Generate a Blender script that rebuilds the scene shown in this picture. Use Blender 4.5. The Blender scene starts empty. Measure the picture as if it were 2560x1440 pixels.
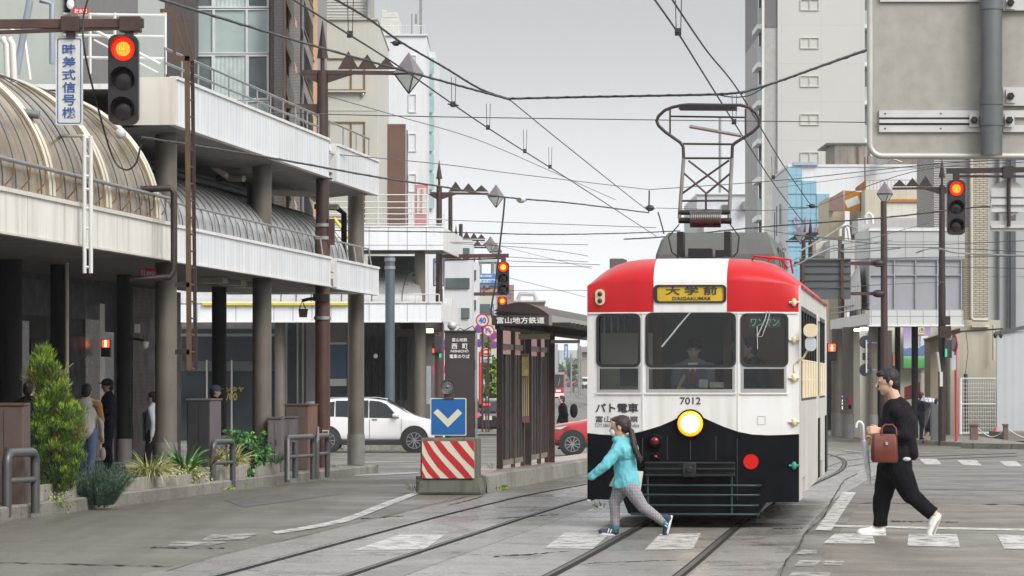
import bpy, bmesh, math, random
from math import sin, cos, pi, radians, atan2, sqrt
from mathutils import Vector, Matrix, noise, geometry
random.seed(7)
SC = bpy.context.scene
COL = SC.collection
# ------------------------------------------------------------------ camera
F, CX, HY, HZ = 9600.0, 1280.0, 955.0, 1.6      # photo focal length in px, horizon row, eye height
cam_d = bpy.data.cameras.new('camera'); cam = bpy.data.objects.new('camera', cam_d); COL.objects.link(cam)
cam.location = (0, 0, HZ); cam.rotation_euler = (pi/2, 0, 0)
cam_d.sensor_width = 36; cam_d.lens = F/2560*36; cam_d.shift_y = (HY-720)/2560
cam_d.clip_start = 0.5; cam_d.clip_end = 6000
SC.camera = cam
# ------------------------------------------------------------------ sky and sun (overcast)
SUN_EL, SUN_AZ = 42, 140
wd = bpy.data.worlds.new('World'); SC.world = wd; wd.use_nodes = True
nt = wd.node_tree; nt.nodes.clear()
wo = nt.nodes.new('ShaderNodeOutputWorld'); bg = nt.nodes.new('ShaderNodeBackground')
sk = nt.nodes.new('ShaderNodeTexSky'); sk.sky_type = 'NISHITA'; sk.sun_disc = False
sk.sun_elevation = radians(SUN_EL); sk.sun_rotation = radians(SUN_AZ)
sk.air_density = 1.0; sk.dust_density = 4.0; sk.ozone_density = 1.0
hs = nt.nodes.new('ShaderNodeHueSaturation'); hs.inputs['Saturation'].default_value = 0.10
# cloud deck: soft, broad variation over an almost colourless sky
tcs = nt.nodes.new('ShaderNodeTexCoord'); ns = nt.nodes.new('ShaderNodeTexNoise'); ns.inputs['Scale'].default_value = 2.2; ns.inputs['Detail'].default_value = 3
mr = nt.nodes.new('ShaderNodeMapRange'); mr.inputs['From Min'].default_value = .3; mr.inputs['From Max'].default_value = .7; mr.inputs['To Min'].default_value = .93; mr.inputs['To Max'].default_value = 1.06
cm = nt.nodes.new('ShaderNodeVectorMath'); cm.operation = 'MULTIPLY'
dk = nt.nodes.new('ShaderNodeMix'); dk.data_type = 'RGBA'; dk.inputs[0].default_value = .62; dk.inputs[7].default_value = (6.6, 6.75, 6.95, 1)
nt.links.new(tcs.outputs['Generated'], ns.inputs['Vector']); nt.links.new(ns.outputs['Fac'], mr.inputs['Value'])
nt.links.new(sk.outputs[0], hs.inputs['Color']); nt.links.new(hs.outputs[0], dk.inputs[6])
nt.links.new(dk.outputs[2], cm.inputs[0])
# overcast brightness with elevation
sx_ = nt.nodes.new('ShaderNodeSeparateXYZ'); nt.links.new(tcs.outputs['Generated'], sx_.inputs[0])
cr = nt.nodes.new('ShaderNodeValToRGB'); el = cr.color_ramp; el.interpolation = 'EASE'
el.elements[0].position = 0; el.elements[0].color = (1.42, 1.42, 1.42, 1); el.elements[-1].position = .8; el.elements[-1].color = (1.05, 1.05, 1.05, 1)
for pos, v in ((.105, .60), (.30, 1.05)): e_ = el.elements.new(pos); e_.color = (v, v, v, 1)
nt.links.new(sx_.outputs[2], cr.inputs[0]); m3 = nt.nodes.new('ShaderNodeVectorMath'); m3.operation = 'MULTIPLY'
nt.links.new(cr.outputs[0], m3.inputs[0]); nt.links.new(mr.outputs[0], m3.inputs[1]); nt.links.new(m3.outputs[0], cm.inputs[1])
nt.links.new(cm.outputs[0], bg.inputs['Color']); nt.links.new(bg.outputs[0], wo.inputs['Surface'])
bg.inputs['Strength'].default_value = 0.11
sd = bpy.data.lights.new('sun', 'SUN'); sd.energy = 1.7; sd.angle = radians(30); sd.color = (1, .97, .93)
so = bpy.data.objects.new('sun', sd); COL.objects.link(so)
so.rotation_euler = (radians(90-SUN_EL), 0, radians(180-SUN_AZ) )
so.location = (0, 0, 60)
SC.view_settings.view_transform = 'Standard'; SC.view_settings.look = 'None'
SC.view_settings.exposure = 0.8; SC.view_settings.gamma = 1; SC.view_settings.use_curve_mapping = False
SC.cycles.max_bounces = 8; SC.cycles.transparent_max_bounces = 16
SC.cycles.use_denoising = True
SC.cycles.caustics_reflective = False; SC.cycles.caustics_refractive = False
# ------------------------------------------------------------------ coordinates
TH = math.atan(0.108); ST, CT = sin(TH), cos(TH)
KN = [(-200,0),(45,0),(60,-.06),(75,-.17),(90,-.28),(110,-.41),(127,-.46),(160,-.5),(200,-.5),(300,-.45),(470,-.36),(600,.5),(700,1.6),(1000,6),(1500,14),(4000,14)]
def gz(Y):
    for (a, za), (b, zb) in zip(KN, KN[1:]):
        if Y <= b: return za+(zb-za)*(Y-a)/(b-a)
    return KN[-1][1]
def P(px, py, Y): return Vector(((px-CX)*Y/F, Y, HZ+(HY-py)*Y/F))
def X(px, Y): return (px-CX)*Y/F
def Zp(py, Y): return HZ+(HY-py)*Y/F
def G(px, py, h=0.0):
    lo, hi = 5.0, 1400.0
    for _ in range(60):
        m = (lo+hi)/2
        if HY+(HZ-gz(m)-h)*F/m > py: lo = m
        else: hi = m
    return Vector(((px-CX)*lo/F, lo, gz(lo)+h))
def S(s, t, z=0.0): return Vector((s*ST+t*CT, s*CT-t*ST, z))     # street frame: s along the kerb, t across
def sx(px, t):                                                    # s of the point on line t seen at column px
    k = (px-CX)/F
    return -t*(CT+k*ST)/(ST-k*CT)
def sY(s, t): return s*CT-t*ST
ROTS = -TH
# ------------------------------------------------------------------ materials
def lin(c):
    c = c/255.0
    return c/12.92 if c <= .04045 else ((c+.055)/1.055)**2.4
def rgb(r, g, b): return (lin(r), lin(g), lin(b), 1)
MATS = {}
def mat(name, col, rough=.6, metal=0.0, var=.14, scale=3.0, bump=0.0, streak=0.0, scol=None, spec=.5, emit=None, es=0, coat=0, bscale=None, brick=None, wave=None, alpha=None):
    if name in MATS: return MATS[name]
    m = bpy.data.materials.new(name); m.use_nodes = True; N = m.node_tree; b = N.nodes['Principled BSDF']
    L = N.links.new
    b.inputs['Roughness'].default_value = rough; b.inputs['Metallic'].default_value = metal
    b.inputs['Specular IOR Level'].default_value = spec; b.inputs['Coat Weight'].default_value = coat
    if emit: b.inputs['Emission Color'].default_value = emit; b.inputs['Emission Strength'].default_value = es
    tc = N.nodes.new('ShaderNodeTexCoord')
    n = N.nodes.new('ShaderNodeTexNoise'); n.inputs['Scale'].default_value = scale; n.inputs['Detail'].default_value = 5; n.inputs['Roughness'].default_value = .6
    L(tc.outputs['Object'], n.inputs['Vector'])
    r = N.nodes.new('ShaderNodeMapRange'); r.inputs['From Min'].default_value = .28; r.inputs['From Max'].default_value = .72
    r.inputs['To Min'].default_value = 1-var; r.inputs['To Max'].default_value = 1+var*.6
    L(n.outputs['Fac'], r.inputs['Value'])
    src = None
    if brick:
        bt = N.nodes.new('ShaderNodeTexBrick'); bt.inputs['Scale'].default_value = brick.get('s', 1); bt.inputs['Color1'].default_value = col
        bt.inputs['Color2'].default_value = brick.get('c2', col); bt.inputs['Mortar'].default_value = brick['m']
        bt.inputs['Mortar Size'].default_value = brick.get('ms', .02); bt.inputs['Brick Width'].default_value = brick['w']; bt.inputs['Row Height'].default_value = brick['h']
        bt.offset = brick.get('o', .5)
        mp = N.nodes.new('ShaderNodeMapping'); mp.inputs['Rotation'].default_value = brick.get('r', (pi/2, 0, 0))
        L(tc.outputs['Object'], mp.inputs['Vector']); L(mp.outputs[0], bt.inputs['Vector']); src = bt.outputs['Color']
    mx = N.nodes.new('ShaderNodeVectorMath'); mx.operation = 'MULTIPLY'
    if src: L(src, mx.inputs[0])
    else: mx.inputs[0].default_value = col[:3]
    L(r.outputs[0], mx.inputs[1])
    out = mx.outputs[0]
    if streak:
        mp = N.nodes.new('ShaderNodeMapping'); mp.inputs['Scale'].default_value = (5, 5, .35); L(tc.outputs['Object'], mp.inputs['Vector'])
        n2 = N.nodes.new('ShaderNodeTexNoise'); n2.inputs['Scale'].default_value = 1.6; n2.inputs['Detail'].default_value = 6; L(mp.outputs[0], n2.inputs['Vector'])
        r2 = N.nodes.new('ShaderNodeMapRange'); r2.inputs['From Min'].default_value = .48; r2.inputs['From Max'].default_value = .78; r2.inputs['To Max'].default_value = streak; L(n2.outputs['Fac'], r2.inputs['Value'])
        mi = N.nodes.new('ShaderNodeMix'); mi.data_type = 'RGBA'; L(r2.outputs[0], mi.inputs[0]); L(out, mi.inputs[6]); mi.inputs[7].default_value = scol or (col[0]*.35, col[1]*.33, col[2]*.3, 1)
        out = mi.outputs[2]
    L(out, b.inputs['Base Color'])
    # roughness breakup
    rr = N.nodes.new('ShaderNodeMapRange'); rr.inputs['From Min'].default_value = .3; rr.inputs['From Max'].default_value = .7
    rr.inputs['To Min'].default_value = max(.02, rough*.8); rr.inputs['To Max'].default_value = min(1, rough*1.2); L(n.outputs['Fac'], rr.inputs['Value']); L(rr.outputs[0], b.inputs['Roughness'])
    if bump:
        n3 = N.nodes.new('ShaderNodeTexNoise'); n3.inputs['Scale'].default_value = bscale or scale*8; n3.inputs['Detail'].default_value = 4; L(tc.outputs['Object'], n3.inputs['Vector'])
        bp = N.nodes.new('ShaderNodeBump'); bp.inputs['Strength'].default_value = bump; bp.inputs['Distance'].default_value = .01; L(n3.outputs['Fac'], bp.inputs['Height']); L(bp.outputs[0], b.inputs['Normal'])
    if wave:                                                      # corrugation / siding: (axis, scale, strength)
        w = N.nodes.new('ShaderNodeTexWave'); w.wave_type = 'BANDS'; w.bands_direction = wave[0]; w.inputs['Scale'].default_value = wave[1]; w.inputs['Distortion'].default_value = 0
        L(tc.outputs['Object'], w.inputs['Vector'])
        bp = N.nodes.new('ShaderNodeBump'); bp.inputs['Strength'].default_value = wave[2]; bp.inputs['Distance'].default_value = .03; L(w.outputs['Fac'], bp.inputs['Height']); L(bp.outputs[0], b.inputs['Normal'])
    MATS[name] = m
    return m
def glass(name, tint=(.75, .8, .8), rough=.02, body=0.0, bcol=(.05, .06, .06, 1), refl=1.0):
    """window pane: clear/tinted see-through plus fresnel reflection; body mixes in an opaque film"""
    if name in MATS: return MATS[name]
    m = bpy.data.materials.new(name); m.use_nodes = True; N = m.node_tree; N.nodes.clear(); L = N.links.new
    o = N.nodes.new('ShaderNodeOutputMaterial'); tr = N.nodes.new('ShaderNodeBsdfTransparent'); tr.inputs[0].default_value = (*tint, 1)
    gl = N.nodes.new('ShaderNodeBsdfGlossy'); gl.inputs['Roughness'].default_value = rough; gl.inputs['Color'].default_value = (.9*refl, .93*refl, .96*refl, 1)
    df = N.nodes.new('ShaderNodeBsdfDiffuse'); df.inputs[0].default_value = bcol
    fr = N.nodes.new('ShaderNodeFresnel'); fr.inputs[0].default_value = 1.5
    m1 = N.nodes.new('ShaderNodeMixShader'); m1.inputs[0].default_value = body; L(tr.outputs[0], m1.inputs[1]); L(df.outputs[0], m1.inputs[2])
    m2 = N.nodes.new('ShaderNodeMixShader'); L(fr.outputs[0], m2.inputs[0]); L(m1.outputs[0], m2.inputs[1]); L(gl.outputs[0], m2.inputs[2])
    L(m2.outputs[0], o.inputs[0]); MATS[name] = m
    return m
# ------------------------------------------------------------------ mesh builder
WM = {}
class MB:
    def __init__(s): s.v = []; s.f = []; s.m = []; s.sm = []; s.cur = 0
    def add(s, vs, fs, smooth=False):
        o = len(s.v); s.v += [Vector(v) for v in vs]
        for f in fs: s.f.append([i+o for i in f]); s.m.append(s.cur); s.sm.append(smooth)
        return s
    def slot(s, i): s.cur = i; return s
    def hexa(s, p):    # 8 corner points: bottom ring, top ring
        return s.add(p, [(3,2,1,0),(4,5,6,7),(0,1,5,4),(1,2,6,5),(2,3,7,6),(3,0,4,7)])
    def box(s, a, b):
        (x0,y0,z0),(x1,y1,z1) = a, b
        x0,x1 = min(x0,x1),max(x0,x1); y0,y1 = min(y0,y1),max(y0,y1); z0,z1 = min(z0,z1),max(z0,z1)
        return s.hexa([(x0,y0,z0),(x1,y0,z0),(x1,y1,z0),(x0,y1,z0),(x0,y0,z1),(x1,y0,z1),(x1,y1,z1),(x0,y1,z1)])
    def pbox(s, x0, y0, x1, y1, Y, d):                # front face = photo rectangle at depth Y, d metres deep
        a = P(x0, y1, Y); b = P(x1, y0, Y); return s.box((a.x, Y, a.z), (b.x, Y+d, b.z))
    def sbox(s, s0, s1, t0, t1, z0, z1):              # box in the street frame
        s0,s1 = min(s0,s1),max(s0,s1); t0,t1 = min(t0,t1),max(t0,t1)
        q = [(s0,t0),(s0,t1),(s1,t1),(s1,t0)]
        return s.hexa([S(a,b,z0) for a,b in q]+[S(a,b,z1) for a,b in q])
    def beam(s, a, b, w, h, up=(0,0,1)):
        a, b = Vector(a), Vector(b); d = (b-a).normalized(); up = Vector(up)
        if abs(d.dot(up)) > .99: up = Vector((0,1,0))
        r = d.cross(up).normalized()*w/2; u = r.cross(d).normalized()*h/2
        return s.hexa([a-r-u, a+r-u, b+r-u, b-r-u, a-r+u, a+r+u, b+r+u, b-r+u])
    def tube(s, pts, r, n=8, caps=True, close=False):
        pts = [Vector(p) for p in pts]; m = len(pts); rs = r if isinstance(r, (list, tuple)) else [r]*m
        vs = []; prev = None
        for i, p in enumerate(pts):
            if close: d = pts[(i+1) % m]-pts[i-1]
            else: d = pts[min(i+1, m-1)]-pts[max(i-1, 0)]
            d = d.normalized()
            if prev is None:
                a = Vector((0,0,1)) if abs(d.z) < .9 else Vector((1,0,0)); x = d.cross(a).normalized()
            else: x = (prev-d*prev.dot(d)).normalized()
            prev = x; y = d.cross(x)
            for k in range(n):
                a = 2*pi*k/n; vs.append(p+(x*cos(a)+y*sin(a))*rs[i])
        fs = []
        for i in range(m if close else m-1):
            for k in range(n):
                j = (i+1) % m; k2 = (k+1) % n; fs.append((i*n+k, i*n+k2, j*n+k2, j*n+k))
        s.add(vs, fs, True)
        if caps and not close:
            o = len(s.v)-len(vs); 
            for f in ([o+k for k in range(n)][::-1], [o+(m-1)*n+k for k in range(n)]): s.f.append(f); s.m.append(s.cur); s.sm.append(False)
        return s
    def cyl(s, a, b, r0, r1=None, n=16): return s.tube([a, b], [r0, r0 if r1 is None else r1], n)
    def prism(s, pts, vec):
        pts = [Vector(p) for p in pts]; n = len(pts); vec = Vector(vec)
        tris = geometry.tessellate_polygon([pts]) if n > 4 else None
        vs = pts+[p+vec for p in pts]
        fs = [(i, (i+1) % n, n+(i+1) % n, n+i) for i in range(n)]
        if tris: fs += [tuple(t) for t in tris]+[tuple(n+i for i in t[::-1]) for t in tris]
        else: fs += [tuple(range(n))[::-1], tuple(range(n, 2*n))]
        return s.add(vs, fs)
    def plate(s, outer, holes, mp, vec):
        """flat plate with holes: 2-D loops mapped to 3-D by mp(u,v), thickened by vec"""
        loops = [[Vector((u, v, 0)) for u, v in l] for l in [outer]+list(holes)]
        tris = geometry.tessellate_polygon(loops); flat = [p for l in loops for p in l]
        vec = Vector(vec); p3 = [Vector(mp(p.x, p.y)) for p in flat]; n = len(p3)
        fs = [tuple(t) for t in tris]+[tuple(n+i for i in t[::-1]) for t in tris]; o = 0
        for l in loops:
            k = len(l); fs += [(o+i, o+(i+1) % k, n+o+(i+1) % k, n+o+i) for i in range(k)]; o += k
        return s.add(p3+[p+vec for p in p3], fs)
    def lathe(s, prof, o=(0,0,0), axis=(0,0,1), n=24, smooth=True):
        o, ax = Vector(o), Vector(axis).normalized(); a = Vector((0,0,1)) if abs(ax.z) < .9 else Vector((1,0,0))
        x = ax.cross(a).normalized(); y = ax.cross(x); vs = []
        for r, h in prof:
            for k in range(n): t = 2*pi*k/n; vs.append(o+ax*h+(x*cos(t)+y*sin(t))*r)
        fs = []
        for i in range(len(prof)-1):
            for k in range(n): k2 = (k+1) % n; fs.append((i*n+k, i*n+k2, (i+1)*n+k2, (i+1)*n+k))
        m = len(prof)-1
        if prof[0][0] > 1e-4: fs.append(tuple(range(n))[::-1])
        if prof[m][0] > 1e-4: fs.append(tuple(m*n+k for k in range(n)))
        return s.add(vs, fs, smooth)
    def ell(s, c, r, rot=None, nu=16, nv=10):
        c = Vector(c); vs = []; R = rot or Matrix.Identity(3)
        if isinstance(r, (int, float)): r = (r, r, r)
        for i in range(nv+1):
            p = pi*i/nv
            for k in range(nu):
                a = 2*pi*k/nu; vs.append(c+R @ Vector((r[0]*sin(p)*cos(a), r[1]*sin(p)*sin(a), r[2]*cos(p))))
        fs = [(i*nu+k, (i+1)*nu+k, (i+1)*nu+(k+1) % nu, i*nu+(k+1) % nu) for i in range(nv) for k in range(nu)]
        return s.add(vs, fs, True)
    def limb(s, a, b, r0, r1, n=12):                  # tapered capsule
        a, b = Vector(a), Vector(b); d = (b-a); l = d.length
        if l < 1e-5: return s.ell(a, r0)
        d /= l; pr = []
        for i in range(6): t = pi/2*(1-i/5); pr.append((max(1e-5, r0*cos(t)), -r0*sin(t)))
        for i in range(6): t = pi/2*i/5; pr.append((max(1e-5, r1*cos(t)), l+r1*sin(t)))
        return s.lathe(pr, a, d, n)
    def grid(s, rows, smooth=True, closed=False):
        n = len(rows[0]); vs = [p for r in rows for p in r]
        fs = [(i*n+k, i*n+(k+1) % n, (i+1)*n+(k+1) % n, (i+1)*n+k) for i in range(len(rows)-1) for k in range(n if closed else n-1)]
        return s.add(vs, fs, smooth)
    def build(s, name, mats, parent=None, bevel=0, recalc=True):
        if not isinstance(mats, (list, tuple)): mats = [mats]
        me = bpy.data.meshes.new(name)
        if parent is not None: inv = WM[parent].inverted(); vs = [inv @ v for v in s.v]; org = None
        else:
            xs = [v.x for v in s.v]; ys = [v.y for v in s.v]; zs = [v.z for v in s.v]
            org = Vector(((min(xs)+max(xs))/2, (min(ys)+max(ys))/2, min(zs))); vs = [v-org for v in s.v]
        me.from_pydata(vs, [], s.f); 
        me.polygons.foreach_set('material_index', s.m); me.polygons.foreach_set('use_smooth', s.sm)
        for m in mats: me.materials.append(m)
        me.validate()
        if recalc:
            bm = bmesh.new(); bm.from_mesh(me); bmesh.ops.recalc_face_normals(bm, faces=bm.faces); bm.to_mesh(me); bm.free()
        if any(s.sm): me.set_sharp_from_angle(angle=radians(55))
        o = bpy.data.objects.new(name, me); COL.objects.link(o)
        if parent is not None: o.parent = parent; WM[o] = WM[parent].copy()
        else: o.location = org; WM[o] = Matrix.Translation(org)
        if bevel:
            bv = o.modifiers.new('bevel', 'BEVEL'); bv.width = bevel; bv.segments = 2; bv.limit_method = 'ANGLE'; bv.angle_limit = radians(40)
        return o
def tag(o, label=None, cat=None, group=None, kind=None):
    if label: o['label'] = label
    if cat: o['category'] = cat
    if group: o['group'] = group
    if kind: o['kind'] = kind
    return o
def thing(name, label, cat, loc, rotz=0, group=None):
    o = bpy.data.objects.new(name, None); COL.objects.link(o); o.empty_display_size = .2
    o.location = loc; o.rotation_euler = (0, 0, rotz); WM[o] = Matrix.Translation(Vector(loc)) @ Matrix.Rotation(rotz, 4, 'Z')
    return tag(o, label, cat, group)
def loc2w(parent, mb):                 # builder filled in the thing's own frame -> world
    M = WM[parent]; mb.v = [M @ v for v in mb.v]; return mb
def lp(mb, name, m, parent, bevel=0): return loc2w(parent, mb).build(name, m, parent, bevel)
def structure(name, mb, m): return tag(mb.build(name, m), kind='structure')
KIDS = {}
def copy_tree(o, loc=None, rotz=None, parent=None, label=None):
    c = o.copy(); COL.objects.link(c)
    if parent is not None: c.parent = parent
    if loc is not None: c.location = loc
    if rotz is not None: c.rotation_euler = (0, 0, rotz)
    if label: c['label'] = label
    for ch in [x for x in bpy.data.objects if x.parent == o]: copy_tree(ch, parent=c)
    return c
def textmesh(body, off=0.0):
    cu = bpy.data.curves.new('lettering', 'FONT'); cu.body = body; cu.size = 1; cu.extrude = .012; cu.offset = off; cu.resolution_u = 3
    cu.align_x = 'CENTER'
    o = bpy.data.objects.new('lettering', cu); COL.objects.link(o)
    dg = bpy.context.evaluated_depsgraph_get(); me = bpy.data.meshes.new_from_object(o.evaluated_get(dg))
    bpy.data.objects.remove(o); return me
def lettering(body, mp, w, h, m, parent, off=.0, name='lettering', depth=.004):
    """text scaled to w x h and mapped by mp(u,v,d) (d = outwards)"""
    me = textmesh(body, off)
    xs = [v.co.x for v in me.vertices]; ys = [v.co.y for v in me.vertices]
    if not xs: return None
    x0,x1,y0,y1 = min(xs),max(xs),min(ys),max(ys); mb = MB()
    vs = [Vector(mp(((v.co.x-x0)/(x1-x0)-.5)*w, ((v.co.y-y0)/(y1-y0)-.5)*h, depth if v.co.z > 0 else 0.0)) for v in me.vertices]
    mb.add(vs, [tuple(p.vertices) for p in me.polygons]); bpy.data.meshes.remove(me)
    return mb.build(name, m, parent, recalc=False)
def ptext(body, x0, y0, x1, y1, Y, m, parent, off=.0, name='lettering'):   # frontal text filling a photo rectangle
    c = P((x0+x1)/2, (y0+y1)/2, Y); sc = Y/F
    return lettering(body, lambda u, v, d: (c.x+u, Y-d, c.z+v), (x1-x0)*sc, (y1-y0)*sc, m, parent, off, name)
def rrect(x0, y0, x1, y1, r, n=5):
    pts = []
    for cx, cy, a0 in ((x1-r, y1-r, 0), (x0+r, y1-r, 90), (x0+r, y0+r, 180), (x1-r, y0+r, 270)):
        for i in range(n+1): a = radians(a0+90*i/n); pts.append((cx+r*cos(a), cy+r*sin(a)))
    return pts
def circle(cx, cy, r, n=24): return [(cx+r*cos(2*pi*i/n), cy+r*sin(2*pi*i/n)) for i in range(n)]
def remesh(mb, voxel, smooth=4, wob=0.0, wscale=6):
    """union of overlapping closed shapes -> one continuous skin"""
    me = bpy.data.meshes.new('t'); me.from_pydata(mb.v, [], mb.f)
    o = bpy.data.objects.new('t', me); COL.objects.link(o)
    r = o.modifiers.new('r', 'REMESH'); r.mode = 'VOXEL'; r.voxel_size = voxel
    if smooth: k = o.modifiers.new('s', 'SMOOTH'); k.factor = .5; k.iterations = smooth
    dg = bpy.context.evaluated_depsgraph_get(); m2 = bpy.data.meshes.new_from_object(o.evaluated_get(dg))
    out = MB(); vs = [v.co.copy() for v in m2.vertices]
    if wob:
        vs = [v+m2.vertices[i].normal*wob*(noise.noise(v*wscale)+.6*noise.noise(Vector((v.x*wscale*2.1, v.y*wscale*2.1, v.z*wscale*1.2))+Vector((7,3,1)))) for i, v in enumerate(vs)]
    out.add(vs, [tuple(p.vertices) for p in m2.polygons], True)
    bpy.data.objects.remove(o); bpy.data.meshes.remove(m2); bpy.data.meshes.remove(me)
    return out
# ================================================================== GROUND
def ground_mat(name, col, col2, rough, patch=.35, speck=60, wet=.25, brick=None, crack=0.0, bump=.25):
    m = bpy.data.materials.new(name); m.use_nodes = True; N = m.node_tree; b = N.nodes['Principled BSDF']; L = N.links.new
    g = N.nodes.new('ShaderNodeNewGeometry')
    def nz(sc, det, mp=None):
        n = N.nodes.new('ShaderNodeTexNoise'); n.inputs['Scale'].default_value = sc; n.inputs['Detail'].default_value = det; n.inputs['Roughness'].default_value = .62
        if mp:
            k = N.nodes.new('ShaderNodeMapping'); k.inputs['Scale'].default_value = mp[0]; k.inputs['Rotation'].default_value = mp[1]; L(g.outputs['Position'], k.inputs[0]); L(k.outputs[0], n.inputs['Vector'])
        else: L(g.outputs['Position'], n.inputs['Vector'])
        return n.outputs['Fac']
    def mrange(x, a, c, d, e):
        r = N.nodes.new('ShaderNodeMapRange'); r.inputs[1].default_value = a; r.inputs[2].default_value = c; r.inputs[3].default_value = d; r.inputs[4].default_value = e; L(x, r.inputs[0]); return r.outputs[0]
    def mix(f, a, c):
        k = N.nodes.new('ShaderNodeMix'); k.data_type = 'RGBA'
        if isinstance(f, float): k.inputs[0].default_value = f
        else: L(f, k.inputs[0])
        for i, x in ((6, a), (7, c)):
            if isinstance(x, tuple): k.inputs[i].default_value = x
            else: L(x, k.inputs[i])
        return k.outputs[2]
    big = nz(patch, 4); along = nz(1.0, 4, ((2.2, .16, 1), (0, 0, TH)))
    c = mix(mrange(big, .35, .65, 0, 1), col, col2)
    c = mix(mrange(along, .42, .7, 0, .6), c, (col[0]*.55, col[1]*.54, col[2]*.53, 1))
    sp = nz(speck, 2)
    c = mix(mrange(sp, .5, .70, 0, .5), c, (min(1, col[0]*1.9), min(1, col[1]*1.9), min(1, col[2]*1.85), 1))
    c = mix(mrange(sp, .32, .5, .6, 0), c, (col[0]*.4, col[1]*.4, col[2]*.4, 1))
    if brick:
        bt = N.nodes.new('ShaderNodeTexBrick'); bt.inputs['Scale'].default_value = 1; bt.inputs['Color1'].default_value = (1, 1, 1, 1); bt.inputs['Color2'].default_value = (.86, .86, .86, 1); bt.inputs['Mortar'].default_value = (.3, .3, .28, 1)
        bt.inputs['Brick Width'].default_value = brick[0]; bt.inputs['Row Height'].default_value = brick[1]; bt.inputs['Mortar Size'].default_value = brick[2]
        k = N.nodes.new('ShaderNodeMapping'); k.inputs['Rotation'].default_value = (0, 0, -(pi/2-TH)); L(g.outputs['Position'], k.inputs[0]); L(k.outputs[0], bt.inputs['Vector'])
        v = N.nodes.new('ShaderNodeVectorMath'); v.operation = 'MULTIPLY'; L(c, v.inputs[0]); L(bt.outputs['Color'], v.inputs[1]); c = v.outputs[0]
    if crack:
        vo = N.nodes.new('ShaderNodeTexVoronoi'); vo.feature = 'DISTANCE_TO_EDGE'; vo.inputs['Scale'].default_value = crack
        wn = N.nodes.new('ShaderNodeTexNoise'); wn.inputs['Scale'].default_value = 2.5; wn.inputs['Detail'].default_value = 5; L(g.outputs['Position'], wn.inputs['Vector'])
        ad = N.nodes.new('ShaderNodeVectorMath'); ad.operation = 'ADD'; L(g.outputs['Position'], ad.inputs[0]); L(wn.outputs['Color'], ad.inputs[1]); L(ad.outputs[0], vo.inputs['Vector'])
        c = mix(mrange(vo.outputs['Distance'], .004, .012, .75, 0), c, (.02, .02, .02, 1))
    L(c, b.inputs['Base Color'])
    L(mrange(big, .4, .62, rough, max(.12, rough-wet)), b.inputs['Roughness'])
    bp = N.nodes.new('ShaderNodeBump'); bp.inputs['Strength'].default_value = bump; bp.inputs['Distance'].default_value = .008; L(sp, bp.inputs['Height']); L(bp.outputs[0], b.inputs['Normal'])
    MATS[name] = m; return m
ASPH = ground_mat('asphalt', (.098, .087, .071, 1), (.158, .146, .124, 1), .6, .3, 30, .22, bump=.5)
CONC = ground_mat('track_concrete', (.165, .153, .137, 1), (.215, .203, .186, 1), .5, .55, 30, .25, None, .28)
CONC2 = ground_mat('track_concrete_pale', (.195, .183, .166, 1), (.255, .243, .225, 1), .42, .7, 30, .25, None, .24)
KERB = ground_mat('kerb_stone', (.17, .16, .135, 1), (.27, .255, .225, 1), .7, 1.2, 30, .1, (1.0, 3, .012))
PAVE = ground_mat('pavement_tile', (.2, .185, .165, 1), (.27, .25, .225, 1), .55, .8, 30, .25, (.3, .3, .006))
PLAT = ground_mat('platform_brick', (.36, .22, .15, 1), (.42, .28, .2, 1), .3, .9, 30, .18, (.2, .1, .006))
mb = MB(); xs = [-420, -120, -40, -20, -10, 0, 10, 20, 40, 120, 420]
ys = [-50, 5, 20, 30, 38, 45, 52, 60, 67, 75, 82, 90, 100, 110, 118, 127, 143, 160, 180, 200, 250, 300, 380, 470, 600, 700, 850, 1000, 1250, 1500]
mb.grid([[Vector((x, y, gz(y))) for x in xs] for y in ys], smooth=False)
structure('road', mb, ASPH)
def smooth_path(pts, Ys):
    out = []
    for Y in Ys:
        for i in range(len(pts)-1):
            if pts[i][0] <= Y <= pts[i+1][0]: break
        p0, p1, p2, p3 = pts[max(i-1, 0)], pts[i], pts[i+1], pts[min(i+2, len(pts)-1)]
        h = p2[0]-p1[0]; t = (Y-p1[0])/h
        m1 = (p2[1]-p0[1])/(p2[0]-p0[0])*h; m2 = (p3[1]-p1[1])/(p3[0]-p1[0])*h
        out.append((Y, (2*t**3-3*t*t+1)*p1[1]+(t**3-2*t*t+t)*m1+(-2*t**3+3*t*t)*p2[1]+(t**3-t*t)*m2))
    return out
YS = [20+i*.8 for i in range(0, 152)]+[142+8*i for i in range(0, 90)]
TL = smooth_path([(15,-3.7),(20,-3.15),(31.7,-1.885),(43.3,-.60),(53.9,.55),(61.4,1.55),(80,3.7),(100,5.2),(130,5.9),(250,5.9),(360,6),(470,5.4),(640,7.5),(900,12)], YS)
TR = smooth_path([(15,-1.0),(20,-.45),(31.7,.85),(43.3,2.05),(53.9,3.22),(61.4,4.2),(80,6.35),(100,7.9),(130,8.5),(250,8.7),(360,9),(470,8.6),(640,10.5),(900,15)], YS)
def strip(path, o0, o1, h, y0=0, y1=1e9):
    rows = []
    for i, (Y, x) in enumerate(path):
        if Y < y0 or Y > y1: continue
        a = path[max(i-1, 0)]; c = path[min(i+1, len(path)-1)]; d = Vector((c[1]-a[1], c[0]-a[0])).normalized(); nrm = Vector((d.y, -d.x))
        rows.append([Vector((x+nrm.x*o, Y+nrm.y*o, gz(Y)+h)) for o in (o0, (o0+o1)/2, o1)])
    return rows
def mid(p, q): return [(a[0], (a[1]+c[1])/2) for a, c in zip(p, q)]
TM = mid(TL, TR)
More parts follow.
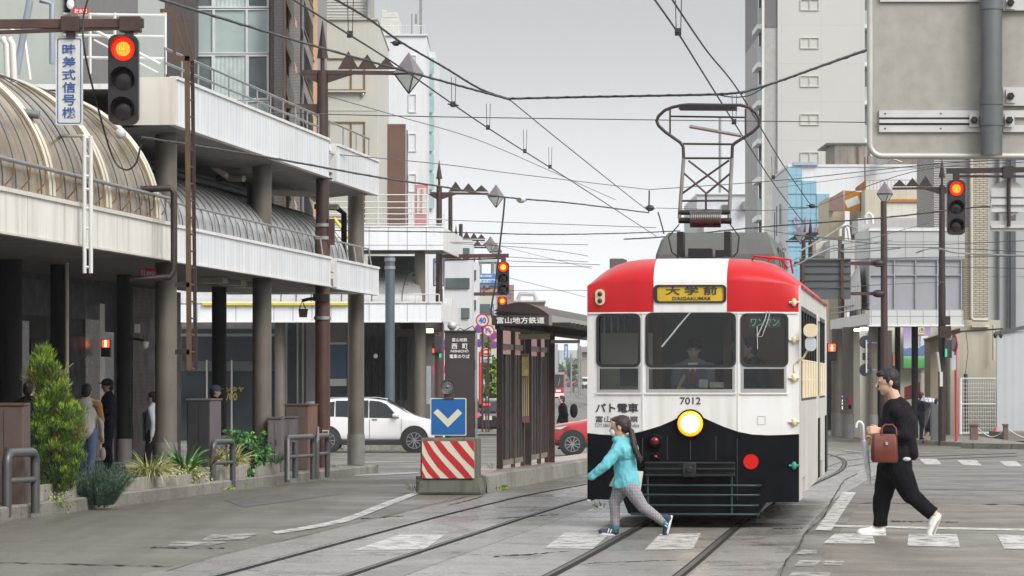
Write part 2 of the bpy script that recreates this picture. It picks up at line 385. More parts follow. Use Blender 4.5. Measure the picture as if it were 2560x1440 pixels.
for path, a, c, m, y1 in ((TL, -1.18, -.62, CONC, 57), (TL, -.62, .62, CONC2, 112), (TL, .62, 1.0, CONC, 112), (TM, -.37, .45, CONC2, 112), (TR, -.93, -.62, CONC, 112), (TR, -.62, .62, CONC, 112), (TR, .62, 1.32, CONC2, 112)):
    mb = MB().grid(strip(path, a, c, .0035 if path is TM else .006, 20, y1), smooth=False); structure('track_bed', mb, m)
TAR = mat('tar_groove', (.022, .02, .018, 1), .8, 0, .5, 6, spec=.15); STEEL = mat('rail_steel', (.34, .34, .35, 1), .28, 1, .25, 9); STEELD = mat('rail_steel_dull', (.06, .056, .052, 1), .45, .5, .3, 9)
for path, sm in ((TL, STEEL), (TR, STEELD)):
    for sgn in (-1, 1):
        q = sgn*.5335
        mb = MB().grid(strip(path, q-.055, q+.07 if sgn < 0 else q+.055, .009, 20, 700), smooth=False)
        structure('rail_groove', mb, TAR)
        mb = MB().grid(strip(path, q-.03, q+.018, .014, 20, 700), smooth=False); structure('tram_rail', mb, sm if not (path is TL and sgn > 0) else STEELD)
def gpoly(a, b, c, d, h=.012, nu=6, nv=8):   # quad on the ground given by four photo points (tl, tr, br, bl)
    rows = []
    for j in range(nv+1):
        v = j/nv; r = []
        for i in range(nu+1):
            u = i/nu; px = (a[0]*(1-u)+b[0]*u)*(1-v)+(d[0]*(1-u)+c[0]*u)*v; py = (a[1]*(1-u)+b[1]*u)*(1-v)+(d[1]*(1-u)+c[1]*u)*v
            r.append(G(px, py, h))
        rows.append(r)
    return rows
def paint(name, col, wear):
    m = mat(name, col, .55, 0, .15, 4); N = m.node_tree; L = N.links.new; b = N.nodes['Principled BSDF']; o = N.nodes['Material Output']
    g = N.nodes.new('ShaderNodeNewGeometry'); k = N.nodes.new('ShaderNodeMapping'); k.inputs['Scale'].default_value = (1.4, .7, 1); L(g.outputs['Position'], k.inputs[0])
    n = N.nodes.new('ShaderNodeTexNoise'); n.inputs['Scale'].default_value = 3.5; n.inputs['Detail'].default_value = 10; n.inputs['Roughness'].default_value = .7; L(k.outputs[0], n.inputs['Vector'])
    r = N.nodes.new('ShaderNodeMapRange'); r.inputs[1].default_value = wear-.12; r.inputs[2].default_value = wear+.10; r.inputs[4].default_value = .8; L(n.outputs['Fac'], r.inputs[0])
    t = N.nodes.new('ShaderNodeBsdfTransparent'); x = N.nodes.new('ShaderNodeMixShader'); L(r.outputs[0], x.inputs[0]); L(t.outputs[0], x.inputs[1]); L(b.outputs[0], x.inputs[2]); L(x.outputs[0], o.inputs[0])
    return m
PW = paint('worn_white_paint', (.60, .59, .56, 1), .44); PWF = paint('faint_white_paint', (.42, .41, .39, 1), .5); PY = paint('worn_yellow_paint', (.5, .47, .3, 1), .42)
top = [(1045,1227),(1000,1242),(950,1260),(900,1280),(850,1298),(800,1309),(745,1319),(680,1329)]; bot = [(1050,1233),(1010,1249),(965,1267),(915,1287),(868,1304),(815,1315),(755,1325),(690,1335)]
rows = [[G(a[0]*(1-i/3)+b[0]*i/3, a[1]*(1-i/3)+b[1]*i/3, .012) for i in range(4)] for a, b in zip(top, bot)]
structure('lane_marking', MB().grid(rows, False), PW)
for m, q in [(PWF, [(530,1336),(645,1333),(610,1348),(500,1352)]), (PWF, [(430,1354),(570,1354),(520,1364),(420,1366)]),
             (PW, [(1000,1336),(1112,1337),(1062,1373),(885,1375)]), (PW, [(1412,1332),(1530,1330),(1482,1372),(1362,1370)]), (PW, [(1650,1335),(1752,1333),(1732,1373),(1612,1374)]),
             (PW, [(2088,1333),(2180,1334),(2188,1359),(2058,1358)]), (PW, [(2272,1334),(2392,1335),(2400,1367),(2268,1364)]), (PW, [(2492,1336),(2585,1340),(2600,1374),(2510,1371)]),
             (PWF, [(2000,1400),(2052,1401),(2040,1414),(1985,1414)]), (PWF, [(2062,1401),(2112,1402),(2105,1413),(2060,1411)]), (PWF, [(2005,1374),(2045,1374),(2040,1386),(1990,1385)]), (PWF, [(1985,1428),(2080,1430),(2070,1445),(1965,1445)]),
             (PW, [(2078,1312),(2575,1322),(2575,1327),(2070,1317)]), (PW, [(2108,1229),(2140,1231),(2078,1326),(2038,1325)]), (PY, [(1630,1313),(1842,1313),(1842,1316),(1627,1316)]),
             (PW, [(2298,1147),(2342,1147),(2354,1161),(2312,1161)]), (PW, [(2392,1150),(2440,1150),(2455,1164),(2408,1163)]), (PW, [(2498,1153),(2540,1153),(2556,1166),(2516,1166)]),
             (PW, [(880,1187),(1047,1180),(1047,1183),(892,1190)]), (PWF, [(2095,1121),(2165,1130),(2168,1134),(2098,1125)]), (PWF, [(880,1155),(1040,1153),(1040,1155),(882,1158)]), (PWF, [(2110,1215),(2170,1160),(2176,1162),(2122,1217)])]:
    structure('road_marking', MB().grid(gpoly(*q), False), m)
for pts in ([(2066,1168),(2110,1152),(2180,1144),(2350,1139),(2580,1131)], [(2066,1196),(2120,1166),(2200,1152),(2350,1147),(2580,1138)], [(2066,1144),(2100,1136),(2170,1128),(2200,1120)]):
    pp = [];
    for a, b in zip(pts, pts[1:]):
        for i in range(6): pp.append((a[0]+(b[0]-a[0])*i/6, a[1]+(b[1]-a[1])*i/6))
    structure('tram_rail', MB().grid([[G(x, y-.8, .01), G(x, y+.8, .01)] for x, y in pp], False), STEELD)
ASPH2 = ground_mat('asphalt_brown', (.118, .100, .078, 1), (.175, .155, .125, 1), .62, .5, 30, .2, bump=.5)
structure('road_patch', MB().grid(gpoly((2150,1258), (2600,1263), (2900,1460), (2010,1460), .0045, 10, 10), False), ASPH2)
structure('road_patch', MB().grid(gpoly((2260,1196), (2600,1200), (2600,1228), (2250,1222), .0045, 8, 4), False), ground_mat('asphalt_patch', (.085, .083, .08, 1), (.12, .117, .11, 1), .55, .8, 30, .2))
structure('road_patch', MB().grid(gpoly((560,1250), (800,1222), (845,1236), (610,1268), .0045, 8, 4), False), MATS['asphalt_patch'])
for x0, y0, x1, y1, t_ in ((2110,1257,2580,1262,.6), (2225,1303,2395,1305,1.0), (-20,1405,430,1416,.7), (350,1368,560,1370,.5), (900,1296,1010,1290,.5), (1930,1322,2010,1320,.7), (1180,1300,1400,1286,.4), (1230,1392,1420,1378,.5), (1470,1408,1690,1400,.5)):
    structure('road_seam', MB().grid([[G(x0+(x1-x0)*i/24+random.uniform(-3,3), y0+(y1-y0)*i/24+random.uniform(-1,1)*1.3+s_*t_*random.uniform(.4,1.2), .0075) for s_ in (-1, 1)] for i in range(25)], False), TAR)
# crack line and moss along the edge of the concrete
MOSS = mat('moss', (.10, .115, .04, 1), .9, 0, .6, 6)
def ragged(pts, w, name, m, seed):
    rnd = random.Random(seed); rows = []; pp = []
    for a, b in zip(pts, pts[1:]):
        for i in range(8): pp.append((a[0]+(b[0]-a[0])*i/8, a[1]+(b[1]-a[1])*i/8))
    for x, y in pp:
        j = rnd.uniform(-1, 1)*w*1.2; k = w*rnd.uniform(.25, 1.3); rows.append([G(x+j-k, y, .016), G(x+j+k, y+.4, .016)])
    return tag(MB().grid(rows, False).build(name, m), kind='structure')
ragged([(1995,1445),(1950,1440),(1965,1400),(1995,1370),(2010,1335),(2060,1290),(2085,1240),(2110,1200),(2150,1180)], 1.2, 'road_crack', TAR, 3)
ragged([(1120,1262),(1170,1250),(1215,1236)], 3, 'moss_strip', MOSS, 4)
ragged([(415,1425),(575,1378),(720,1347),(850,1315),(1000,1281),(1190,1233)], 1.8, 'moss_strip', MOSS, 5)
# ------------------------------------------------------------------ left pavement, kerb
def srow(t, z, s0, s1, step=2.0):
    n = max(1, int((s1-s0)/step)); return [(s0+(s1-s0)*i/n) for i in range(n+1)]
def spt(s, t, h): p = S(s, t); p.z = gz(p.y)+h; return p
TK = -10.52
ss = [30+i*1.4 for i in range(32)]
mb = MB().grid([[spt(s, TK, -.05), spt(s, TK, .145), spt(s, TK-.03, .165), spt(s, TK-.2, .165)] for s in ss], False)
e = ss[-1]
mb.grid([[spt(e, t, -.05), spt(e, t, .145), spt(e-.03, t, .165), spt(e-.2, t, .165)] for t in (TK, TK-1, TK-3, TK-5)], False)
structure('kerb', mb, KERB)
structure('pavement', MB().grid([[spt(s, t, .155) for t in (TK-.2, -12, -14, -16, -22)] for s in ss], False), PAVE)
# raised tram platform
TP0, TP1 = -7.55, -6.5
ss = [56.6+i*1.5 for i in range(36)]
mb = MB().grid([[spt(s, TP1+.02, -.05), spt(s, TP1, .24), spt(s, TP1-.05, .26), spt(s, TP1-.3, .26)] for s in ss], False)
mb.grid([[spt(s, TP0, -.05), spt(s, TP0, .245)] for s in ss], False); mb.grid([[spt(ss[0], t, -.05), spt(ss[0], t, .25)] for t in (TP0, TP1)], False)
structure('platform_kerb', mb, KERB)
structure('platform', MB().grid([[spt(s, t, .26) for t in (TP0, -7, TP1-.3)] for s in ss], False), PLAT)
# right hand pavement
kl = [(2040,1072),(2095,1083),(2170,1096),(2250,1106),(2330,1113),(2420,1117),(2580,1120)]
kp = [G(x, y) for x, y in kl]
mb = MB().grid([[p+Vector((0, 0, -.05)), p+Vector((0, .02, .13)), p+Vector((.02, .2, .14))] for p in kp], False); structure('kerb', mb, KERB)
mb = MB(); rows = []
for p in kp: rows.append([Vector((p.x+.02, p.y+.2, p.z+.138))]+[Vector((p.x+dx, p.y+dy, gz(p.y+dy)+.138)) for dx, dy in ((.3, 8), (.7, 20), (1.2, 45), (1.5, 100))])
structure('pavement', mb.grid(rows, False), PAVE)
# pavement of the far left block
ss = [Vector((X(px, 115), 115, 0)) for px in (380, 560, 750, 900, 1060, 1100)]
structure('pavement', MB().grid([[Vector((p.x, y, gz(y)+h)) for y, h in ((114.6, -.05), (114.62, .13), (114.9, .14), (125, .14), (135, .14))] for p in ss], False), PAVE)
# ================================================================== TRAM
RED = mat('tram_red', (.46, .006, .010, 1), .38, 0, .10, 2, coat=.05, spec=.3, streak=.22, scol=(.25, .01, .01, 1))
WHT = mat('tram_white', (.67, .665, .65, 1), .32, 0, .06, 2, streak=.5, scol=(.40, .37, .32, 1))
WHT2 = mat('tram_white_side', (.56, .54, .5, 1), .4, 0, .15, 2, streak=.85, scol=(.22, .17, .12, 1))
BLK = mat('tram_black', (.0055, .006, .008, 1), .5, 0, .25, 3, streak=.3, scol=(.018, .018, .017, 1), spec=.06)
RUB = mat('black_rubber', (.012, .012, .013, 1), .45)
IRON = mat('dark_iron', (.009, .0095, .010, 1), .5, .1, .3, 8)
CHROME = mat('bright_metal', (.55, .55, .55, 1), .25, 1, .1)
GREY = mat('roof_grey', (.09, .098, .092, 1), .55, 0, .18, 2, streak=.2)
CREAM = mat('cream_plastic', (.66, .56, .38, 1), .45, 0, .08)
INTB = mat('interior_beige', (.55, .5, .38, 1), .6); INTD = mat('interior_dark', (.05, .045, .04, 1), .7); INTW = mat('interior_wood', (.22, .11, .04, 1), .5)
GLS = glass('tram_glass', (.92, .94, .93), refl=.42); INK = mat('black_lettering', (.03, .025, .03, 1), .5, 0, .05); INKW = mat('white_lettering', (.75, .75, .75, 1), .5, 0, .05)
GREYINK = mat('grey_lettering', (.3, .3, .3, 1), .5, 0, .05)
T = thing('tram', 'red, white and black tram with destination sign reading in yellow and lit headlamp', 'tram', (1.969, 42, 0), ROTS)
SCL = 228.6
def tf(px, py): return ((px-1730)/SCL, HZ+(HY-py)/SCL)
def fy(x): return 0.0 if -.538 <= x <= .503 else (.11*(-.538-x)/(1.16-.538) if x < 0 else .11*(x-.503)/(1.16-.503))
def tpts(l): return [tf(*p) for p in l]
def trr(x0, y0, x1, y1, r): a = tf(x0, y1); b = tf(x1, y0); return rrect(a[0], a[1], b[0], b[1], r)
fmap = lambda x, z: (x, fy(x), z)
UP = {'L': (1492,787,1597,914), 'C': (1617,785,1836,915), 'R': (1855,787,1966,914)}
LOW = {'L': (1495,919,1597,976), 'C': (1620,920,1833,975), 'R': (1857,920,1961,974)}
WAVE = {'L': [(1465,1083),(1500,1087),(1530,1088),(1570,1086),(1607,1078)], 'C': [(1607,1078),(1650,1065),(1680,1052),(1700,1041),(1726,1036),(1752,1041),(1778,1053),(1810,1067),(1845,1079)], 'R': [(1845,1079),(1880,1086),(1920,1088),(1960,1087),(1996,1085)]}
XE = {'L': (1465,1607), 'C': (1607,1845), 'R': (1845,1996)}
mb = MB()
for k in 'LCR':
    a, b = XE[k]; outer = tpts(WAVE[k]+[(b,780),(a,780)])
    mb.plate(outer, [trr(*UP[k], .05), tpts([(LOW[k][0],LOW[k][3]),(LOW[k][2],LOW[k][3]),(LOW[k][2],LOW[k][1]),(LOW[k][0],LOW[k][1])])], fmap, (0, .05, 0))
front = lp(mb, 'front_panel', WHT, T)
mb = MB()
for k in 'LCR':
    a, b = XE[k]
    bot = {'L': [(1607,1285),(1570,1285),(1556,1250),(1465,1250)], 'C': [(1845,1290),(1607,1290)], 'R': [(1996,1255),(1915,1256),(1892,1290),(1845,1290)]}[k]
    mb.plate(tpts(WAVE[k]+bot), [], fmap, (0, .05, 0))
lp(mb, 'front_skirt', BLK, T)
# thin pressed seam between colours and a weld rib at the facet lines
mb = MB()
for px in (1607, 1845):
    x, z0 = tf(px, 1076); _, z1 = tf(px, 782); mb.beam((x, -.002, z0), (x, -.002, z1), .012, .012, (0, 1, 0))
mb.beam((*tf(1467, 783)[:1], .1, tf(0, 783)[1]), (tf(1607, 783)[0], -.004, tf(0, 783)[1]), .012, .012); mb.beam((tf(1607, 783)[0], -.004, tf(0, 783)[1]), (tf(1845, 783)[0], -.004, tf(0, 783)[1]), .012, .012); mb.beam((tf(1845, 783)[0], -.004, tf(0, 783)[1]), (tf(1994, 783)[0], .1, tf(0, 783)[1]), .012, .012)
for k in 'LCR':    # ledge under the lower windows
    a = tf(LOW[k][0]-8, 984); b = tf(LOW[k][2]+8, 984); mb.beam((a[0], fy(a[0])-.006, a[1]), (b[0], fy(b[0])-.006, a[1]), .02, .018)
lp(mb, 'trim', WHT, T)
def roofz(x): return 2.974-.30*abs(x/1.16)**5.4
def zf(x): return min(2.705-.045*(x/1.16)**2, roofz(x)-.015)
cols = [-1.16,-1.14,-1.11,-1.06,-.98,-.88,-.75,-.6,-.538,-.42,-.2,0,.2,.38,.503,.6,.75,.88,.98,1.06,1.11,1.14,1.16]
rows = [[(x, fy(x), 2.366) for x in cols], [(x, fy(x), zf(x)) for x in cols]]
for i in range(1, 10): f = pi/2*i/9; rows.append([(x, fy(x)+.75*(1-cos(f)), zf(x)+(roofz(x)-zf(x))*sin(f)) for x in cols])
for y in (1.0, 3, 6, 9, 11.2): rows.append([(x, y, roofz(x)) for x in cols])
for i in range(1, 7): f = pi/2*i/6; rows.append([(x, 11.2+.7*sin(f), roofz(x)-.27*(1-cos(f))) for x in cols])
rows.append([(x, 11.9, 2.366) for x in cols])
mb = MB(); n = len(cols)
for i in range(len(rows)-1):
    for k in range(n-1):
        st = -.43 < cols[k] and cols[k+1] < .39 and i < 10
        mb.slot(1 if st else 0); mb.add([rows[i][k], rows[i][k+1], rows[i+1][k+1], rows[i+1][k]], [(0,1,2,3)], True)
r = lp(mb, 'roof', [RED, WHT], T)
bm = bmesh.new(); bm.from_mesh(r.data); bmesh.ops.remove_doubles(bm, verts=bm.verts, dist=1e-4); bmesh.ops.recalc_face_normals(bm, faces=bm.faces); bm.to_mesh(r.data); bm.free()
# gutter along the roof edge
mb = MB(); mb.tube([(1.17, .9, 2.66), (1.172, 11.2, 2.66)], .02, 6); mb.tube([(-1.17, .9, 2.66), (-1.172, 11.2, 2.66)], .02, 6)
lp(mb, 'gutter', RED, T)
# side walls (thin plates with window openings)
sidew = [(.98+1.0*i, 1.86+1.0*i) for i in range(6)]+[(8.05+.95*i, 8.9+.95*i) for i in range(3)]
door = (6.98, 7.85)
for sgn in (1, -1):
    holes = [rrect(a, 1.42, b, 2.42, .03, 2) for a, b in sidew]+[rrect(door[0]+.06, 1.35, door[1]-.06, 2.42, .03, 2)]
    outer = [(.11,.29),(1.35,.29),(1.35,.52),(2.5,.52),(2.5,.34),(8.55,.34),(8.55,.56),(9.8,.56),(9.8,.34),(11.9,.34),(11.9,2.4),(11.9,2.45),(11.6,2.64),(11.2,2.674),(.86,2.674),(.5,2.668),(.25,2.664),(.11,2.655)]
    mb = MB().plate(outer, holes, lambda y, z: (sgn*1.16, y, z), (-sgn*.04, 0, 0)); lp(mb, 'side_wall', WHT2, T)
    for a, b in sidew:
        f = MB().plate(rrect(a-.03, 1.39, b+.03, 2.45, .04, 2), [rrect(a+.02, 1.44, b-.02, 2.40, .03, 2)], lambda y, z: (sgn*1.163, y, z), (-sgn*.03, 0, 0))
        w = lp(f, 'side_window', IRON, T)
        lp(MB().plate(rrect(a, 1.42, b, 2.42, .03, 2), [], lambda y, z: (sgn*1.148, y, z), (-sgn*.006, 0, 0)), 'pane', GLS, w)
        q = MB()
        for i in range(1, 5): yy = a+(b-a)*i/5; q.tube([(sgn*1.17, yy, 1.42), (sgn*1.17, yy, 1.84)], .014, 5)
        q.tube([(sgn*1.17, a, 1.84), (sgn*1.17, b, 1.84)], .014, 5); q.tube([(sgn*1.17, a, 1.62), (sgn*1.17, b, 1.62)], .012, 5); lp(q, 'guard_bars', CREAM, w)
    d = lp(MB().plate(rrect(door[0]+.02, .36, door[1]-.02, 2.46, .03, 2), [rrect(door[0]+.1, 1.4, door[1]-.1, 2.38, .05, 3)], lambda y, z: (sgn*1.175, y, z), (-sgn*.02, 0, 0)), 'door', WHT2, T)
    lp(MB().plate(rrect(door[0]+.1, 1.4, door[1]-.1, 2.38, .05, 3), [], lambda y, z: (sgn*1.166, y, z), (-sgn*.005, 0, 0)), 'pane', GLS, d)
    lp(MB().box((sgn*1.176, door[0]+.04, .38), (sgn*1.186, door[1]-.04, 1.14)), 'kick_panel', BLK, d)
    lp(MB().box((sgn*1.162, 10.95, .36), (sgn*1.175, 11.85, 1.14)), 'kick_panel', BLK, T)
lp(MB().box((-1.12, 11.86, .35), (1.12, 11.9, 2.38)), 'rear_panel', WHT2, T)
q = MB()
for px, y0, y1 in ((1726,1100,1150), (1668,1090,1150), (1790,1090,1150), (1843,1095,1250), (1606,1095,1150)): x, za = tf(px, y1); q.box((x-.003, fy(x)-.004, za), (x+.003, fy(x)+.01, tf(px, y0)[1])); q.build if 0 else lp(q, 'panel_gap', INTD, T); q = MB()
for px0, py0, px1, py1 in ((1893,1040,1913,1062),): a = tf(px0, py1); b = tf(px1, py0); lp(MB().plate([(a[0],a[1]),(b[0],a[1]),(b[0],b[1]),(a[0],b[1])], [[(a[0]+.006,a[1]+.006),(b[0]-.006,a[1]+.006),(b[0]-.006,b[1]-.006),(a[0]+.006,b[1]-.006)]], lambda x, z: (x, fy(x)-.003, z), (0,.006,0)), 'hatch', mat('hatch_grey', (.4,.39,.37,1), .5), T)
# interior
lp(MB().box((-1.06, .95, 2.5), (1.06, 11.5, 2.52)), 'headlining', INTB, T)
lp(MB().box((.36, 2.4, .8), (1.08, 2.44, 2.48)), 'rear_cab_screen', INTW, T)
lp(MB().box((-1.1, .16, .72), (1.1, 11.84, .8)), 'floor', INTD, T)
mb = MB().box((-1.08, .95, .8), (-.5, 1.0, 2.15)); mb.box((-1.08, 4.5, .8), (-.75, 10.5, 1.2)); mb.box((.75, 2.5, .8), (1.08, 6.5, 1.2)); lp(mb, 'cab_partition', INTB, T)
mb = MB().box((.26, 1.55, .8), (.34, 1.6, 2.6)); mb.box((-.5, 1.55, .8), (-.44, 1.6, 2.6)); mb.box((.35, 5.6, .8), (1.1, 5.65, 2.55)); mb.box((-1.1, 5.6, .8), (-.4, 5.65, 2.55)); lp(mb, 'cab_door_frame', INTW, T)
mb = MB().box((-.5, 3.2, .8), (.26, 3.24, 2.48)); mb.box((-1.1, .2, 1.32), (1.1, .42, 1.42)); mb.box((-.44, 6.4, 1.3), (.36, 6.44, 2.5)); lp(mb, 'dashboard_dark_back', INTD, T)  # dashboard, plus dark sheets added behind the driver to deepen the interior
for px0, py0, px1, py1, m, nm in ((1744,948,1768,970,WHT,'control_box'), (1771,955,1808,970,CREAM,'fare_box'), (1545,918,1595,966,INTD,'cab_equipment')):
    a = tf(px0, py1); b = tf(px1, py0); lp(MB().box((a[0], .2, a[1]), (b[0], .34, b[1])), nm, m, T, .01)
q = MB(); a = tf(1692,970); b = tf(1706,942); q.limb((a[0], .26, a[1]), (b[0], .22, b[1]), .02, .028); lp(q, 'control_lever', CREAM, T)
# front window frames and panes
for k in 'LCR':
    x0,y0,x1,y1 = UP[k]
    f = lp(MB().plate(trr(x0-4,y0-4,x1+4,y1+4,.07), [trr(x0+3,y0+3,x1-3,y1-3,.045)], lambda x, z: (x, fy(x)-.014, z), (0, .05, 0)), 'front_window', RUB, T, .006)
    lp(MB().plate(trr(x0,y0,x1,y1,.05), [], lambda x, z: (x, fy(x)+.012, z), (0, .006, 0)), 'pane', GLS, f)
    x0,y0,x1,y1 = LOW[k]; o = [(x0-4,y1+10),(x1+4,y1+10),(x1+4,y0-5),(x0-4,y0-5)]; i_ = [(x0+2,y1-2),(x1-2,y1-2),(x1-2,y0+2),(x0+2,y0+2)]
    f = lp(MB().plate(tpts(o), [tpts(i_)], lambda x, z: (x, fy(x)-.008, z), (0, .03, 0)), 'lower_window', mat('dull_aluminium', (.42,.41,.39,1), .35, .6), T)
    lp(MB().plate(tpts(i_), [], lambda x, z: (x, fy(x)+.008, z), (0, .006, 0)), 'pane', GLS, f)
# destination sign
x0,y0,x1,y1 = 1634,712,1816,757
ds = lp(MB().plate(trr(x0,y0,x1,y1,.045), [trr(x0+9,y0+4,x1-7,y1-4,.03)], lambda x, z: (x, -.02, z), (0, .06, 0)), 'destination_sign', RUB, T, .005)
YEL = mat('sign_yellow', (.50, .34, .02, 1), .35, 0, .2, 5)
lp(MB().plate(trr(x0+9,y0+4,x1-7,y1-4,.02), [], lambda x, z: (x, -.004, z), (0, .02, 0)), 'sign_face', YEL, ds)
def tram_text(body, x0, y0, x1, y1, m, parent, off=0.0, yo=0.0):
    a = tf(x0, y1); b = tf(x1, y0); cx, cz = (a[0]+b[0])/2, (a[1]+b[1])/2; M = WM[T]
    return lettering(body, lambda u, v, d: M @ Vector((cx+u, fy(cx+u)+yo-d, cz+v)), b[0]-a[0], b[1]-a[1], m, parent, off)
tram_text('大 学 前', 1664, 716, 1793, 737, INK, ds, .02, -.006); tram_text('DAIGAKUMAE', 1681, 742, 1776, 750, INK, ds, .01, -.006)
tram_text('7012', 1700, 993, 1752, 1011, INK, front, .012, -.002); tram_text('パト電車', 1486, 1008, 1595, 1032, INK, front, .022, -.002)
tram_text('富山県警察', 1486, 1040, 1595, 1056, INK, front, .0, -.002); tram_text('TOYAMA Prefectural Police', 1484, 1058, 1598, 1068, GREYINK, front, .01, -.002)
a = tf(1872, 819); b = tf(1950, 792)
ws = lp(MB().plate([(a[0],a[1]),(b[0],a[1]),(b[0],b[1]),(a[0],b[1])], [], lambda x, z: (x, fy(x)+.05, z), (0,.006,0)), 'one_man_sign', mat('sign_green', (.02, .22, .1, 1), .5), T)
tram_text('ワンマン', 1876, 796, 1946, 816, INKW, ws, .02, .025)
# lamps and fittings
x, z = tf(1726, 1059)
h = lp(MB().lathe([(.001,-.075),(.06,-.075),(.11,-.07),(.136,-.055),(.139,-.03),(.13,.0),(.14,.03)], (x, 0, z), (0, 1, 0), 32), 'headlamp', mat('amber_ring', (.75, .30, .01, 1), .3, 0, .05, emit=(1, .30, .005, 1), es=1.0), T)
lp(MB().lathe([(.001,-.088),(.06,-.086),(.098,-.076),(.100,-.06)], (x, 0, z), (0, 1, 0), 32), 'lamp_lens', mat('lit_lamp', (1, .95, .8, 1), .3, emit=(1, .88, .60, 1), es=6), h)
lp(MB().lathe([(.158,-.002),(.155,-.03),(.144,-.036),(.142,-.0)], (x, .0, z), (0, 1, 0), 32), 'lamp_surround', BLK, T)
for px, py, r in ((1637,1103,.085), (1640,1142,.045)):
    x, z = tf(px, py); t = lp(MB().lathe([(r,.0),(r,-.03),(r*.8,-.05),(r*.72,-.05),(r*.7,-.02)], (x, 0, z), (0, 1, 0), 24), 'tail_lamp', BLK, T)
    lp(MB().lathe([(.001,-.075),(r*.4,-.068),(r*.66,-.04),(r*.66,-.02)], (x, 0, z), (0, 1, 0), 20), 'lens', mat('dark_red_lens', (.10, .006, .008, 1), .12), t)
x, z = tf(1877, 1154); lp(MB().lathe([(.001,-.024),(.082,-.024),(.082,.01)], (x, fy(x), z), (0, 1, 0), 32), 'red_reflector', mat('reflector_red', (.55, .01, .008, 1), .6, 0, .04, spec=.2), T)
f = lp(MB().plate(trr(1486,722,1510,762,.05), [], lambda x, z: (x, fy(x)-.03, z), (0, .03, 0)), 'side_lamp_plate', CREAM, T, .008)
for py in (734, 751): x, z = tf(1498, py); lp(MB().lathe([(.001,-.05),(.022,-.045),(.028,-.03)], (x, fy(x), z), (0, 1, 0), 14), 'lens', INK, f)
mb = MB()
for py in (1157, 1172, 1188):
    a = tf(1613, py); b = tf(1838, py); mb.beam((a[0], -.05, a[1]), (b[0], -.05, a[1]), .1, .022)
a = tf(1613, 1190); b = tf(1838, 1155); mb.box((a[0], -.02, a[1]), (b[0], -.003, b[1])); bmp = lp(mb, 'bumper', IRON, T, .006)
a = tf(1708, 1192); b = tf(1742, 1156); mb = MB().box((a[0], -.13, a[1]), (b[0], -.102, b[1])); mb.cyl((tf(1725,0)[0], -.16, tf(0,1173)[1]), (tf(1725,0)[0], -.12, tf(0,1173)[1]), .035); lp(mb, 'coupler', IRON, bmp, .008)
mb = MB()
for y, xa, xb in ((1213,1596,1905), (1237,1596,1900), (1263,1590,1897), (1285,1575,1897)):
    a = tf(xa, y); b = tf(xb, y); dz = -.0
    mb.tube([(a[0]+.05, .25, a[1]), (a[0], .1, a[1]), (a[0]+.02, -.02, a[1]), (a[0]+.1, -.07, a[1]), (b[0]-.1, -.07, a[1]), (b[0]-.02, -.02, a[1]), (b[0], .1, a[1]), (b[0]-.05, .25, a[1])], .011, 8)
for px in (1620, 1830): a = tf(px, 1285); b = tf(px, 1190); mb.tube([(a[0], -.055, a[1]), (a[0], -.055, b[1])], .012, 6)
lp(mb, 'lifeguard', mat('dark_green_iron', (.03, .055, .055, 1), .4, .3), T)
# underframe with wheels
mb = MB().box((-.7, .5, .14), (.7, 11, .5)); mb.box((-1.0, .3, .3), (1.0, 11.5, .62)); lp(mb, 'underframe', IRON, T)
for y in (2.6, 4.0, 8.0, 9.4):
    for sgn in (-1, 1): lp(MB().lathe([(.001,-.06),(.3,-.06),(.33,-.05),(.33,.06),(.36,.065),(.001,.07)], (sgn*.55, y, .345), (-sgn, 0, 0), 28), 'wheel', IRON, T)
# wipers, mirror, latches, handrails
def wiper(pts, w=.012):
    mb = MB()
    for l in pts: mb.tube([(tf(*p)[0], fy(tf(*p)[0])-.035, tf(*p)[1]) for p in l], w, 6)
    lp(mb, 'wiper', CHROME, T)
wiper([[(1727,781),(1700,812),(1676,842),(1655,867)]], .011); wiper([[(1917,778),(1912,800),(1905,815),(1893,842)], [(1925,778),(1920,800),(1905,841),(1893,842)], [(1892,815),(1893,873)]], .007)
mb = MB(); a = tf(2008, 843); b = tf(2044, 810)
m_ = lp(MB().prism([(u, -.02, v) for u, v in rrect(a[0]+.0, a[1], b[0], b[1], .06)], (0, .1, 0)), 'mirror', CREAM, T, .012)
q = MB(); pts = [(1984,912),(1992,903),(2008,894),(2018,876),(2025,852),(2026,842)]
q.tube([(tf(*p)[0]+.0, .05 if i > 1 else .1, tf(*p)[1]) for i, p in enumerate(pts)], .012, 8); q.tube([(tf(1984,912)[0], .1, tf(0,912)[1]), (tf(1984,930)[0], .1, tf(0,930)[1])], .012, 6); lp(q, 'arm', CREAM, m_)
q = MB(); a = tf(2012, 878); b = tf(2040, 842); q.prism([(u, .0, v) for u, v in rrect(a[0], a[1], b[0], b[1], .055)], (0, .03, 0)); lp(q, 'lower_mirror', mat('mirror_grey', (.5,.52,.54,1), .15, .3), m_)
for py, m in ((850,CREAM),(945,CREAM),(1055,CREAM),(1164,mat('green_paint',(.03,.25,.17,1),.5)),(756,CREAM)):
    x, z = tf(1984, py); lp(MB().ell((x, fy(x)-.02, z), (.03,.025,.045)).cyl((x-.055, fy(x)-.02, z), (x+.06, fy(x)-.02, z), .014), 'latch', m, T)
for pts_ in ([(.62, .55, 2.93), (.66, .5, 2.99), (.95, .65, 2.96), (1.02, .72, 2.86)], [(.75, 1.7, 2.94), (.78, 1.7, 3.02), (1.0, 2.1, 3.0), (1.03, 2.1, 2.84)]): lp(MB().tube(pts_, .013, 6), 'roof_handrail', RED, T)
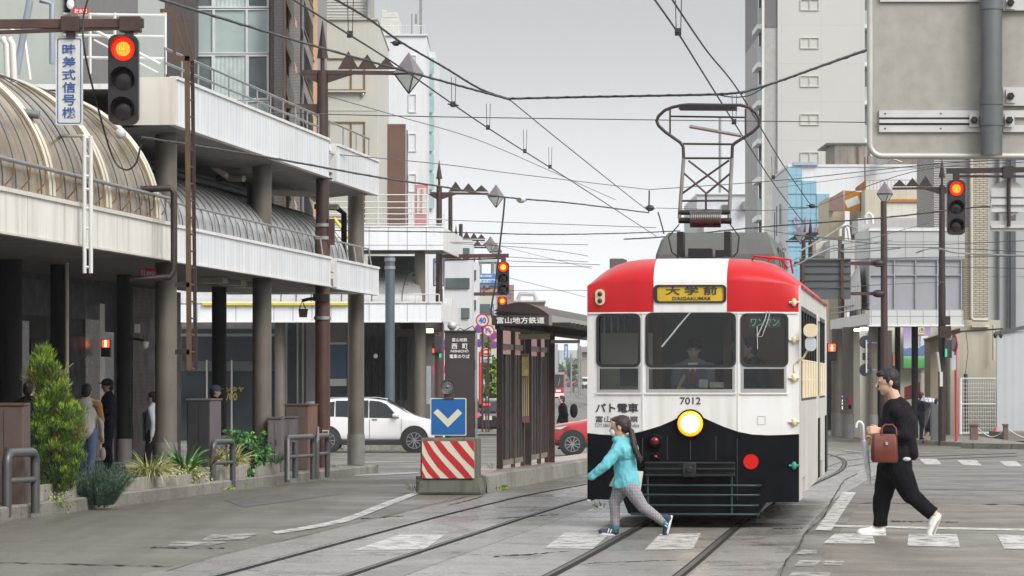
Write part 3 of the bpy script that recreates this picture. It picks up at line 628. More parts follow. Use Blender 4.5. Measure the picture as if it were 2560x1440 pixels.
for x_ in (-.55, .5): lp(MB().box((x_-.02, 1.7, 2.47), (x_+.02, 4.2, 2.495)), 'ceiling_lamp', mat('added_cab_glow', (1, .9, .7, 1), .4, emit=(1, .86, .62, 1), es=1.2), T)  # glowing strips added under the ceiling to brighten the tram interior
# roof equipment
def tapered(x0, x1, y0, y1, z0, z1, ins):
    q = MB(); rows = []
    for z, i in ((z0, 0), (z0+(z1-z0)*.45, .02), (z0+(z1-z0)*.82, ins*.5), (z1, ins)):
        rows.append([(x0+i, y0+i*1.5, z), (x1-i, y0+i*1.5, z), (x1-i, y1-i, z), (x0+i, y1-i, z)])
    for a, b in zip(rows, rows[1:]): q.add(a+b, [(0,1,5,4),(1,2,6,5),(2,3,7,6),(3,0,4,7)])
    q.add(rows[-1], [(0,1,2,3)]); return q
ac = lp(tapered(-.74, .78, 4.55, 7.6, 2.93, 3.42, .16), 'air_conditioner', GREY, T, .04)
q = MB()
for i in range(5): q.box((.4+.05*i-.2, 4.62, 2.99), (.43+.05*i-.2, 4.66, 3.05))
for i in range(3): q.prism([(.772, 4.9+.75*i, 3.0), (.772, 5.45+.75*i, 3.0), (.745, 5.45+.75*i, 3.24), (.745, 4.9+.75*i, 3.24)], (.012, 0, 0))
lp(q, 'vent_grille', INK, ac)
lp(MB().box((-1.02, 1.4, 2.78), (-.86, 1.9, 3.0)), 'roof_box', GREY, T, .01)
# pantograph (stands 3 m behind the front)
PYL = 3.0; PYW = 44.9
def pt(px, py, dy=0): return ((px-1768)*PYW/F, PYL+dy, Zp(py, PYW))
pan = lp(MB().tube([pt(1700,262), pt(1720,260), pt(1815,262), pt(1850,262), pt(1872,268), pt(1889,282), pt(1898,300), pt(1896,315), pt(1880,330), pt(1835,358), pt(1830,366), pt(1829,395)], .019, 8).tube([pt(1700,262), pt(1680,266), pt(1660,274), pt(1645,288), pt(1640,300), pt(1645,312), pt(1662,328), pt(1700,355), pt(1707,366), pt(1708,395)], .019, 8), 'pantograph', mat('pantograph_iron', (.05, .035, .038, 1), .5, .3, .3, 6), T)
q = MB(); q.beam(pt(1697,267,-.05), pt(1840,269,-.05), .09, .05); q.beam(pt(1697,267,.16), pt(1840,269,.16), .09, .045); lp(q, 'contact_strip', IRON, pan)
q = MB()
for a, b in (((1674,268),(1674,332)), ((1863,272),(1863,336)), ((1676,289),(1862,293)), ((1707,358),(1833,360)), ((1712,394),(1828,395)), ((1720,400),(1825,482)), ((1822,400),(1702,484)), ((1707,430),(1764,482)), ((1826,432),(1766,482)), ((1764,482),(1764,530)), ((1702,501),(1822,501))): q.tube([pt(*a), pt(*b)], .012 if a[1] < 300 else .014, 6)
lp(q, 'brace', MATS['pantograph_iron'], pan)
LGM = mat('pale_steel', (.30, .29, .28, 1), .4, .7, .2, 6)
q = MB(); q.tube([pt(1708,395), pt(1704,450), pt(1697,545)], .022, 8); q.tube([pt(1829,395), pt(1826,450), pt(1822,545)], .022, 8)
q.tube([pt(1722,314,.05), pt(1852,338,.05)], .02, 8)
lp(q, 'upright', LGM, pan)
q = MB(); q.tube([pt(1695,530), pt(1825,530)], .03, 8); q.tube([pt(1695,550), pt(1828,552)], .035, 8)
for px in (1700, 1818): q.box((pt(px-8,0)[0], PYL-.08, 3.0), (pt(px+8,0)[0], PYL+.3, 3.36))
lp(q, 'base_frame', IRON, pan)
q = MB(); hx = [];
for i in range(15*14+1): t = i/(15*14); a = 2*pi*15*t; hx.append((pt(1726+76*t,0)[0], PYL-.1+.12*sin(a), Zp(548,PYW)+.085*cos(a)))
q.tube(hx, .016, 6); lp(q, 'spring', mat('spring_steel', (.16,.15,.14,1), .35, .8), pan)
q = MB(); q.box((-.35, PYL-.25, 2.96), (.32, PYL+.5, 3.06)); q.box((-.22, PYL-.15, 3.05), (.05, PYL+.2, 3.16)); q.box((.1, PYL-.2, 3.05), (.28, PYL, 3.14))
for x in (-.3, -.1, .12, .27): q.lathe([(.03,0),(.045,.02),(.03,.035),(.045,.055),(.03,.075)], (x, PYL-.3, 2.97), (0,0,1), 10)
q.tube([(.1, .9, 2.97), (.3, 1.4, 3.0), (.38, 2.2, 3.02), (.2, 2.7, 3.05)], .012, 5); q.tube([(-.1, 1.0, 2.98), (-.25, 1.6, 3.0), (-.3, 2.7, 3.05)], .012, 5)
q.tube([(pt(1697,548)[0], PYL, 3.45), (-.46, PYL, 3.3), (-.42, PYL, 3.12), (-.3, PYL, 3.04)], .008, 5); q.tube([(pt(1824,548)[0], PYL, 3.45), (.37, PYL, 3.3), (.35, PYL, 3.12), (.28, PYL, 3.04)], .008, 5)
lp(q, 'roof_gear', IRON, pan)
# ================================================================== PEOPLE
SKIN = mat('skin', (.58, .36, .25, 1), .5, 0, .06, 8); HAIR = mat('black_hair', (.009, .007, .007, 1), .65, 0, .3, 30, bump=.4, bscale=60)
HAIRB = mat('dark_brown_hair', (.024, .012, .009, 1), .55, 0, .4, 20, bump=.5, bscale=50)
EYE = mat('eye_dark', (.01, .01, .01, 1), .2); WSHOE = mat('white_shoe', (.72, .71, .69, 1), .5, 0, .08, 10); SOLE = mat('pale_sole', (.6, .6, .62, 1), .6); SOLEG = mat('grey_sole', (.3, .27, .23, 1), .7)
def hand(mb, w, fwd, side, up, curl=.6, s=1.0):
    """palm and five fingers: w wrist, fwd towards the finger tips, side = thumb side, up = back of the hand"""
    w, fwd, side, up = Vector(w), Vector(fwd).normalized(), Vector(side).normalized(), Vector(up).normalized()
    kn = w+fwd*.085*s
    for k, o in enumerate((-.028, -.01, .01, .028)): mb.limb(w+side*o*.6*s, kn+side*o*s, .019*s, .0145*s, 8)
    for o, l in ((.033, .066), (.012, .075), (-.011, .07), (-.033, .054)):
        p = kn+side*o*s; a = 0.0
        for i, f in enumerate((.45, .32, .23)):
            a += curl*(.7 if i == 0 else 1.0); d = fwd*cos(a)-up*sin(a); q = p+d*l*f*s; mb.limb(p, q, (.0095-.001*i)*s, (.0088-.001*i)*s, 8); p = q
    p = w+fwd*.025*s+side*.025*s; q = p+(fwd*.6+side*.75-up*.3).normalized()*.04*s; mb.limb(p, q, .014*s, .011*s, 8); mb.limb(q, q+(fwd*.9+side*.1-up*.45).normalized()*.034*s, .011*s, .009*s, 8)
def head(mb, c, h, face, up=(0,0,1), ear=True):
    """skull, jaw, nose, brow, ears; c centre, h chin-to-crown height, face = direction looked at"""
    c, f, u = Vector(c), Vector(face).normalized(), Vector(up).normalized(); r = f.cross(u).normalized(); u = r.cross(f); R = Matrix((r, f, u)).transposed()
    mb.ell(c+u*.10*h, (.33*h, .41*h, .40*h), R); mb.ell(c-u*.16*h+f*.07*h, (.265*h, .31*h, .33*h), R); mb.ell(c-u*.36*h+f*.2*h, (.13*h, .13*h, .12*h), R)
    mb.limb(c+u*.04*h+f*.38*h, c-u*.11*h+f*.47*h, .035*h, .055*h, 8); mb.ell(c-u*.235*h+f*.36*h, (.10*h, .055*h, .035*h), R)
    mb.ell(c+u*.07*h+f*.355*h, (.22*h, .05*h, .04*h), R)
    if ear:
        for s in (-1, 1): mb.ell(c-u*.02*h+r*s*.325*h-f*.04*h, (.04*h, .085*h, .14*h), R)
    return R, [c+u*.01*h+f*.355*h+r*s*.14*h for s in (-1, 1)]
def shoe_mb(heel, toe, w, h, up=(0,0,1)):
    heel, toe, up = Vector(heel), Vector(toe), Vector(up); d = toe-heel; u = (up-d.normalized()*up.dot(d.normalized())).normalized(); mb = MB()
    mb.limb(heel+d*.16+u*h*.5, toe-d*.13+u*h*.36, w*.48, w*.44); mb.limb(heel+d*.14+u*h*.85, heel+d*.5+u*h*.75, w*.42, w*.34); mb.limb(heel+d*.13+u*h*.95, heel+d*.16+u*h*1.25, w*.4, w*.37)
    sole = MB(); sd = d.normalized().cross(u); ring = []
    for i in range(20):
        a = 2*pi*i/20; ring.append(heel+d*.5+d*.53*cos(a)+sd*w*.5*sin(a)*(1.0+.15*cos(a)))
    sole.prism(ring, u*h*.28); return mb, sole
def eyes(parent, pts, f, r):
    f = Vector(f).normalized()
    for p in pts: MB().ell(Vector(p)+f*r*.3, r).build('eye', EYE, parent)
# ---------------------------------------------------------------- walking man
MY = 39.9; ms = MY/F
def mp_(px, py, d=0.0): v = P(px, py, MY); v.y += d; return v
man = thing('person', 'man in dark suit striding left with a brown handbag on his arm', 'person', (X(2240, MY), MY, 0))
FACE = (-1, -.12, -.10)
b = MB(); R_, ep = head(b, mp_(2220,955), .275, FACE)
b.limb(mp_(2229,975), mp_(2242,1012), .062, .068); b.ell(mp_(2243,1060), (.15, .19, .24)); b.limb(mp_(2243,1040), mp_(2240,1150), .15, .14)
def leg(hip, knee, ank, r=(.1,.065,.045)): b.limb(hip, knee, r[0], r[1]); b.limb(knee, ank, r[1], r[2])
FH, FK, FA = mp_(2226,1172,.09), mp_(2207,1245,.10), mp_(2201,1318,.10)
RH, RK, RA = mp_(2245,1172,-.09), mp_(2276,1238,-.10), mp_(2338,1290,-.10)
leg(FH, FK, FA); leg(RH, RK, RA); b.ell(mp_(2238,1165), (.14, .18, .13))
LS, LE, LW = mp_(2250,1038,-.19), mp_(2258,1088,-.24), mp_(2200,1077,-.20)
QS, QE, QW = mp_(2236,1038,.19), mp_(2232,1096,.23), mp_(2186,1104,.10)
for s_, e_, w_ in ((LS, LE, LW), (QS, QE, QW)): b.limb(s_, e_, .055, .045); b.limb(e_, w_, .045, .032)
hand(b, mp_(2196,1077,-.20), (-1, .1, .08), (0, .35, .9), (0, -.9, .3), .75, 1.12)
hand(b, mp_(2186,1104,.08), (-1, -.2, .1), (0, -.4, .9), (0, .9, .3), .7, 1.1)
bo = remesh(b, .006, 3).build('body', SKIN, man); eyes(man, ep, FACE, .005)
hm = MB(); c = mp_(2220,955); u = Vector((0,0,1)); f = Vector(FACE).normalized(); r = f.cross(u).normalized(); h = .275
hm.ell(c+u*.15*h-f*.05*h, (.37*h, .43*h, .40*h), R_); hm.ell(c-u*.05*h-f*.22*h, (.33*h, .25*h, .34*h), R_); hm.ell(c+u*.32*h+f*.28*h, (.27*h, .17*h, .14*h), R_)
for s in (-1, 1): hm.limb(c+u*.12*h+r*s*.33*h+f*.05*h, c-u*.03*h+r*s*.33*h+f*.07*h, .055*h, .03*h, 8)
for i in range(0):
    a = random.uniform(0, 2*pi); q = c+u*(.25+.28*random.random())*h+(r*cos(a)*.3+f*(sin(a)*.33-.03))*h; hm.limb(q, q+(q-c).normalized()*.03*h+f*.02*h, .07*h, .04*h, 6)
remesh(hm, .006, 1).build('hair', HAIR, man)
SUIT = mat('dark_suit', (.011, .0085, .0115, 1), .85, 0, .12, 14, spec=.15); TROU = mat('black_trousers', (.0065, .006, .0075, 1), .85, 0, .2, 14, spec=.12)
j = MB(); j.limb(mp_(2243,1028), mp_(2242,1075), .155, .175); j.limb(mp_(2242,1075), mp_(2240,1140), .175, .16)
j.ell(mp_(2245,1070), (.20, .235, .26)); j.ell(mp_(2240,1130), (.19, .22, .20)); j.limb(mp_(2234,1028,-.17), mp_(2240,1012,-.03), .062, .07); j.limb(mp_(2234,1028,.17), mp_(2240,1012,.03), .062, .07)
j.limb(mp_(2265,1085,.0), mp_(2284,1138,-.02), .10, .055); j.limb(mp_(2265,1085,-.1), mp_(2282,1136,-.12), .09, .05); j.limb(mp_(2265,1085,.1), mp_(2282,1136,.1), .09, .05); j.limb(mp_(2222,1090), mp_(2218,1143), .12, .08)
for s_, e_, w_ in ((LS, LE, mp_(2206,1078,-.20)), (QS, QE, mp_(2196,1102,.11))): j.limb(s_, e_, .085, .072); j.limb(e_, w_, .07, .05)
j.ell(LS, (.1, .09, .1)); j.ell(QS, (.1, .09, .1))
remesh(j, .008, 3, .009, 8).build('jacket', SUIT, man)
t = MB(); t.ell(mp_(2240,1163), (.175, .195, .16))
for a_, k_, n_, e_ in ((FH, FK, FA, mp_(2203,1316,.10)), (RH, RK, RA, mp_(2330,1284,-.10))): t.limb(a_, k_, .135, .098); t.tube([k_, k_*.5+e_*.5, e_], [.095, .082, .077], 14); t.ell(k_, .096)
remesh(t, .008, 3, .010, 8).build('trousers', TROU, man)
MB().tube([mp_(2231,1010,-.066), mp_(2226,1016,-.03), mp_(2224,1020,0), mp_(2226,1016,.03), mp_(2231,1010,.066)], .014, 6).build('shirt_collar', WSHOE, man)
MB().tube([mp_(2226,1034,-.05), mp_(2236,1014,-.085), mp_(2254,1008,-.06), mp_(2259,1007,0), mp_(2254,1008,.06), mp_(2236,1014,.085), mp_(2226,1034,.05)], [.012,.024,.026,.026,.026,.024,.012], 8).build('jacket_collar', SUIT, man)
MB().ell(mp_(2262,1147,-.19), (.045,.02,.022)).build('shirt_tail', mat('pale_shirt', (.5,.52,.47,1), .8), man)
for hl, to, d_ in ((mp_(2216,1339,.10), mp_(2146,1340,.10), 0), (mp_(2352,1287,-.10), mp_(2327,1344,-.10), 1)):
    up = (0,0,1) if not d_ else (-.9,0,.38)
    a, sl = shoe_mb(hl, to, .105, .085, up); sh = remesh(a, .006, 3).build('shoe', WSHOE, man); sl.build('sole', WSHOE if not d_ else SOLEG, sh)
# handbag on the forearm, umbrella in the hand
BROWN = mat('brown_leather', (.135, .027, .014, 1), .4, 0, .25, 10, bump=.1, streak=.2, scol=(.09, .018, .012, 1))
bag = thing('handbag', 'brown leather handbag hanging from the forearm of the man in the suit', 'bag', mp_(2211,1156,-.28))
q = MB(); rows = []
for py, x0, x1, d in ((1156,2182,2241,.07), (1150,2178,2244,.085), (1110,2178,2244,.075), (1088,2181,2242,.05), (1085,2183,2240,.045)):
    a = P(x0, py, MY-.28); e = P(x1, py, MY-.28); y = MY-.28; rr = d*.6
    rows.append([Vector((a.x, y-d+rr, a.z)), Vector((a.x+rr*.5, y-d, a.z)), Vector((e.x-rr*.5, y-d, a.z)), Vector((e.x, y-d+rr, a.z)), Vector((e.x, y+d-rr, a.z)), Vector((e.x-rr*.5, y+d, a.z)), Vector((a.x+rr*.5, y+d, a.z)), Vector((a.x, y+d-rr, a.z))])
q.grid(rows, True, True); q.add(rows[0], [tuple(range(8))]); q.add(rows[-1], [tuple(range(8))]); q.build('bag_body', BROWN, bag, .008)
for d in (-.05, .05): MB().tube([mp_(2196,1087,-.28+d), mp_(2199,1068,-.28+d*.8), mp_(2206,1061,-.28+d*.6), mp_(2224,1061,-.28+d*.6), mp_(2232,1070,-.28+d*.8), mp_(2234,1087,-.28+d)], .009, 8).build('bag_handle', BROWN, bag)
MB().box(tuple(mp_(2205,1111,-.38)), tuple(mp_(2211,1103,-.36))).build('clasp', CHROME, bag)
umb = thing('umbrella', 'furled clear umbrella with white hook handle held by the man in the suit', 'umbrella', mp_(2178,1216,.02))
MB().tube([mp_(2140,1069,-.03), mp_(2141,1060,-.03), mp_(2146,1054,-.03), mp_(2152,1055,-.03), mp_(2157,1062,-.03), mp_(2158,1075,-.02), mp_(2160,1100,0)], .013, 8).build('handle', mat('white_plastic', (.7,.7,.74,1), .35), umb)
MB().tube([mp_(2160,1100,0), mp_(2163,1118,.0), mp_(2170,1175,.01), mp_(2175,1205,.02), mp_(2177,1216,.02)], [.02,.034,.028,.014,.005], 10).build('canopy', mat('clear_vinyl', (.55,.57,.6,1), .25, 0, .3, 12), umb)
# ---------------------------------------------------------------- running girl
girl = thing('person', 'girl in turquoise hooded jacket and checked leggings running across the crossing', 'person', (X(1560, MY), MY, 0))
GF = (-1, .25, -.12)
b = MB(); R_, ep = head(b, mp_(1550,1068), .235, GF)
b.limb(mp_(1553,1085), mp_(1557,1105), .045, .05); b.limb(mp_(1557,1115), mp_(1562,1200), .10, .09); b.ell(mp_(1565,1208), (.10, .12, .09))
AS, AE, AW = mp_(1549,1118,-.10), mp_(1514,1160,-.16), mp_(1488,1182,-.14)
BS, BE, BW = mp_(1560,1118,.11), mp_(1580,1160,.16), mp_(1560,1190,.13)
for s_, e_, w_ in ((AS, AE, AW), (BS, BE, BW)): b.limb(s_, e_, .038, .032); b.limb(e_, w_, .032, .024)
hand(b, AW, (-.75, 0, -.65), (-.6, -.3, .6), (.3, -.9, 0), .6, .72); hand(b, BW, (-.8, -.1, -.5), (-.5, -.3, .7), (.3, .9, 0), .9, .72)
C1, C2, C3 = mp_(1553,1222,.05), mp_(1537,1256,.05), mp_(1538,1317,.05)
D1, D2, D3 = mp_(1576,1220,-.06), mp_(1606,1266,-.07), mp_(1660,1306,-.07)
b.limb(C1, C2, .07, .05); b.limb(C2, C3, .05, .034); b.limb(D1, D2, .07, .05); b.limb(D2, D3, .05, .034)
remesh(b, .006, 3).build('body', SKIN, girl); eyes(girl, ep, GF, .008)
hm = MB(); c = mp_(1550,1068); f = Vector(GF).normalized(); r = f.cross(u).normalized(); h = .235
hm.ell(c+u*.16*h-f*.08*h, (.37*h, .42*h, .38*h), R_); hm.ell(c+u*.02*h-f*.22*h, (.34*h, .27*h, .33*h), R_); hm.ell(c+u*.36*h+f*.22*h, (.26*h, .16*h, .12*h), R_)
for s in (-1, 1): hm.limb(c+u*.15*h+r*s*.33*h+f*.08*h, c-u*.08*h+r*s*.33*h+f*.03*h, .05*h, .025*h, 8)
hm.limb(mp_(1566,1068,-.02), mp_(1572,1068,-.03), .03, .026)
remesh(hm, .006, 1, .004, 30).build('hair', HAIRB, girl)
pt_ = MB()
for k in range(9):
    o = random.uniform(-4, 4); d = random.uniform(-.03, .03)
    pt_.tube([mp_(1571+o*.4,1068,-.03+d*.3), mp_(1577+o*.8,1078,-.05+d*.6), mp_(1581+o,1100,-.11+d), mp_(1586+o*1.3,1125,-.13+d), mp_(1594+o*1.5,1142,-.12+d), mp_(1601+o*1.6,1154+random.uniform(-4,6),-.11+d)], [.012,.024,.023,.02,.016,.004], 8)
remesh(pt_, .005, 1, .004, 25).build('ponytail', HAIRB, girl)
MB().tube([mp_(1569+2*cos(a),1068+4*sin(a),-.03+.02*cos(a)) for a in [2*pi*i/10 for i in range(10)]], .008, 6, close=True).build('hair_tie', WSHOE, girl)
q = MB(); q.ell(c-u*.2*h+f*.27*h, (.25*h, .17*h, .2*h), R_); q.build('face_mask', mat('face_mask', (.7,.71,.72,1), .8), girl)
TURQ = mat('turquoise_nylon', (.125, .45, .51, 1), .6, 0, .12, 9, bump=.12, bscale=30)
j = MB(); j.limb(mp_(1556,1116), mp_(1563,1160), .105, .118); j.limb(mp_(1563,1150), mp_(1563,1170), .112, .114); j.tube([mp_(1563,1160), mp_(1566,1195), mp_(1569,1217)], [.115,.128,.138], 20); j.tube([mp_(1552,1185,-.02), mp_(1551,1222,-.03)], [.07,.085], 14); j.ell(mp_(1560,1128), (.145, .165, .13))
for s_, e_, w_ in ((AS, AE, mp_(1479,1190,-.14)), (BS, BE, mp_(1568,1182,.14))): j.limb(s_, e_, .068, .058); j.limb(e_, w_, .058, .042)
j.limb(mp_(1541,1100,-.03), mp_(1572,1105,-.05), .045, .05); j.limb(mp_(1541,1100,.04), mp_(1572,1105,.05), .045, .05); j.limb(mp_(1571,1098), mp_(1580,1122), .055, .07)
remesh(j, .006, 2, .010, 15).build('jacket', TURQ, girl)
LEG = mat('checked_leggings', (.52, .5, .5, 1), .8, 0, .1, 10, brick=dict(w=.017, h=.015, m=(.17, .16, .18, 1), ms=.004, c2=(.40,.38,.39,1), o=.0))
t = MB(); t.ell(mp_(1566,1212), (.115, .13, .09)); t.limb(C1, C2, .086, .062); t.limb(C2, mp_(1538,1312,.05), .06, .046); t.limb(D1, D2, .088, .062); t.limb(D2, mp_(1655,1302,-.07), .06, .046)
remesh(t, .006, 3, .004, 12).build('leggings', LEG, girl)
NAVY = mat('navy_shoe', (.02, .035, .07, 1), .6, 0, .2, 10)
for hl, to, k_ in ((mp_(1545,1341,.05), mp_(1498,1336,.05), 0), (mp_(1681,1290,-.07), mp_(1668,1341,-.07), 1)):
    up = (0,0,1) if not k_ else (-.97,0,.2)
    a, sl = shoe_mb(hl, to, .082, .075, up); sh = remesh(a, .005, 3).build('shoe', NAVY, girl); sl.build('sole', SOLE, sh)
    hl, to = Vector(hl), Vector(to); d = to-hl; uu = Vector(up); st = MB()
    for k in (.42, .55): st.tube([hl+d*k+uu*.028+Vector((0,-.043,0)), hl+d*(k-.05)+uu*.05+Vector((0,-.04,0)), hl+d*(k-.08)+uu*.072+Vector((0,-.015,0))], .006, 5)
    st.build('stripe', WSHOE, sh)
for a_, b_, nm in ((mp_(1538,1309,.05), mp_(1538,1321,.05), 'sock'), (mp_(1650,1299,-.07), mp_(1662,1307,-.07), 'sock')): MB().limb(a_, b_, .044, .042).build(nm, mat('teal_sock', (.03,.2,.2,1), .9) , girl)
pb = thing('paper_bag', 'cream paper bag carried on the far side of the running girl', 'bag', mp_(1566,1235,.2))
q = MB(); q.prism([mp_(1546,1174,.20), mp_(1610,1180,.20), mp_(1602,1236,.20), mp_(1524,1216,.20)], (0,.05,0)); q.build('bag_body', mat('cream_paper', (.66,.63,.52,1), .8), pb)
MB().tube([mp_(1560,1176,.2), mp_(1563,1163,.19), mp_(1575,1162,.19), mp_(1580,1178,.2)], .005, 5).build('bag_handle', WSHOE, pb)
# ---------------------------------------------------------------- people seen farther off
def walker(label, x, y, z0, H, face, top, bot, hair=HAIR, ph=.0, arms='down', vox=.014, extra=None, cap=None, lean=0.0, skirt=False, topn='jacket', botn='trousers', group=None):
    """standing or walking figure; face = heading angle (0 = +X)"""
    t = thing('person', label, 'person', (x, y, z0), face-pi/2, group); k = H/1.7
    V = lambda a, b_, c_: Vector((a*k, (b_+lean*c_*.25)*k, c_*k)); b = MB()
    hc = V(0, .03, 1.575); _, ep = head(b, hc, .235*k, (0, 1, -.05)); b.limb(V(0,0,1.36), V(0,.02,1.5), .055*k, .05*k); b.limb(V(0,0,1.0), V(0,0,1.32), .12*k, .13*k)
    st = .22*ph; L = []
    for s, d in ((-1, st), (1, -st)):
        hp, kn, an = V(s*.09,0,.9), V(s*.095, d*.55+.03, .49), V(s*.09, d*1.05, .09+max(0,-d)*.25)
        L.append((hp, kn, an)); b.limb(hp, kn, .085*k, .058*k); b.limb(kn, an, .056*k, .04*k)
    A = []
    for s, d in ((-1, -st), (1, st)):
        sh = V(s*.185, 0, 1.36)
        if arms == 'down': el, wr = V(s*.225, d*.5-.02, 1.08), V(s*.215, d*.9+.06, .84)
        elif arms == 'folded': el, wr = V(s*.24, .04, 1.1), V(-s*.02, .22, 1.14)
        else: el, wr = V(s*.22, .05, 1.1), V(s*.14, .30, 1.12 if arms == 'fwd' else 1.32)
        A.append((sh, el, wr)); b.limb(sh, el, .046*k, .04*k); b.limb(el, wr, .038*k, .028*k)
        dr = (wr-el).normalized(); hand(b, wr, dr, (-s*1.0, .3, .1) if abs(dr.x) < .8 else (0, .3, 1), dr.cross(Vector((-s, .3, .1))).normalized(), .5, k*1.05)
    remesh(b, vox*.75, 2).build('body', SKIN, t) if False else lp(remesh(b, vox*.75, 2), 'body', SKIN, t)
    M = WM[t]
    for p in ep: lp(MB().ell(p+Vector((0,.004,0)), .011*k, None, 8, 6), 'eye', EYE, t)
    hm = MB(); hm.ell(hc+Vector((0,-.02,.035))*k, (.09*k,.105*k,.095*k)); hm.ell(hc+Vector((0,-.06,-.02))*k, (.082*k,.06*k,.085*k)); lp(remesh(hm, vox*.75, 1), 'hair', hair, t)
    j = MB(); j.ell(V(0,0,1.22), (.185*k,.135*k,.23*k)); j.limb(V(0,0,.92), V(0,0,1.3), .155*k, .15*k); j.limb(V(-.16,0,1.365), V(0,0,1.42), .06*k, .075*k); j.limb(V(.16,0,1.365), V(0,0,1.42), .06*k, .075*k)
    for sh, el, wr in A: j.limb(sh, el, .068*k, .056*k); j.limb(el, wr, .055*k, .042*k)
    lp(remesh(j, vox, 3, .008, 7), topn, top, t)
    q = MB(); q.ell(V(0,0,.92), (.165*k,.13*k,.12*k))
    if skirt: q.limb(V(0,0,.86), V(0,0,.58), .16*k, .22*k)
    else:
        for hp, kn, an in L: q.limb(hp, kn, .10*k, .072*k); q.limb(kn, an, .07*k, .058*k)
    lp(remesh(q, vox, 2, .006, 8), botn, bot, t)
    for hp, kn, an in L:
        a, sl = shoe_mb(an+Vector((0,-.07,-.085))*k, an+Vector((0,.17,-.085))*k, .09*k, .07*k); lp(remesh(a, vox*.7, 1), 'shoe', BLK, t)
    if cap: lp(MB().ell(hc+Vector((0,-.005,.05))*k, (.098*k,.115*k,.085*k)).ell(hc+Vector((0,.1,.05))*k, (.07*k,.07*k,.012*k)), 'cap', cap, t)
    return t, k
BLKC = mat('black_coat', (.009, .009, .011, 1), .85, 0, .2, 10, spec=.15); NAVYC = mat('navy_uniform', (.009, .0105, .021, 1), .8, 0, .2, 10, spec=.2); JEAN = mat('blue_jeans', (.07, .11, .2, 1), .85, 0, .2, 15)
GREYJ = mat('light_grey_jacket', (.42, .40, .36, 1), .75, 0, .12, 10); BRNJ = mat('tan_yoke', (.30, .15, .04, 1), .7); GREEN = mat('dark_green_apron', (.015, .06, .045, 1), .8); WSH = mat('white_sleeve', (.5, .53, .55, 1), .8)
def lpos(px, s_t): s = sx(px, s_t); p = S(s, s_t); return p.x, p.y, gz(p.y)+.155
x, y, z = lpos(216, -12.9); t, k = walker('person in light grey hooded jacket and jeans walking away beside the conifer', x, y, z-.12, 1.60, radians(83), GREYJ, JEAN, ph=.6)
lp(MB().ell(Vector((0,-.11,1.36))*k, (.13*k,.08*k,.11*k)), 'hood', GREYJ, t); q = MB(); q.limb(Vector((.1,-.02,1.36))*k, Vector((.195,-.02,1.34))*k, .07*k, .075*k); q.limb(Vector((.195,-.02,1.34))*k, Vector((.232,.06,1.1))*k, .073*k, .06*k); lp(q, 'shoulder_panel', BRNJ, t)
tag(MB().ell(tuple(P(257,1135,62)), (.05,.03,.11)).build('carrier_bag', mat('pale_carrier_bag', (.25,.22,.22,1), .6)), 'pale carrier bag beside the walker in the grey jacket', 'bag')
x, y, z = lpos(72, -12.6); walker('dark haired person in black coat standing behind the brown cabinet', x, y, z-.1, 1.60, radians(60), BLKC, BLKC, ph=.2)
x, y, z = lpos(272, -13.9); walker('person in dark navy uniform and cap with folded arms under the arcade', x, y, z-.02, 1.62, radians(200), NAVYC, NAVYC, arms='folded', cap=NAVYC)
x, y, z = lpos(384, -12.9); t, k = walker('person in dark green apron with white sleeves half behind a column', x, y, z-.1, 1.48, radians(165), WSH, BLKC, ph=.5)
lp(MB().prism([Vector((-.15,.15,.75))*k, Vector((.15,.15,.75))*k, Vector((.15,.15,1.3))*k, Vector((-.15,.15,1.3))*k], (0,.02,0)).prism([Vector((.17,-.1,.8))*k, Vector((.17,.13,.8))*k, Vector((.17,.1,1.25))*k, Vector((.17,-.06,1.25))*k], (.03,0,0)), 'apron', GREEN, t)
x, y, z = lpos(535, -13.2); walker('person in black jacket and blue knit cap behind the tall black cabinet', x, y, z-.05, 1.58, radians(10), BLKC, BLKC, cap=mat('blue_knit', (.08,.12,.2,1), .9))
x = X(1413, 116); walker('hooded person in dark jacket with a backpack passing behind the red car', x, 116, gz(116), 1.62, radians(195), BLKC, BLKC, ph=.4, lean=.25)
pk = MB().ell((x+.26, 115.95, gz(116)+1.16), (.12,.16,.22)); tag(pk.build('backpack', BLKC), 'black backpack worn by the hooded person behind the red car', 'backpack')
x = X(2318, 126.5); t, k = walker('schoolgirl in navy blazer and skirt bending over her phone by the brown pole', x, 126.5, gz(126.5)+.0, 1.52, radians(8), NAVYC, NAVYC, ph=.7, arms='fwd', skirt=True, lean=.9, topn='blazer', botn='skirt')
x = X(2303, 128.2); walker('second pupil in navy uniform standing under the checked umbrella', x, 128.2, gz(128.2)+.12, 1.60, radians(20), NAVYC, NAVYC, arms='up', ph=.2)
u_ = thing('umbrella', 'open checked white umbrella over the pupils on the right pavement', 'umbrella', P(2328,1006,127.3))
c = P(2331,1003,127.3); rows = []
for i in range(7):
    ph = pi/2*(1-i/6); ring = []
    for a in range(16): th = 2*pi*a/16; ring.append(c+Matrix.Rotation(radians(14), 3, 'Y') @ Vector((.40*cos(ph)*cos(th), .40*cos(ph)*sin(th), .17*sin(ph)-.07)))
    rows.append(ring)
MB().grid(rows, True, True).build('canopy', mat('checked_cloth', (.6,.62,.66,1), .7, brick=dict(w=.13, h=.13, m=(.12,.14,.24,1), ms=.018, o=0., r=(0,0,0))), u_)
MB().tube([c+Vector((0,0,.12)), c+Vector((-.12,0,-.55))], .008, 6).build('shaft', CHROME, u_)
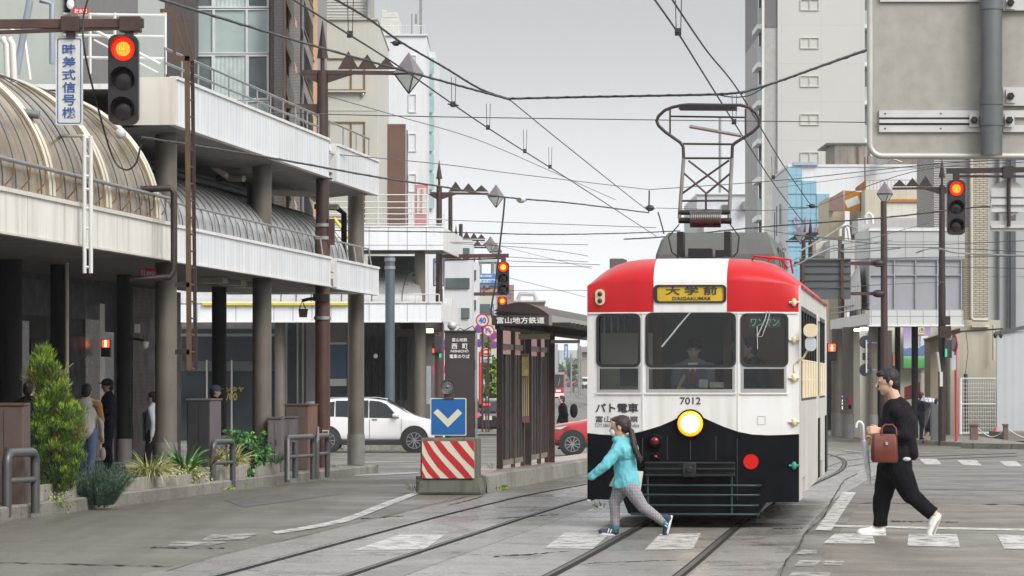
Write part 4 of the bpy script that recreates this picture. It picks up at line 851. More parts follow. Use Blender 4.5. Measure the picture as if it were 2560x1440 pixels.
# driver and passengers in the tram
dx, dz = tf(1722, 0)[0], 0
def tramperson(label, lx, ly, H, face, top, **kw):
    p = WM[T] @ Vector((lx, ly, .8)); return walker(label, p.x, p.y, kw.pop('z', .8), H, face, top, BLKC, vox=.011, **kw)
t, k = tramperson('tram driver in grey uniform and peaked cap behind the windscreen', -.02, .62, 1.62, -pi/2-TH, mat('grey_uniform', (.20,.21,.25,1), .8), arms='fwd', cap=NAVYC, z=.46)
lp(MB().prism([Vector(p)*k for p in ((-.02,.16,1.38), (.02,.16,1.38), (.03,.165,1.2), (0,.165,1.16), (-.03,.165,1.2))], (0,.01,0)), 'tie', mat('rust_tie', (.35,.08,.03,1), .7), t)
lp(MB().prism([Vector(p)*k for p in ((-.06,.14,1.42), (.06,.14,1.42), (.0,.155,1.22))], (0,.008,0)), 'shirt', WSHOE, t)
tramperson('passenger in black suit bending by the one-man sign in the tram', .92, 1.0, 1.60, radians(190), BLKC, z=.50, lean=.9)
tramperson('dark passenger standing behind the tram driver', .42, 1.9, 1.62, radians(250), BLKC, z=.5)
# ================================================================== LEFT ARCADE AND BUILDINGS
PANEL = mat('white_fascia', (.72, .72, .71, 1), .35, 0, .09, 1.5, streak=.5, scol=(.38, .35, .29, 1))
PANELC = mat('cream_fascia', (.60, .58, .52, 1), .4, 0, .08, 1.5, streak=.45, scol=(.34, .28, .18, 1)); PANELJ = mat('cream_panel_fascia', (.70, .68, .62, 1), .4, 0, .10, 1.5, streak=.55, scol=(.32, .25, .15, 1), brick=dict(w=2.0, h=9, m=(.2,.19,.16,1), ms=.012, o=0., r=(-pi/2, -pi/2, 0)))
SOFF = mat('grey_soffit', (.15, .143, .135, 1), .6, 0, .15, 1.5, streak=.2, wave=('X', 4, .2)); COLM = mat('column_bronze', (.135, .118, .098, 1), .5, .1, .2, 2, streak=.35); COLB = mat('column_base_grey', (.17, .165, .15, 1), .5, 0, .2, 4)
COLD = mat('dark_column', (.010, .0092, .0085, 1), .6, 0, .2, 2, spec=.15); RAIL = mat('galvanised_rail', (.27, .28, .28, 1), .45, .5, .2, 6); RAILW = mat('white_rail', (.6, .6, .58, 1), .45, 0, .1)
DARKW = mat('dark_wall', (.009, .0075, .007, 1), .75, 0, .3, 1.2); SB_ = (-pi/2, -pi/2, 0)
SEAM = mat('seam_dark', (.09, .09, .085, 1), .6)
BRN = mat('brown_steel', (.055, .030, .025, 1), .5, .2, .3, 3, streak=.35, scol=(.03, .022, .02, 1)); BRN2 = mat('rust_brown_steel', (.078, .034, .026, 1), .5, .1, .35, 3, streak=.4, scol=(.05, .03, .025, 1))
BRD = mat('dark_brown_steel', (.035, .024, .022, 1), .5, .3, .25, 4); BRW = mat('ladder_brown', (.11, .06, .03, 1), .55, .2, .3, 6)
T0 = -10.92
def dome_pts(s, tc, rt, z0, rz, n=14): return [S(s, tc+rt*cos(pi/2*i/n), z0+rz*sin(pi/2*i/n)) for i in range(n+1)]
def railing(mb, s0, s1, t, z, h, step, mid=1, tilt=0.0):
    for k in range(mid+1): mb.tube([S(s0, t+tilt, z+h*(k+1)/(mid+1)), S(s1, t+tilt, z+h*(k+1)/(mid+1))], .02, 6)
    n = max(1, round((s1-s0)/step))
    for i in range(n+1): s = s0+(s1-s0)*i/n; mb.tube([S(s, t, z), S(s, t+tilt, z+h)], .016, 6)
# ---- near section with glazed beige vault
A = thing('arcade_canopy', 'nearest arcade canopy with beige glazed vault over the left pavement', 'arcade', S(48, -11.5, .155), ROTS)
s0, s1 = 34, 55.2
MB().sbox(s0, s1, T0-.06, T0, 3.39, 3.87).build('fascia', PANELJ, A)
mb = MB().sbox(s0, s1, T0-.10, T0+.03, 3.87, 3.92); mb.sbox(s0, s1, T0-.08, T0+.02, 3.36, 3.39); mb.build('fascia_edge', PANELC, A)
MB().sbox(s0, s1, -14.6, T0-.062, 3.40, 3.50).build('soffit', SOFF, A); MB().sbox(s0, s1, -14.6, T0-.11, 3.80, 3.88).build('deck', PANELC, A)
GLAZ = mat('beige_glazing', (.25, .195, .13, 1), .22, 0, .45, 1.3, streak=.4, scol=(.42, .37, .29, 1), spec=.4)
ss = [s0+(54.95-s0)*i/60 for i in range(61)]
MB().grid([dome_pts(s, -13.05, 1.95, 3.95, 1.85) for s in ss], True).build('glazed_vault', GLAZ, A)
RIB = mat('cream_rib', (.50, .47, .38, 1), .4, 0, .1, 4); RIBD = mat('dark_gasket', (.06, .065, .055, 1), .5)
s = 54.93; i = 0
while s > s0:
    big = i % 5 == 0
    for ds in ((0, .22) if big else (0,)):
        MB().tube([p+Vector((0, -.02, .02)) for p in dome_pts(s-ds, -13.05, 1.97, 3.95, 1.87, 18)],   .030 if big else .010, 6).build('rib', RIB if big else RIBD, A)
    s -= .68; i += 1
mb = MB().add([S(54.95, -13.05, 3.95)]+dome_pts(54.95, -13.05, 1.95, 3.95, 1.85, 16), [(0, k, k+1) for k in range(1, 17)]); mb.build('vault_end', GLAZ, A)
mb = MB(); mb.tube([S(s0, -11.0, 4.28), S(55.3, -11.0, 4.28)], .028, 8); mb.build('handrail', RAIL, A)
s = 35.4
while s < 55: MB().tube([S(s, -10.99, 4.28), S(s, -11.0, 4.1), S(s, -11.15, 3.93)], .011, 5).build('rail_bracket', mat('rusty_bracket', (.2,.12,.06,1), .7), A); s += .85
for s, t in ((57.6, -11.42),):
    pass
def column(parent, s, t, z0, z1, r, m=COLM, base=True, name='column'):
    p = S(s, t); g = gz(p.y)+.12; q = MB(); n = 24
    c = q.cyl(Vector((p.x, p.y, g+(.6 if base else 0))), Vector((p.x, p.y, z1)), r, r, n).build(name, m, parent)
    if base: MB().cyl(Vector((p.x, p.y, g-.3)), Vector((p.x, p.y, g+.62)), r+.012, r+.012, n).build('column_base', COLB, c)
    return c
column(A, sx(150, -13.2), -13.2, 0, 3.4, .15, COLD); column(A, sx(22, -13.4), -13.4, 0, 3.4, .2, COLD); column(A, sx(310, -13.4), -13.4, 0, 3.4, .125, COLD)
MB().tube([S(sx(167, -12.9), -12.9, .2), S(sx(167, -12.9), -12.9, 3.42)], .032, 10).build('downpipe', mat('cream_pipe', (.62,.56,.42,1), .4), A)
# white access ladder hanging from the fascia
L_ = thing('ladder', 'short white ladder hanging over the near cream fascia', 'ladder', S(sx(218,-10.75), -10.75, 2.95), ROTS)
Yl = 49.6
for px in (211, 227): MB().tube([P(px, 683, Yl), P(px, 340, Yl)], .028, 8).build('stile', RAILW, L_)
for py in (345, 392, 440, 473, 521, 571, 620, 668): MB().tube([P(211, py, Yl), P(227, py, Yl)], .02, 6).build('rung', RAILW, L_)
MB().tube([P(211, 340, Yl), P(140, 340, Yl+1.2), P(150, 395, Yl+1.3), P(165, 470, Yl+1.0), P(178, 505, Yl+.6)], .025, 6).build('grab_rail', RAILW, L_)
# ---- middle section: grey metal vault between two white fascias
B = thing('arcade_canopy', 'double deck arcade canopy with white ribbed fascias and grey metal vault', 'arcade', S(63, -11.5, .1), ROTS)
s0, s1 = 55.35, 70.0; RIBP = mat('ribbed_white_fascia', (.74, .75, .76, 1), .35, 0, .09, 1.5, streak=.5, scol=(.38, .35, .30, 1), brick=dict(w=.27, h=9, m=(.36,.37,.39,1), ms=.012, c2=(.69,.71,.74,1), o=0., r=(-pi/2, -pi/2, 0)))
def fascia(s0, s1, z0, z1, parent, name, step=.26, t=T0):
    f = MB().sbox(s0, s1, t-.06, t, z0, z1).build(name, RIBP, parent); mb = MB().sbox(s0, s1, t-.1, t+.03, z1, z1+.045); mb.sbox(s0, s1, t-.09, t+.02, z0-.03, z0); mb.build('edge_trim', PANEL, f); return f
fascia(s0, s1, 3.38, 3.86, B, 'lower_fascia')
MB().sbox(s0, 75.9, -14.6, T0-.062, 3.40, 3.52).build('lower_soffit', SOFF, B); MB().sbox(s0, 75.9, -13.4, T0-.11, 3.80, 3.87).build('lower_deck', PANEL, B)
DOME = mat('grey_metal_roof', (.48, .48, .48, 1), .3, .5, .08, 1.3, streak=.2)
ss = [55.3+(74.2-55.3)*i/50 for i in range(51)]
MB().grid([dome_pts(s, -13.0, 1.75, 3.9, 1.15) for s in ss]+[[p*1.0+(S(74.9, -12.9, 3.9)-p)*.25*i for p in dome_pts(74.2, -13.0, 1.75, 3.9, 1.15)] for i in (1, 2, 3)], True).build('vault_roof', DOME, B)
s = 55.6; mb = MB()
while s < 74.4:
    pts = [S(s-.9*(1-i/14)**2*0+.55*(i/14), -13.0+1.765*cos(pi/2*i/14), 3.9+1.165*sin(pi/2*i/14)) for i in range(15)]; mb = MB().tube(pts, .007, 5); mb.build('roof_seam', INK, B); s += .62
mb = MB(); railing(mb, 55.4, 69.9, -11.05, 3.9, .36, 1.0, 0, -.05); mb.build('railing', RAIL, B)
# dark louvre wall under the upper deck
q = MB().sbox(55.5, 73.6, -13.1, -13.0, 4.95, 5.36); q.build('louvre_wall', mat('louvre_dark', (.03, .04, .038, 1), .5), B)
for k in range(4): MB().sbox(55.5, 73.6, -13.0, -12.93, 4.98+.095*k, 5.02+.095*k).build('louvre', mat('louvre_blade', (.055, .07, .066, 1), .5), B)
# upper deck
fascia(55.35, 69.8, 5.38, 6.03, B, 'upper_fascia')
MB().sbox(55.28, 55.35, -11.55, T0, 5.36, 6.06).build('upper_end_panel', PANELC, B)
mb = MB(); rows = []
for s, d in ((55.3, 0), (60, .0), (66, .0), (70.2, 0), (76.2, .0)): rows.append([S(s, T0-.07, 5.39), S(s, -11.9, 5.30), S(s, -12.95, 5.34), S(s, -14, 5.36)])
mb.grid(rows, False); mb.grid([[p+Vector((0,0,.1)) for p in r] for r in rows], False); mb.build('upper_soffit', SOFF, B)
MB().sbox(55.4, 76.2, -14, T0-.11, 5.9, 5.98).build('upper_deck_slab', PANEL, B)
mb = MB(); railing(mb, 55.4, 69.7, -11.1, 6.07, .42, 1.25, 1, 0); mb.build('railing', RAIL, B)
# return pieces past the lamp post gap
fascia(70.75, 76.2, 3.36, 3.86, B, 'lower_fascia', .3, T0); fascia(70.75, 76.2, 5.36, 6.0, B, 'upper_fascia', .3, T0)
for z0, z1 in ((3.36, 3.88), (5.34, 6.03)):
    MB().sbox(70.7, 70.75, -11.5, T0, z0, z1).build('end_panel', PANEL, B); MB().sbox(76.2, 76.25, -14, T0, z0, z1).build('end_panel', PANEL, B)
mb = MB(); railing(mb, 71.0, 76.1, -11.05, 3.9, .36, 1.1, 0, -.05); mb.build('railing', RAIL, B); mb = MB(); railing(mb, 71.0, 76.1, -11.1, 6.05, .42, 1.6, 0, 0); mb.build('railing', RAIL, B)
for px, t, z0 in ((415, -11.42, 0), (655, -11.45, 0), (890, -11.42, 0)):
    s = sx(px, t); column(B, s, t, 0, 5.4, .165, COLM)
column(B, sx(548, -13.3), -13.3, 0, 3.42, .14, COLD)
for px, y0 in ((626, 432), (860, 510)):
    s = sx(px, -11.7); p = S(s, -11.7); MB().tube([p+Vector((0,0,z)) for z in (3.9, 5.0)]+[S(s, -11.85, 5.12), S(s, -12.3, 5.15)], .06, 10).build('drain_pipe', COLD, B)
for px, x2 in ((560, 610), (800, 845)):
    s = sx(px, -12.1); MB().tube([S(s, -12.3, 5.34), S(s, -12.1, 5.2), S(s+.2, -12.05, 5.14), S(sx(x2, -11.75), -11.75, 5.12)], .055, 10).build('drain_pipe', PANELC, B)
s = sx(452, -10.6); MB().tube([S(s-.1, -11.2, 4.35), S(s-.02, -10.75, 4.37), S(s, -10.7, 4.3), S(s, -10.7, 3.2), S(s-.05, -10.75, 3.1), S(s-.2, -11.3, 3.06)], .05, 10).build('drain_pipe', BRD, B)
for k, px in enumerate((528, 575, 610)): MB().sbox(sx(px,-12.2), sx(px,-12.2)+.5, -12.4, -12.0, 3.3, 3.395).build('ceiling_lamp', PANELC, B)
# ---- shop building under and behind the arcade
W = thing('shop_building', 'dark brown shop building behind the near arcade with pale upper walls', 'building', S(55, -18, 0), ROTS)
BRICKD = mat('brown_brick', (.045, .027, .019, 1), .6, 0, .2, 3, brick=dict(w=.22, h=.07, m=(.03,.02,.016,1), ms=.01, c2=(.06,.036,.026,1), r=SB_))
GLW = mat('pale_stone_panel', (.10, .105, .11, 1), .3, 0, .1, 2, brick=dict(w=.9, h=.62, m=(.03,.03,.03,1), ms=.012, o=0., r=SB_))
MB().sbox(30, 73.6, -26, -14.7, -.3, 5.8).build('wall', DARKW, W)
def wallpanel(px0, px1, z0, z1, m, name, t=-14.66, d=.06): MB().sbox(sx(px0, t), sx(px1, t), t-d, t, z0, z1).build(name, m, W)
wallpanel(50, 73, .2, 2.6, GLW, 'stone_panel'); wallpanel(214, 250, .2, 2.95, GLW, 'stone_panel'); wallpanel(78, 130, .2, 2.3, BLK, 'shop_door'); wallpanel(176, 212, .2, 2.4, BLK, 'shop_door')
wallpanel(332, 452, .1, 3.35, BRICKD, 'brick_pier', -14.5, .3)
wallpanel(262, 285, .2, 2.5, mat('dim_pane', (.10,.11,.12,1), .15), 'entrance_glass'); wallpanel(250, 262, .2, 3.0, PANELC, 'pillar'); wallpanel(48, 250, 2.7, 3.3, mat('reflecting_pane', (.016,.016,.017,1), .5, spec=.1), 'transom_glass')
MB().sbox(34, 55, -15.2, -13.1, 3.95, 5.6).build('roof_block', mat('roof_louvre', (.34,.33,.3,1), .5, 0, .25, 2, wave=('Z', 9, .6)), W)
for k in range(9): MB().sbox(36, 54.8, -13.12, -13.02, 5.0+.085*k, 5.045+.085*k).build('louvre', mat('louvre_pale', (.46,.45,.42,1), .4, .2), W)
MB().sbox(56, 73.6, -20, -14.75, 5.8, 12).build('upper_wall', mat('pale_green_siding', (.33,.36,.33,1), .6, 0, .1, 2, wave=('X', 3, .5)), W)
MB().sbox(sx(243,-14.7), sx(292,-14.7), -15.2, -14.55, 5.8, 12).build('tiled_pier', mat('beige_tile', (.30,.275,.24,1), .5, 0, .12, 2, brick=dict(w=.2, h=.1, m=(.2,.18,.16,1), ms=.01, r=SB_)), W)
wallpanel(212, 345, 4.35, 5.3, PANELC, 'roof_parapet', -12.4, .1); wallpanel(190, 345, 6.6, 12, mat('stair_wall_grey', (.13,.125,.12,1), .6, 0, .15, 2), 'stair_wall', -14.5, .1)  # stair wall is a plain dark grey
mb = MB()
for py in (37, 90, 145): mb.tube([P(140, py-2, 66), P(415, py+2, 66)], .03, 6)
for px in (140, 225, 287, 413): mb.tube([P(px, 32, 66), P(px, 185, 66)], .03, 6)
mb.tube([P(235, 75, 65.5), P(400, 160, 65.5)], .03, 6); mb.tube([P(235, 100, 65.5), P(395, 182, 65.5)], .02, 6); mb.build('roof_stair_rail', RAILW, W)
mb = MB().tube([P(0, 60, 55), P(60, 90, 55), P(75, 200, 55)], .03, 6); mb.build('stay', RAILW, W)
MB().tube([P(5, 95, 52), P(16, 110, 52), P(20, 220, 52)], .045, 8).build('vent_pipe', RAILW, W); MB().tube([P(22, 95, 52), P(31, 110, 52), P(36, 220, 52)], .045, 8).build('vent_pipe', RAILW, W)
MB().tube([P(40, 185, 54), P(75, 0, 54)], .05, 8).build('prop', mat('blue_grey_steel', (.25,.28,.33,1), .5), W); MB().tube([P(100, 0, 54), P(130, 10, 54), P(130, 160, 54)], .04, 8).build('prop', MATS['blue_grey_steel'], W)
mb = MB().pbox(182, 20, 221, 35, 63, .03); sg = mb.build('hydrant_sign', mat('sign_red', (.50,.02,.02,1), .5), W); ptext('放水口', 186, 22, 217, 33, 62.97, INKW, sg, .01)
mb = MB().ell(P(176, 10, 60), (.06,.06,.08)); mb.build('camera', WSHOE, W)
sg = MB().pbox(348, 670, 389, 694, 57.0, .03).build('hydrant_sign', MATS['sign_red'], W); ptext('防火', 353, 673, 364, 691, 56.97, INKW, sg, .02); ptext('送水口', 366, 678, 387, 688, 56.97, INKW, sg, .02)
# dome camera on the rear column, red pedestrian light glimpsed through
cam_ = thing('security_camera', 'white dome camera on an arm from the dark column under the arcade', 'camera', P(362, 868, 64))
MB().lathe([(.001,-.07),(.05,-.05),(.065,0),(.07,.05),(.001,.06)], P(362, 862, 64), (0,0,1), 16).build('dome', WSHOE, cam_); MB().tube([P(322, 845, 64.2), P(345, 848, 64.1), P(362, 852, 64)], .022, 6).build('arm', BRD, cam_); MB().pbox(336, 810, 349, 832, 64, .08).build('junction_box', WSHOE, cam_)
LITR = mat('lit_red', (.9, .03, .01, 1), .4, emit=(1, .05, .012, 1), es=2.2)
def ped_signal(px, py, Y, label, h=48):
    t = thing('pedestrian_signal', label, 'traffic signal', P(px, py+h, Y)); sc = 1
    b = MB().pbox(px-12, py-14, px+12, py+30, Y, .16).build('housing', BRD, t, .01)
    MB().pbox(px-9, py-12, px+9, py+6, Y-.01, .012).build('red_panel', LITR, b)
    q = MB().ell(P(px, py-8, Y-.014), (.02,.008,.025)); q.pbox(px-2.2, py-6, px+2.2, py+1, Y-.02, .01); q.pbox(px-2.2, py+1, px-.3, py+5, Y-.02, .01); q.pbox(px+.3, py+1, px+2.2, py+5, Y-.02, .01); q.build('figure_mark', mat('lit_white', (1,.8,.6,1), .4, emit=(1,.72,.4,1), es=3), b)
    MB().pbox(px-9, py+9, px+9, py+27, Y-.008, .012).build('dark_panel', INK, b); return t
ped_signal(264, 862, 68, 'lit red pedestrian signal glimpsed through the near arcade')
MB().pbox(258, 825, 272, 838, 69.5, .05).build('round_sign', mat('amber_disc', (.4,.25,.02,1), .5), W)
# ---- brown ladder of the first left lamp mast
LD = thing('ladder', 'tall brown caged ladder standing before the double deck arcade', 'ladder', P(475, 925, 54.5)); Yl = 54.0
MB().beam(P(473, 925, Yl), P(468, 140, Yl), .07, .05, (0,1,0)).build('stile', BRW, LD); MB().beam(P(489, 925, Yl+.1), P(481, 150, Yl+.1), .05, .05, (0,1,0)).build('stile', BRD, LD)
for i in range(19): y = 165+i*42.0; MB().tube([P(474-(925-y)/785*5, y, Yl), P(490-(925-y)/785*8, y+2, Yl+.1)], .014, 6).build('rung', BRW, LD)
q = MB(); q.beam(P(428, 28, Yl), P(463, 140, Yl), .045, .045); q.beam(P(452, 30, Yl+.1), P(481, 145, Yl+.1), .04, .04); q.beam(P(400, 27, Yl), P(434, 25, Yl), .04, .05); q.beam(P(436, 28, Yl), P(436, 140, Yl), .05, .04); q.beam(P(425, 146, Yl), P(484, 146, Yl), .05, .07); q.build('cage', BRW, LD)
q = MB(); 
for y in (712, 880): MB().beam(P(438, y, Yl), P(474, y, Yl), .05, .07).build('wall_bracket', BRD, LD)
pass
# ================================================================== FAR LEFT BLOCK (across the side street)
FB = thing('arcade_canopy', 'two storey white tiled arcade of the block across the side street', 'arcade', P(780, 1105, 121))
TILE = mat('white_square_tile', (.72, .74, .76, 1), .3, 0, .05, 2, brick=dict(w=.6, h=.62, m=(.26,.27,.28,1), ms=.012, o=0.), streak=.2, scol=(.4,.4,.4,1))
Yf = 121
MB().pbox(448, 757, 1103, 803, Yf, .1).build('lower_fascia', TILE, FB); MB().pbox(448, 754, 1105, 757.4, Yf-.03, .15).build('fascia_edge', PANEL, FB); MB().pbox(446, 803, 1105, 806, Yf-.02, .15).build('fascia_edge', PANEL, FB)
a = P(448, 803, Yf+.12); b = P(1103, 803, Yf+.12); MB().box((a.x, Yf+.11, a.z), (b.x, Yf+4, a.z+.1)).build('lower_soffit', SOFF, FB); MB().box((a.x, Yf+.11, a.z+.42), (b.x, Yf+4, a.z+.5)).build('lower_deck', PANEL, FB)
MB().pbox(800, 567, 1108, 625, Yf, .1).build('upper_fascia', TILE, FB); MB().pbox(798, 564, 1110, 567.4, Yf-.03, .15).build('fascia_edge', PANEL, FB)
a = P(800, 625, Yf+.12); b = P(1108, 625, Yf+.12); MB().box((a.x, Yf+.11, a.z), (b.x, Yf+4, a.z+.1)).build('upper_soffit', SOFF, FB)
# side return of the canopies down the far street
for y0, y1, x in ((757, 803, 1103), (567, 625, 1108)):
    a = P(x, y1, Yf); b = P(x, y0, Yf); MB().prism([a+Vector((0,.11,0)), a+Vector((.5,9,0)), b+Vector((.5,9,0)), b+Vector((0,.11,0))], (-.06,0,0)).build('side_fascia', PANEL, FB)
MB().pbox(505, 757, 872, 763, Yf-.12, .1).build('yellow_pipe', mat('yellow_cover', (.62,.52,.03,1), .5), FB)
q = MB(); q.tube([P(835, 545, 119), P(868, 590, 119), P(910, 660, 119)], .05, 8); q.build('yellow_pipe', MATS['yellow_cover'], FB)
for r0, r1 in ((470, 1115),):
    q = MB()
    for y in (560, 548, 535, 520, 505, 487): q.tube([P(820 if y < 540 else 700, y, Yf+1), P(1070 if y < 540 else 1112, y, Yf+1)], .018, 5)
    for px in (760, 820, 905, 945, 1030, 1068, 1110): q.tube([P(px, 565, Yf+1), P(px, 485 if 800 < px < 1080 else 535, Yf+1)], .022, 5)
    q.build('railing', RAILW, FB)
c0 = P(1030, 757, Yf+1.0); mb = MB(); rows = []
for i in range(15): f = pi/2*i/14; rows.append([Vector((X(440, Yf), Yf+.4+2.6*(1-cos(f)), c0.z+1.0*sin(f))), Vector((X(1000, Yf), Yf+.4+2.6*(1-cos(f)), c0.z+1.0*sin(f))), Vector((X(1035, Yf)-.6*(1-cos(f))+.25, Yf+.4+2.6*(1-cos(f)), c0.z+1.0*sin(f)))])
mb.grid(rows, True).build('vault_roof', DOME, FB)
for px in range(700, 1035, 38): MB().tube([Vector((X(px, Yf)+.35*(i/8)**2, Yf+.39+2.6*(1-cos(pi/2*i/8)), c0.z+.01+1.0*sin(pi/2*i/8))) for i in range(9)], .02, 5).build('roof_seam', SEAM, FB)
MB().pbox(920, 640, 1040, 700, Yf+3, .1).build('louvre_wall', MATS['louvre_dark'], FB)
for px, w, y0 in ((1050, 27, 628), (700, 24, 805)):
    p = P(px, 1105, 122.0); MB().cyl(Vector((p.x, p.y, gz(122))), Vector((p.x, p.y, Zp(y0, 122))), .17, .17, 20).build('column', COLM, FB)
q = MB()
for x0 in (1040, 1072): q.tube([P(x0, 740, Yf-.05), P(x0, 757, Yf-.05)], .02, 5)
q.tube([P(1032, 736, Yf-.05), P(1098, 736, Yf-.05)], .022, 5); q.tube([P(1098, 736, Yf-.05), P(1098, 757, Yf-.05)], .02, 5); q.build('railing', RAILW, FB)
SP = thing('steel_pole', 'thick blue grey steel pole before the far tiled arcade', 'pole', P(975, 1100, 117.5))
MB().cyl(P(975, 1105, 117.5)-Vector((0,0,.3)), P(975, 640, 117.5), .145, .145, 20).build('shaft', mat('blue_grey_pole', (.10,.12,.14,1), .4, .3, .15, 2), SP); q = MB()
for y in (645, 665): q.cyl(P(975, y+8, 117.5), P(975, y, 117.5), .165, .165, 20)
q.build('clamp', RAIL, SP)
# shops on the ground floor of that block
SH = thing('shop_building', 'grey and navy shop front under the far tiled arcade', 'building', P(780, 1105, 126)); Ys = 125.5
MB().pbox(380, 800, 1100, 1115, Ys+.3, 8).build('wall', mat('grey_shop_wall', (.12,.115,.11,1), .6, 0, .2, 1), SH)
def shp(x0, y0, x1, y1, m, nm, d=.2, dy=0): return MB().pbox(x0, y0, x1, y1, Ys+dy, d).build(nm, m, SH)
DKG = mat('shop_glass', (.05,.065,.07,1), .1, 0, .3, 1); NAVS = mat('navy_sign', (.022,.026,.038,1), .45); SHUT = mat('grey_louvre', (.26,.27,.28,1), .5, 0, .1, 2, wave=('Z', 12, 1))
shp(455, 806, 690, 822, mat('office_pane', (.20,.20,.18,1), .2, 0, .4, 2), 'window_strip'); shp(455, 822, 690, 834, DKG, 'window_strip'); shp(452, 834, 690, 841, RAIL, 'sill', .25); shp(455, 841, 690, 902, NAVS, 'sign_board', .22); shp(470, 903, 640, 928, SHUT, 'shutter'); shp(452, 928, 690, 1110, DKG, 'shop_window', .1, .1)
for px in (515, 577, 638): shp(px, 900, px+4, 1110, RAILW, 'mullion', .12, -.02)
GOLD = mat('gold_lettering', (.50,.36,.06,1), .5); dw = SH
ptext('ンタヤ', 563, 966, 610, 980, Ys-.02, GOLD, SH, .03); ptext('/00', 566, 982, 593, 1001, Ys-.02, GOLD, SH, .02)
shp(690, 806, 790, 1110, mat('brown_grey_wall', (.10,.09,.085,1), .6, 0, .25, 2), 'wall_panel', .2, .05)
for px in (699, 716, 744, 757): MB().tube([P(px, 806, Ys-.05), P(px, 1090, Ys-.05)], .035, 8).build('pipe', RAIL, SH)
shp(722, 806, 742, 1050, DKG, 'window_strip'); shp(765, 806, 792, 1110, mat('grey_render', (.22,.21,.2,1), .7), 'wall_panel', .22)
shp(823, 806, 866, 856, mat('taupe_panel', (.15,.125,.11,1), .6), 'wall_panel'); shp(823, 861, 866, 946, mat('blue_panel', (.035,.085,.15,1), .45), 'blue_panel'); shp(823, 855, 866, 861, PANELC, 'sill', .24); shp(823, 947, 866, 965, PANELC, 'sill', .22); shp(823, 965, 866, 1100, DKG, 'shop_window')
shp(905, 806, 1036, 1115, mat('black_corrugated', (.028,.026,.025,1), .5, 0, .2, 1, wave=('X', 7, 1)), 'corrugated_wall', .2)
for k in range(7): MB().tube([P(915+k*17, 840, Ys-.04), P(915+k*17, 1000, Ys-.04)], .05, 6).build('post', COLD, SH)
shp(1000, 806, 1036, 822, PANELC, 'lintel', .3); shp(985, 826, 1100, 842, BRD, 'beam', .4, -.1)
cm_ = MB().ell(P(939, 890, 123), (.07,.07,.08)); tag(cm_.build('security_camera', WSHOE), 'small white dome camera on the black corrugated wall', 'camera')
LITW = mat('lit_tube', (1,.9,.7,1), .4, emit=(1,.82,.5,1), es=3)
tag(MB().pbox(1066, 822, 1083, 832, 124, .1).build('wall_lamp', LITW), 'lit warm lamp under the far arcade beside the pale column', 'lamp')
# ---- upper buildings
def wnd(parent, x0, y0, x1, y1, Y, mf, mg, bars=(.5,), fr=2.0, d=.12, hb=()):
    f = MB(); f.plate([tuple(q) for q in ((x0,y0),(x1,y0),(x1,y1),(x0,y1))], [[(x0+fr,y0+fr),(x1-fr,y0+fr),(x1-fr,y1-fr),(x0+fr,y1-fr)]], lambda u, v: P(u, v, Y), (0, d, 0))
    for b_ in bars: xx = x0+(x1-x0)*b_; f.pbox(xx-fr*.5, y0+fr, xx+fr*.5, y1-fr, Y+.005, d-.02)
    for b_ in hb: yy = y0+(y1-y0)*b_; f.pbox(x0+fr, yy-fr*.5, x1-fr, yy+fr*.5, Y+.007, d-.03)
    w = f.build('window', mf, parent); MB().pbox(x0+fr*.7, y0+fr*.7, x1-fr*.7, y1-fr*.7, Y+d*.6, .02).build('pane', mg, w); return w
ALU = mat('white_aluminium', (.62,.63,.64,1), .35, .2, .05); PALEG = mat('frosted_green_pane', (.36,.45,.43,1), .12, 0, .15, .8); CURT = mat('curtained_pane', (.46,.54,.52,1), .15, 0, .25, 1.5, wave=('X', 2.2, .4)); DARKG = mat('dark_pane', (.10,.125,.125,1), .06, 0, .4, .7)
AP = thing('apartment_building', 'apartment block with tall pale green glazed bay and dark brown flank', 'building', P(570, 1100, 134)); Ya = 132
MB().pbox(345, -330, 487, 700, Ya-1.5, 14).build('flank_wall', mat('dark_brown_cladding', (.055,.046,.045,1), .5, 0, .15, 1, brick=dict(w=1.2, h=1.1, m=(.03,.028,.028,1), ms=.012, o=0.)), AP)
MB().pbox(487, -330, 680, 790, Ya+.3, 14).build('wall', mat('pale_wall', (.45,.45,.44,1), .6), AP)
for j in range(-1, 3):
    yb = 22+j*230
    for x0, x1, m in ((484, 534, PALEG), (534, 617, PALEG), (617, 672, PALEG)): wnd(AP, x0, yb, x1, yb+112, Ya, ALU, m, (), 3)
    for x0, x1, m in ((484, 534, DARKG), (534, 617, CURT), (617, 672, DARKG)): wnd(AP, x0, yb+114, x1, yb+228, Ya, ALU, m, (), 5 if m is DARKG else 3)
TT = thing('apartment_building', 'grey tiled tower with orange edged balconies behind the arcade', 'building', P(740, 1100, 134))
GT = mat('grey_small_tile', (.20,.185,.18,1), .5, 0, .1, 2, brick=dict(w=.3, h=.1, m=(.13,.12,.12,1), ms=.012)); ORG = mat('salmon_edge', (.50,.32,.2,1), .6)
MB().pbox(679, -330, 708, 740, 131.5, 12).build('wall', GT, TT); MB().pbox(675, -330, 683, 740, 131.2, .6).build('corner_post', BRD, TT)
MB().pbox(722, -330, 750, 740, 132.2, 12).build('wall', GT, TT); MB().pbox(707, -330, 714, 740, 131.6, .5).build('edge', ORG, TT); MB().pbox(782, -330, 792, 740, 132.6, .5).build('edge', ORG, TT); MB().pbox(750, -330, 783, 740, 135, 10).build('recess_wall', mat('grey_render2', (.24,.23,.225,1), .7), TT); MB().pbox(712, -330, 723, 740, 134, 8).build('recess_wall', MATS['grey_render2'], TT)
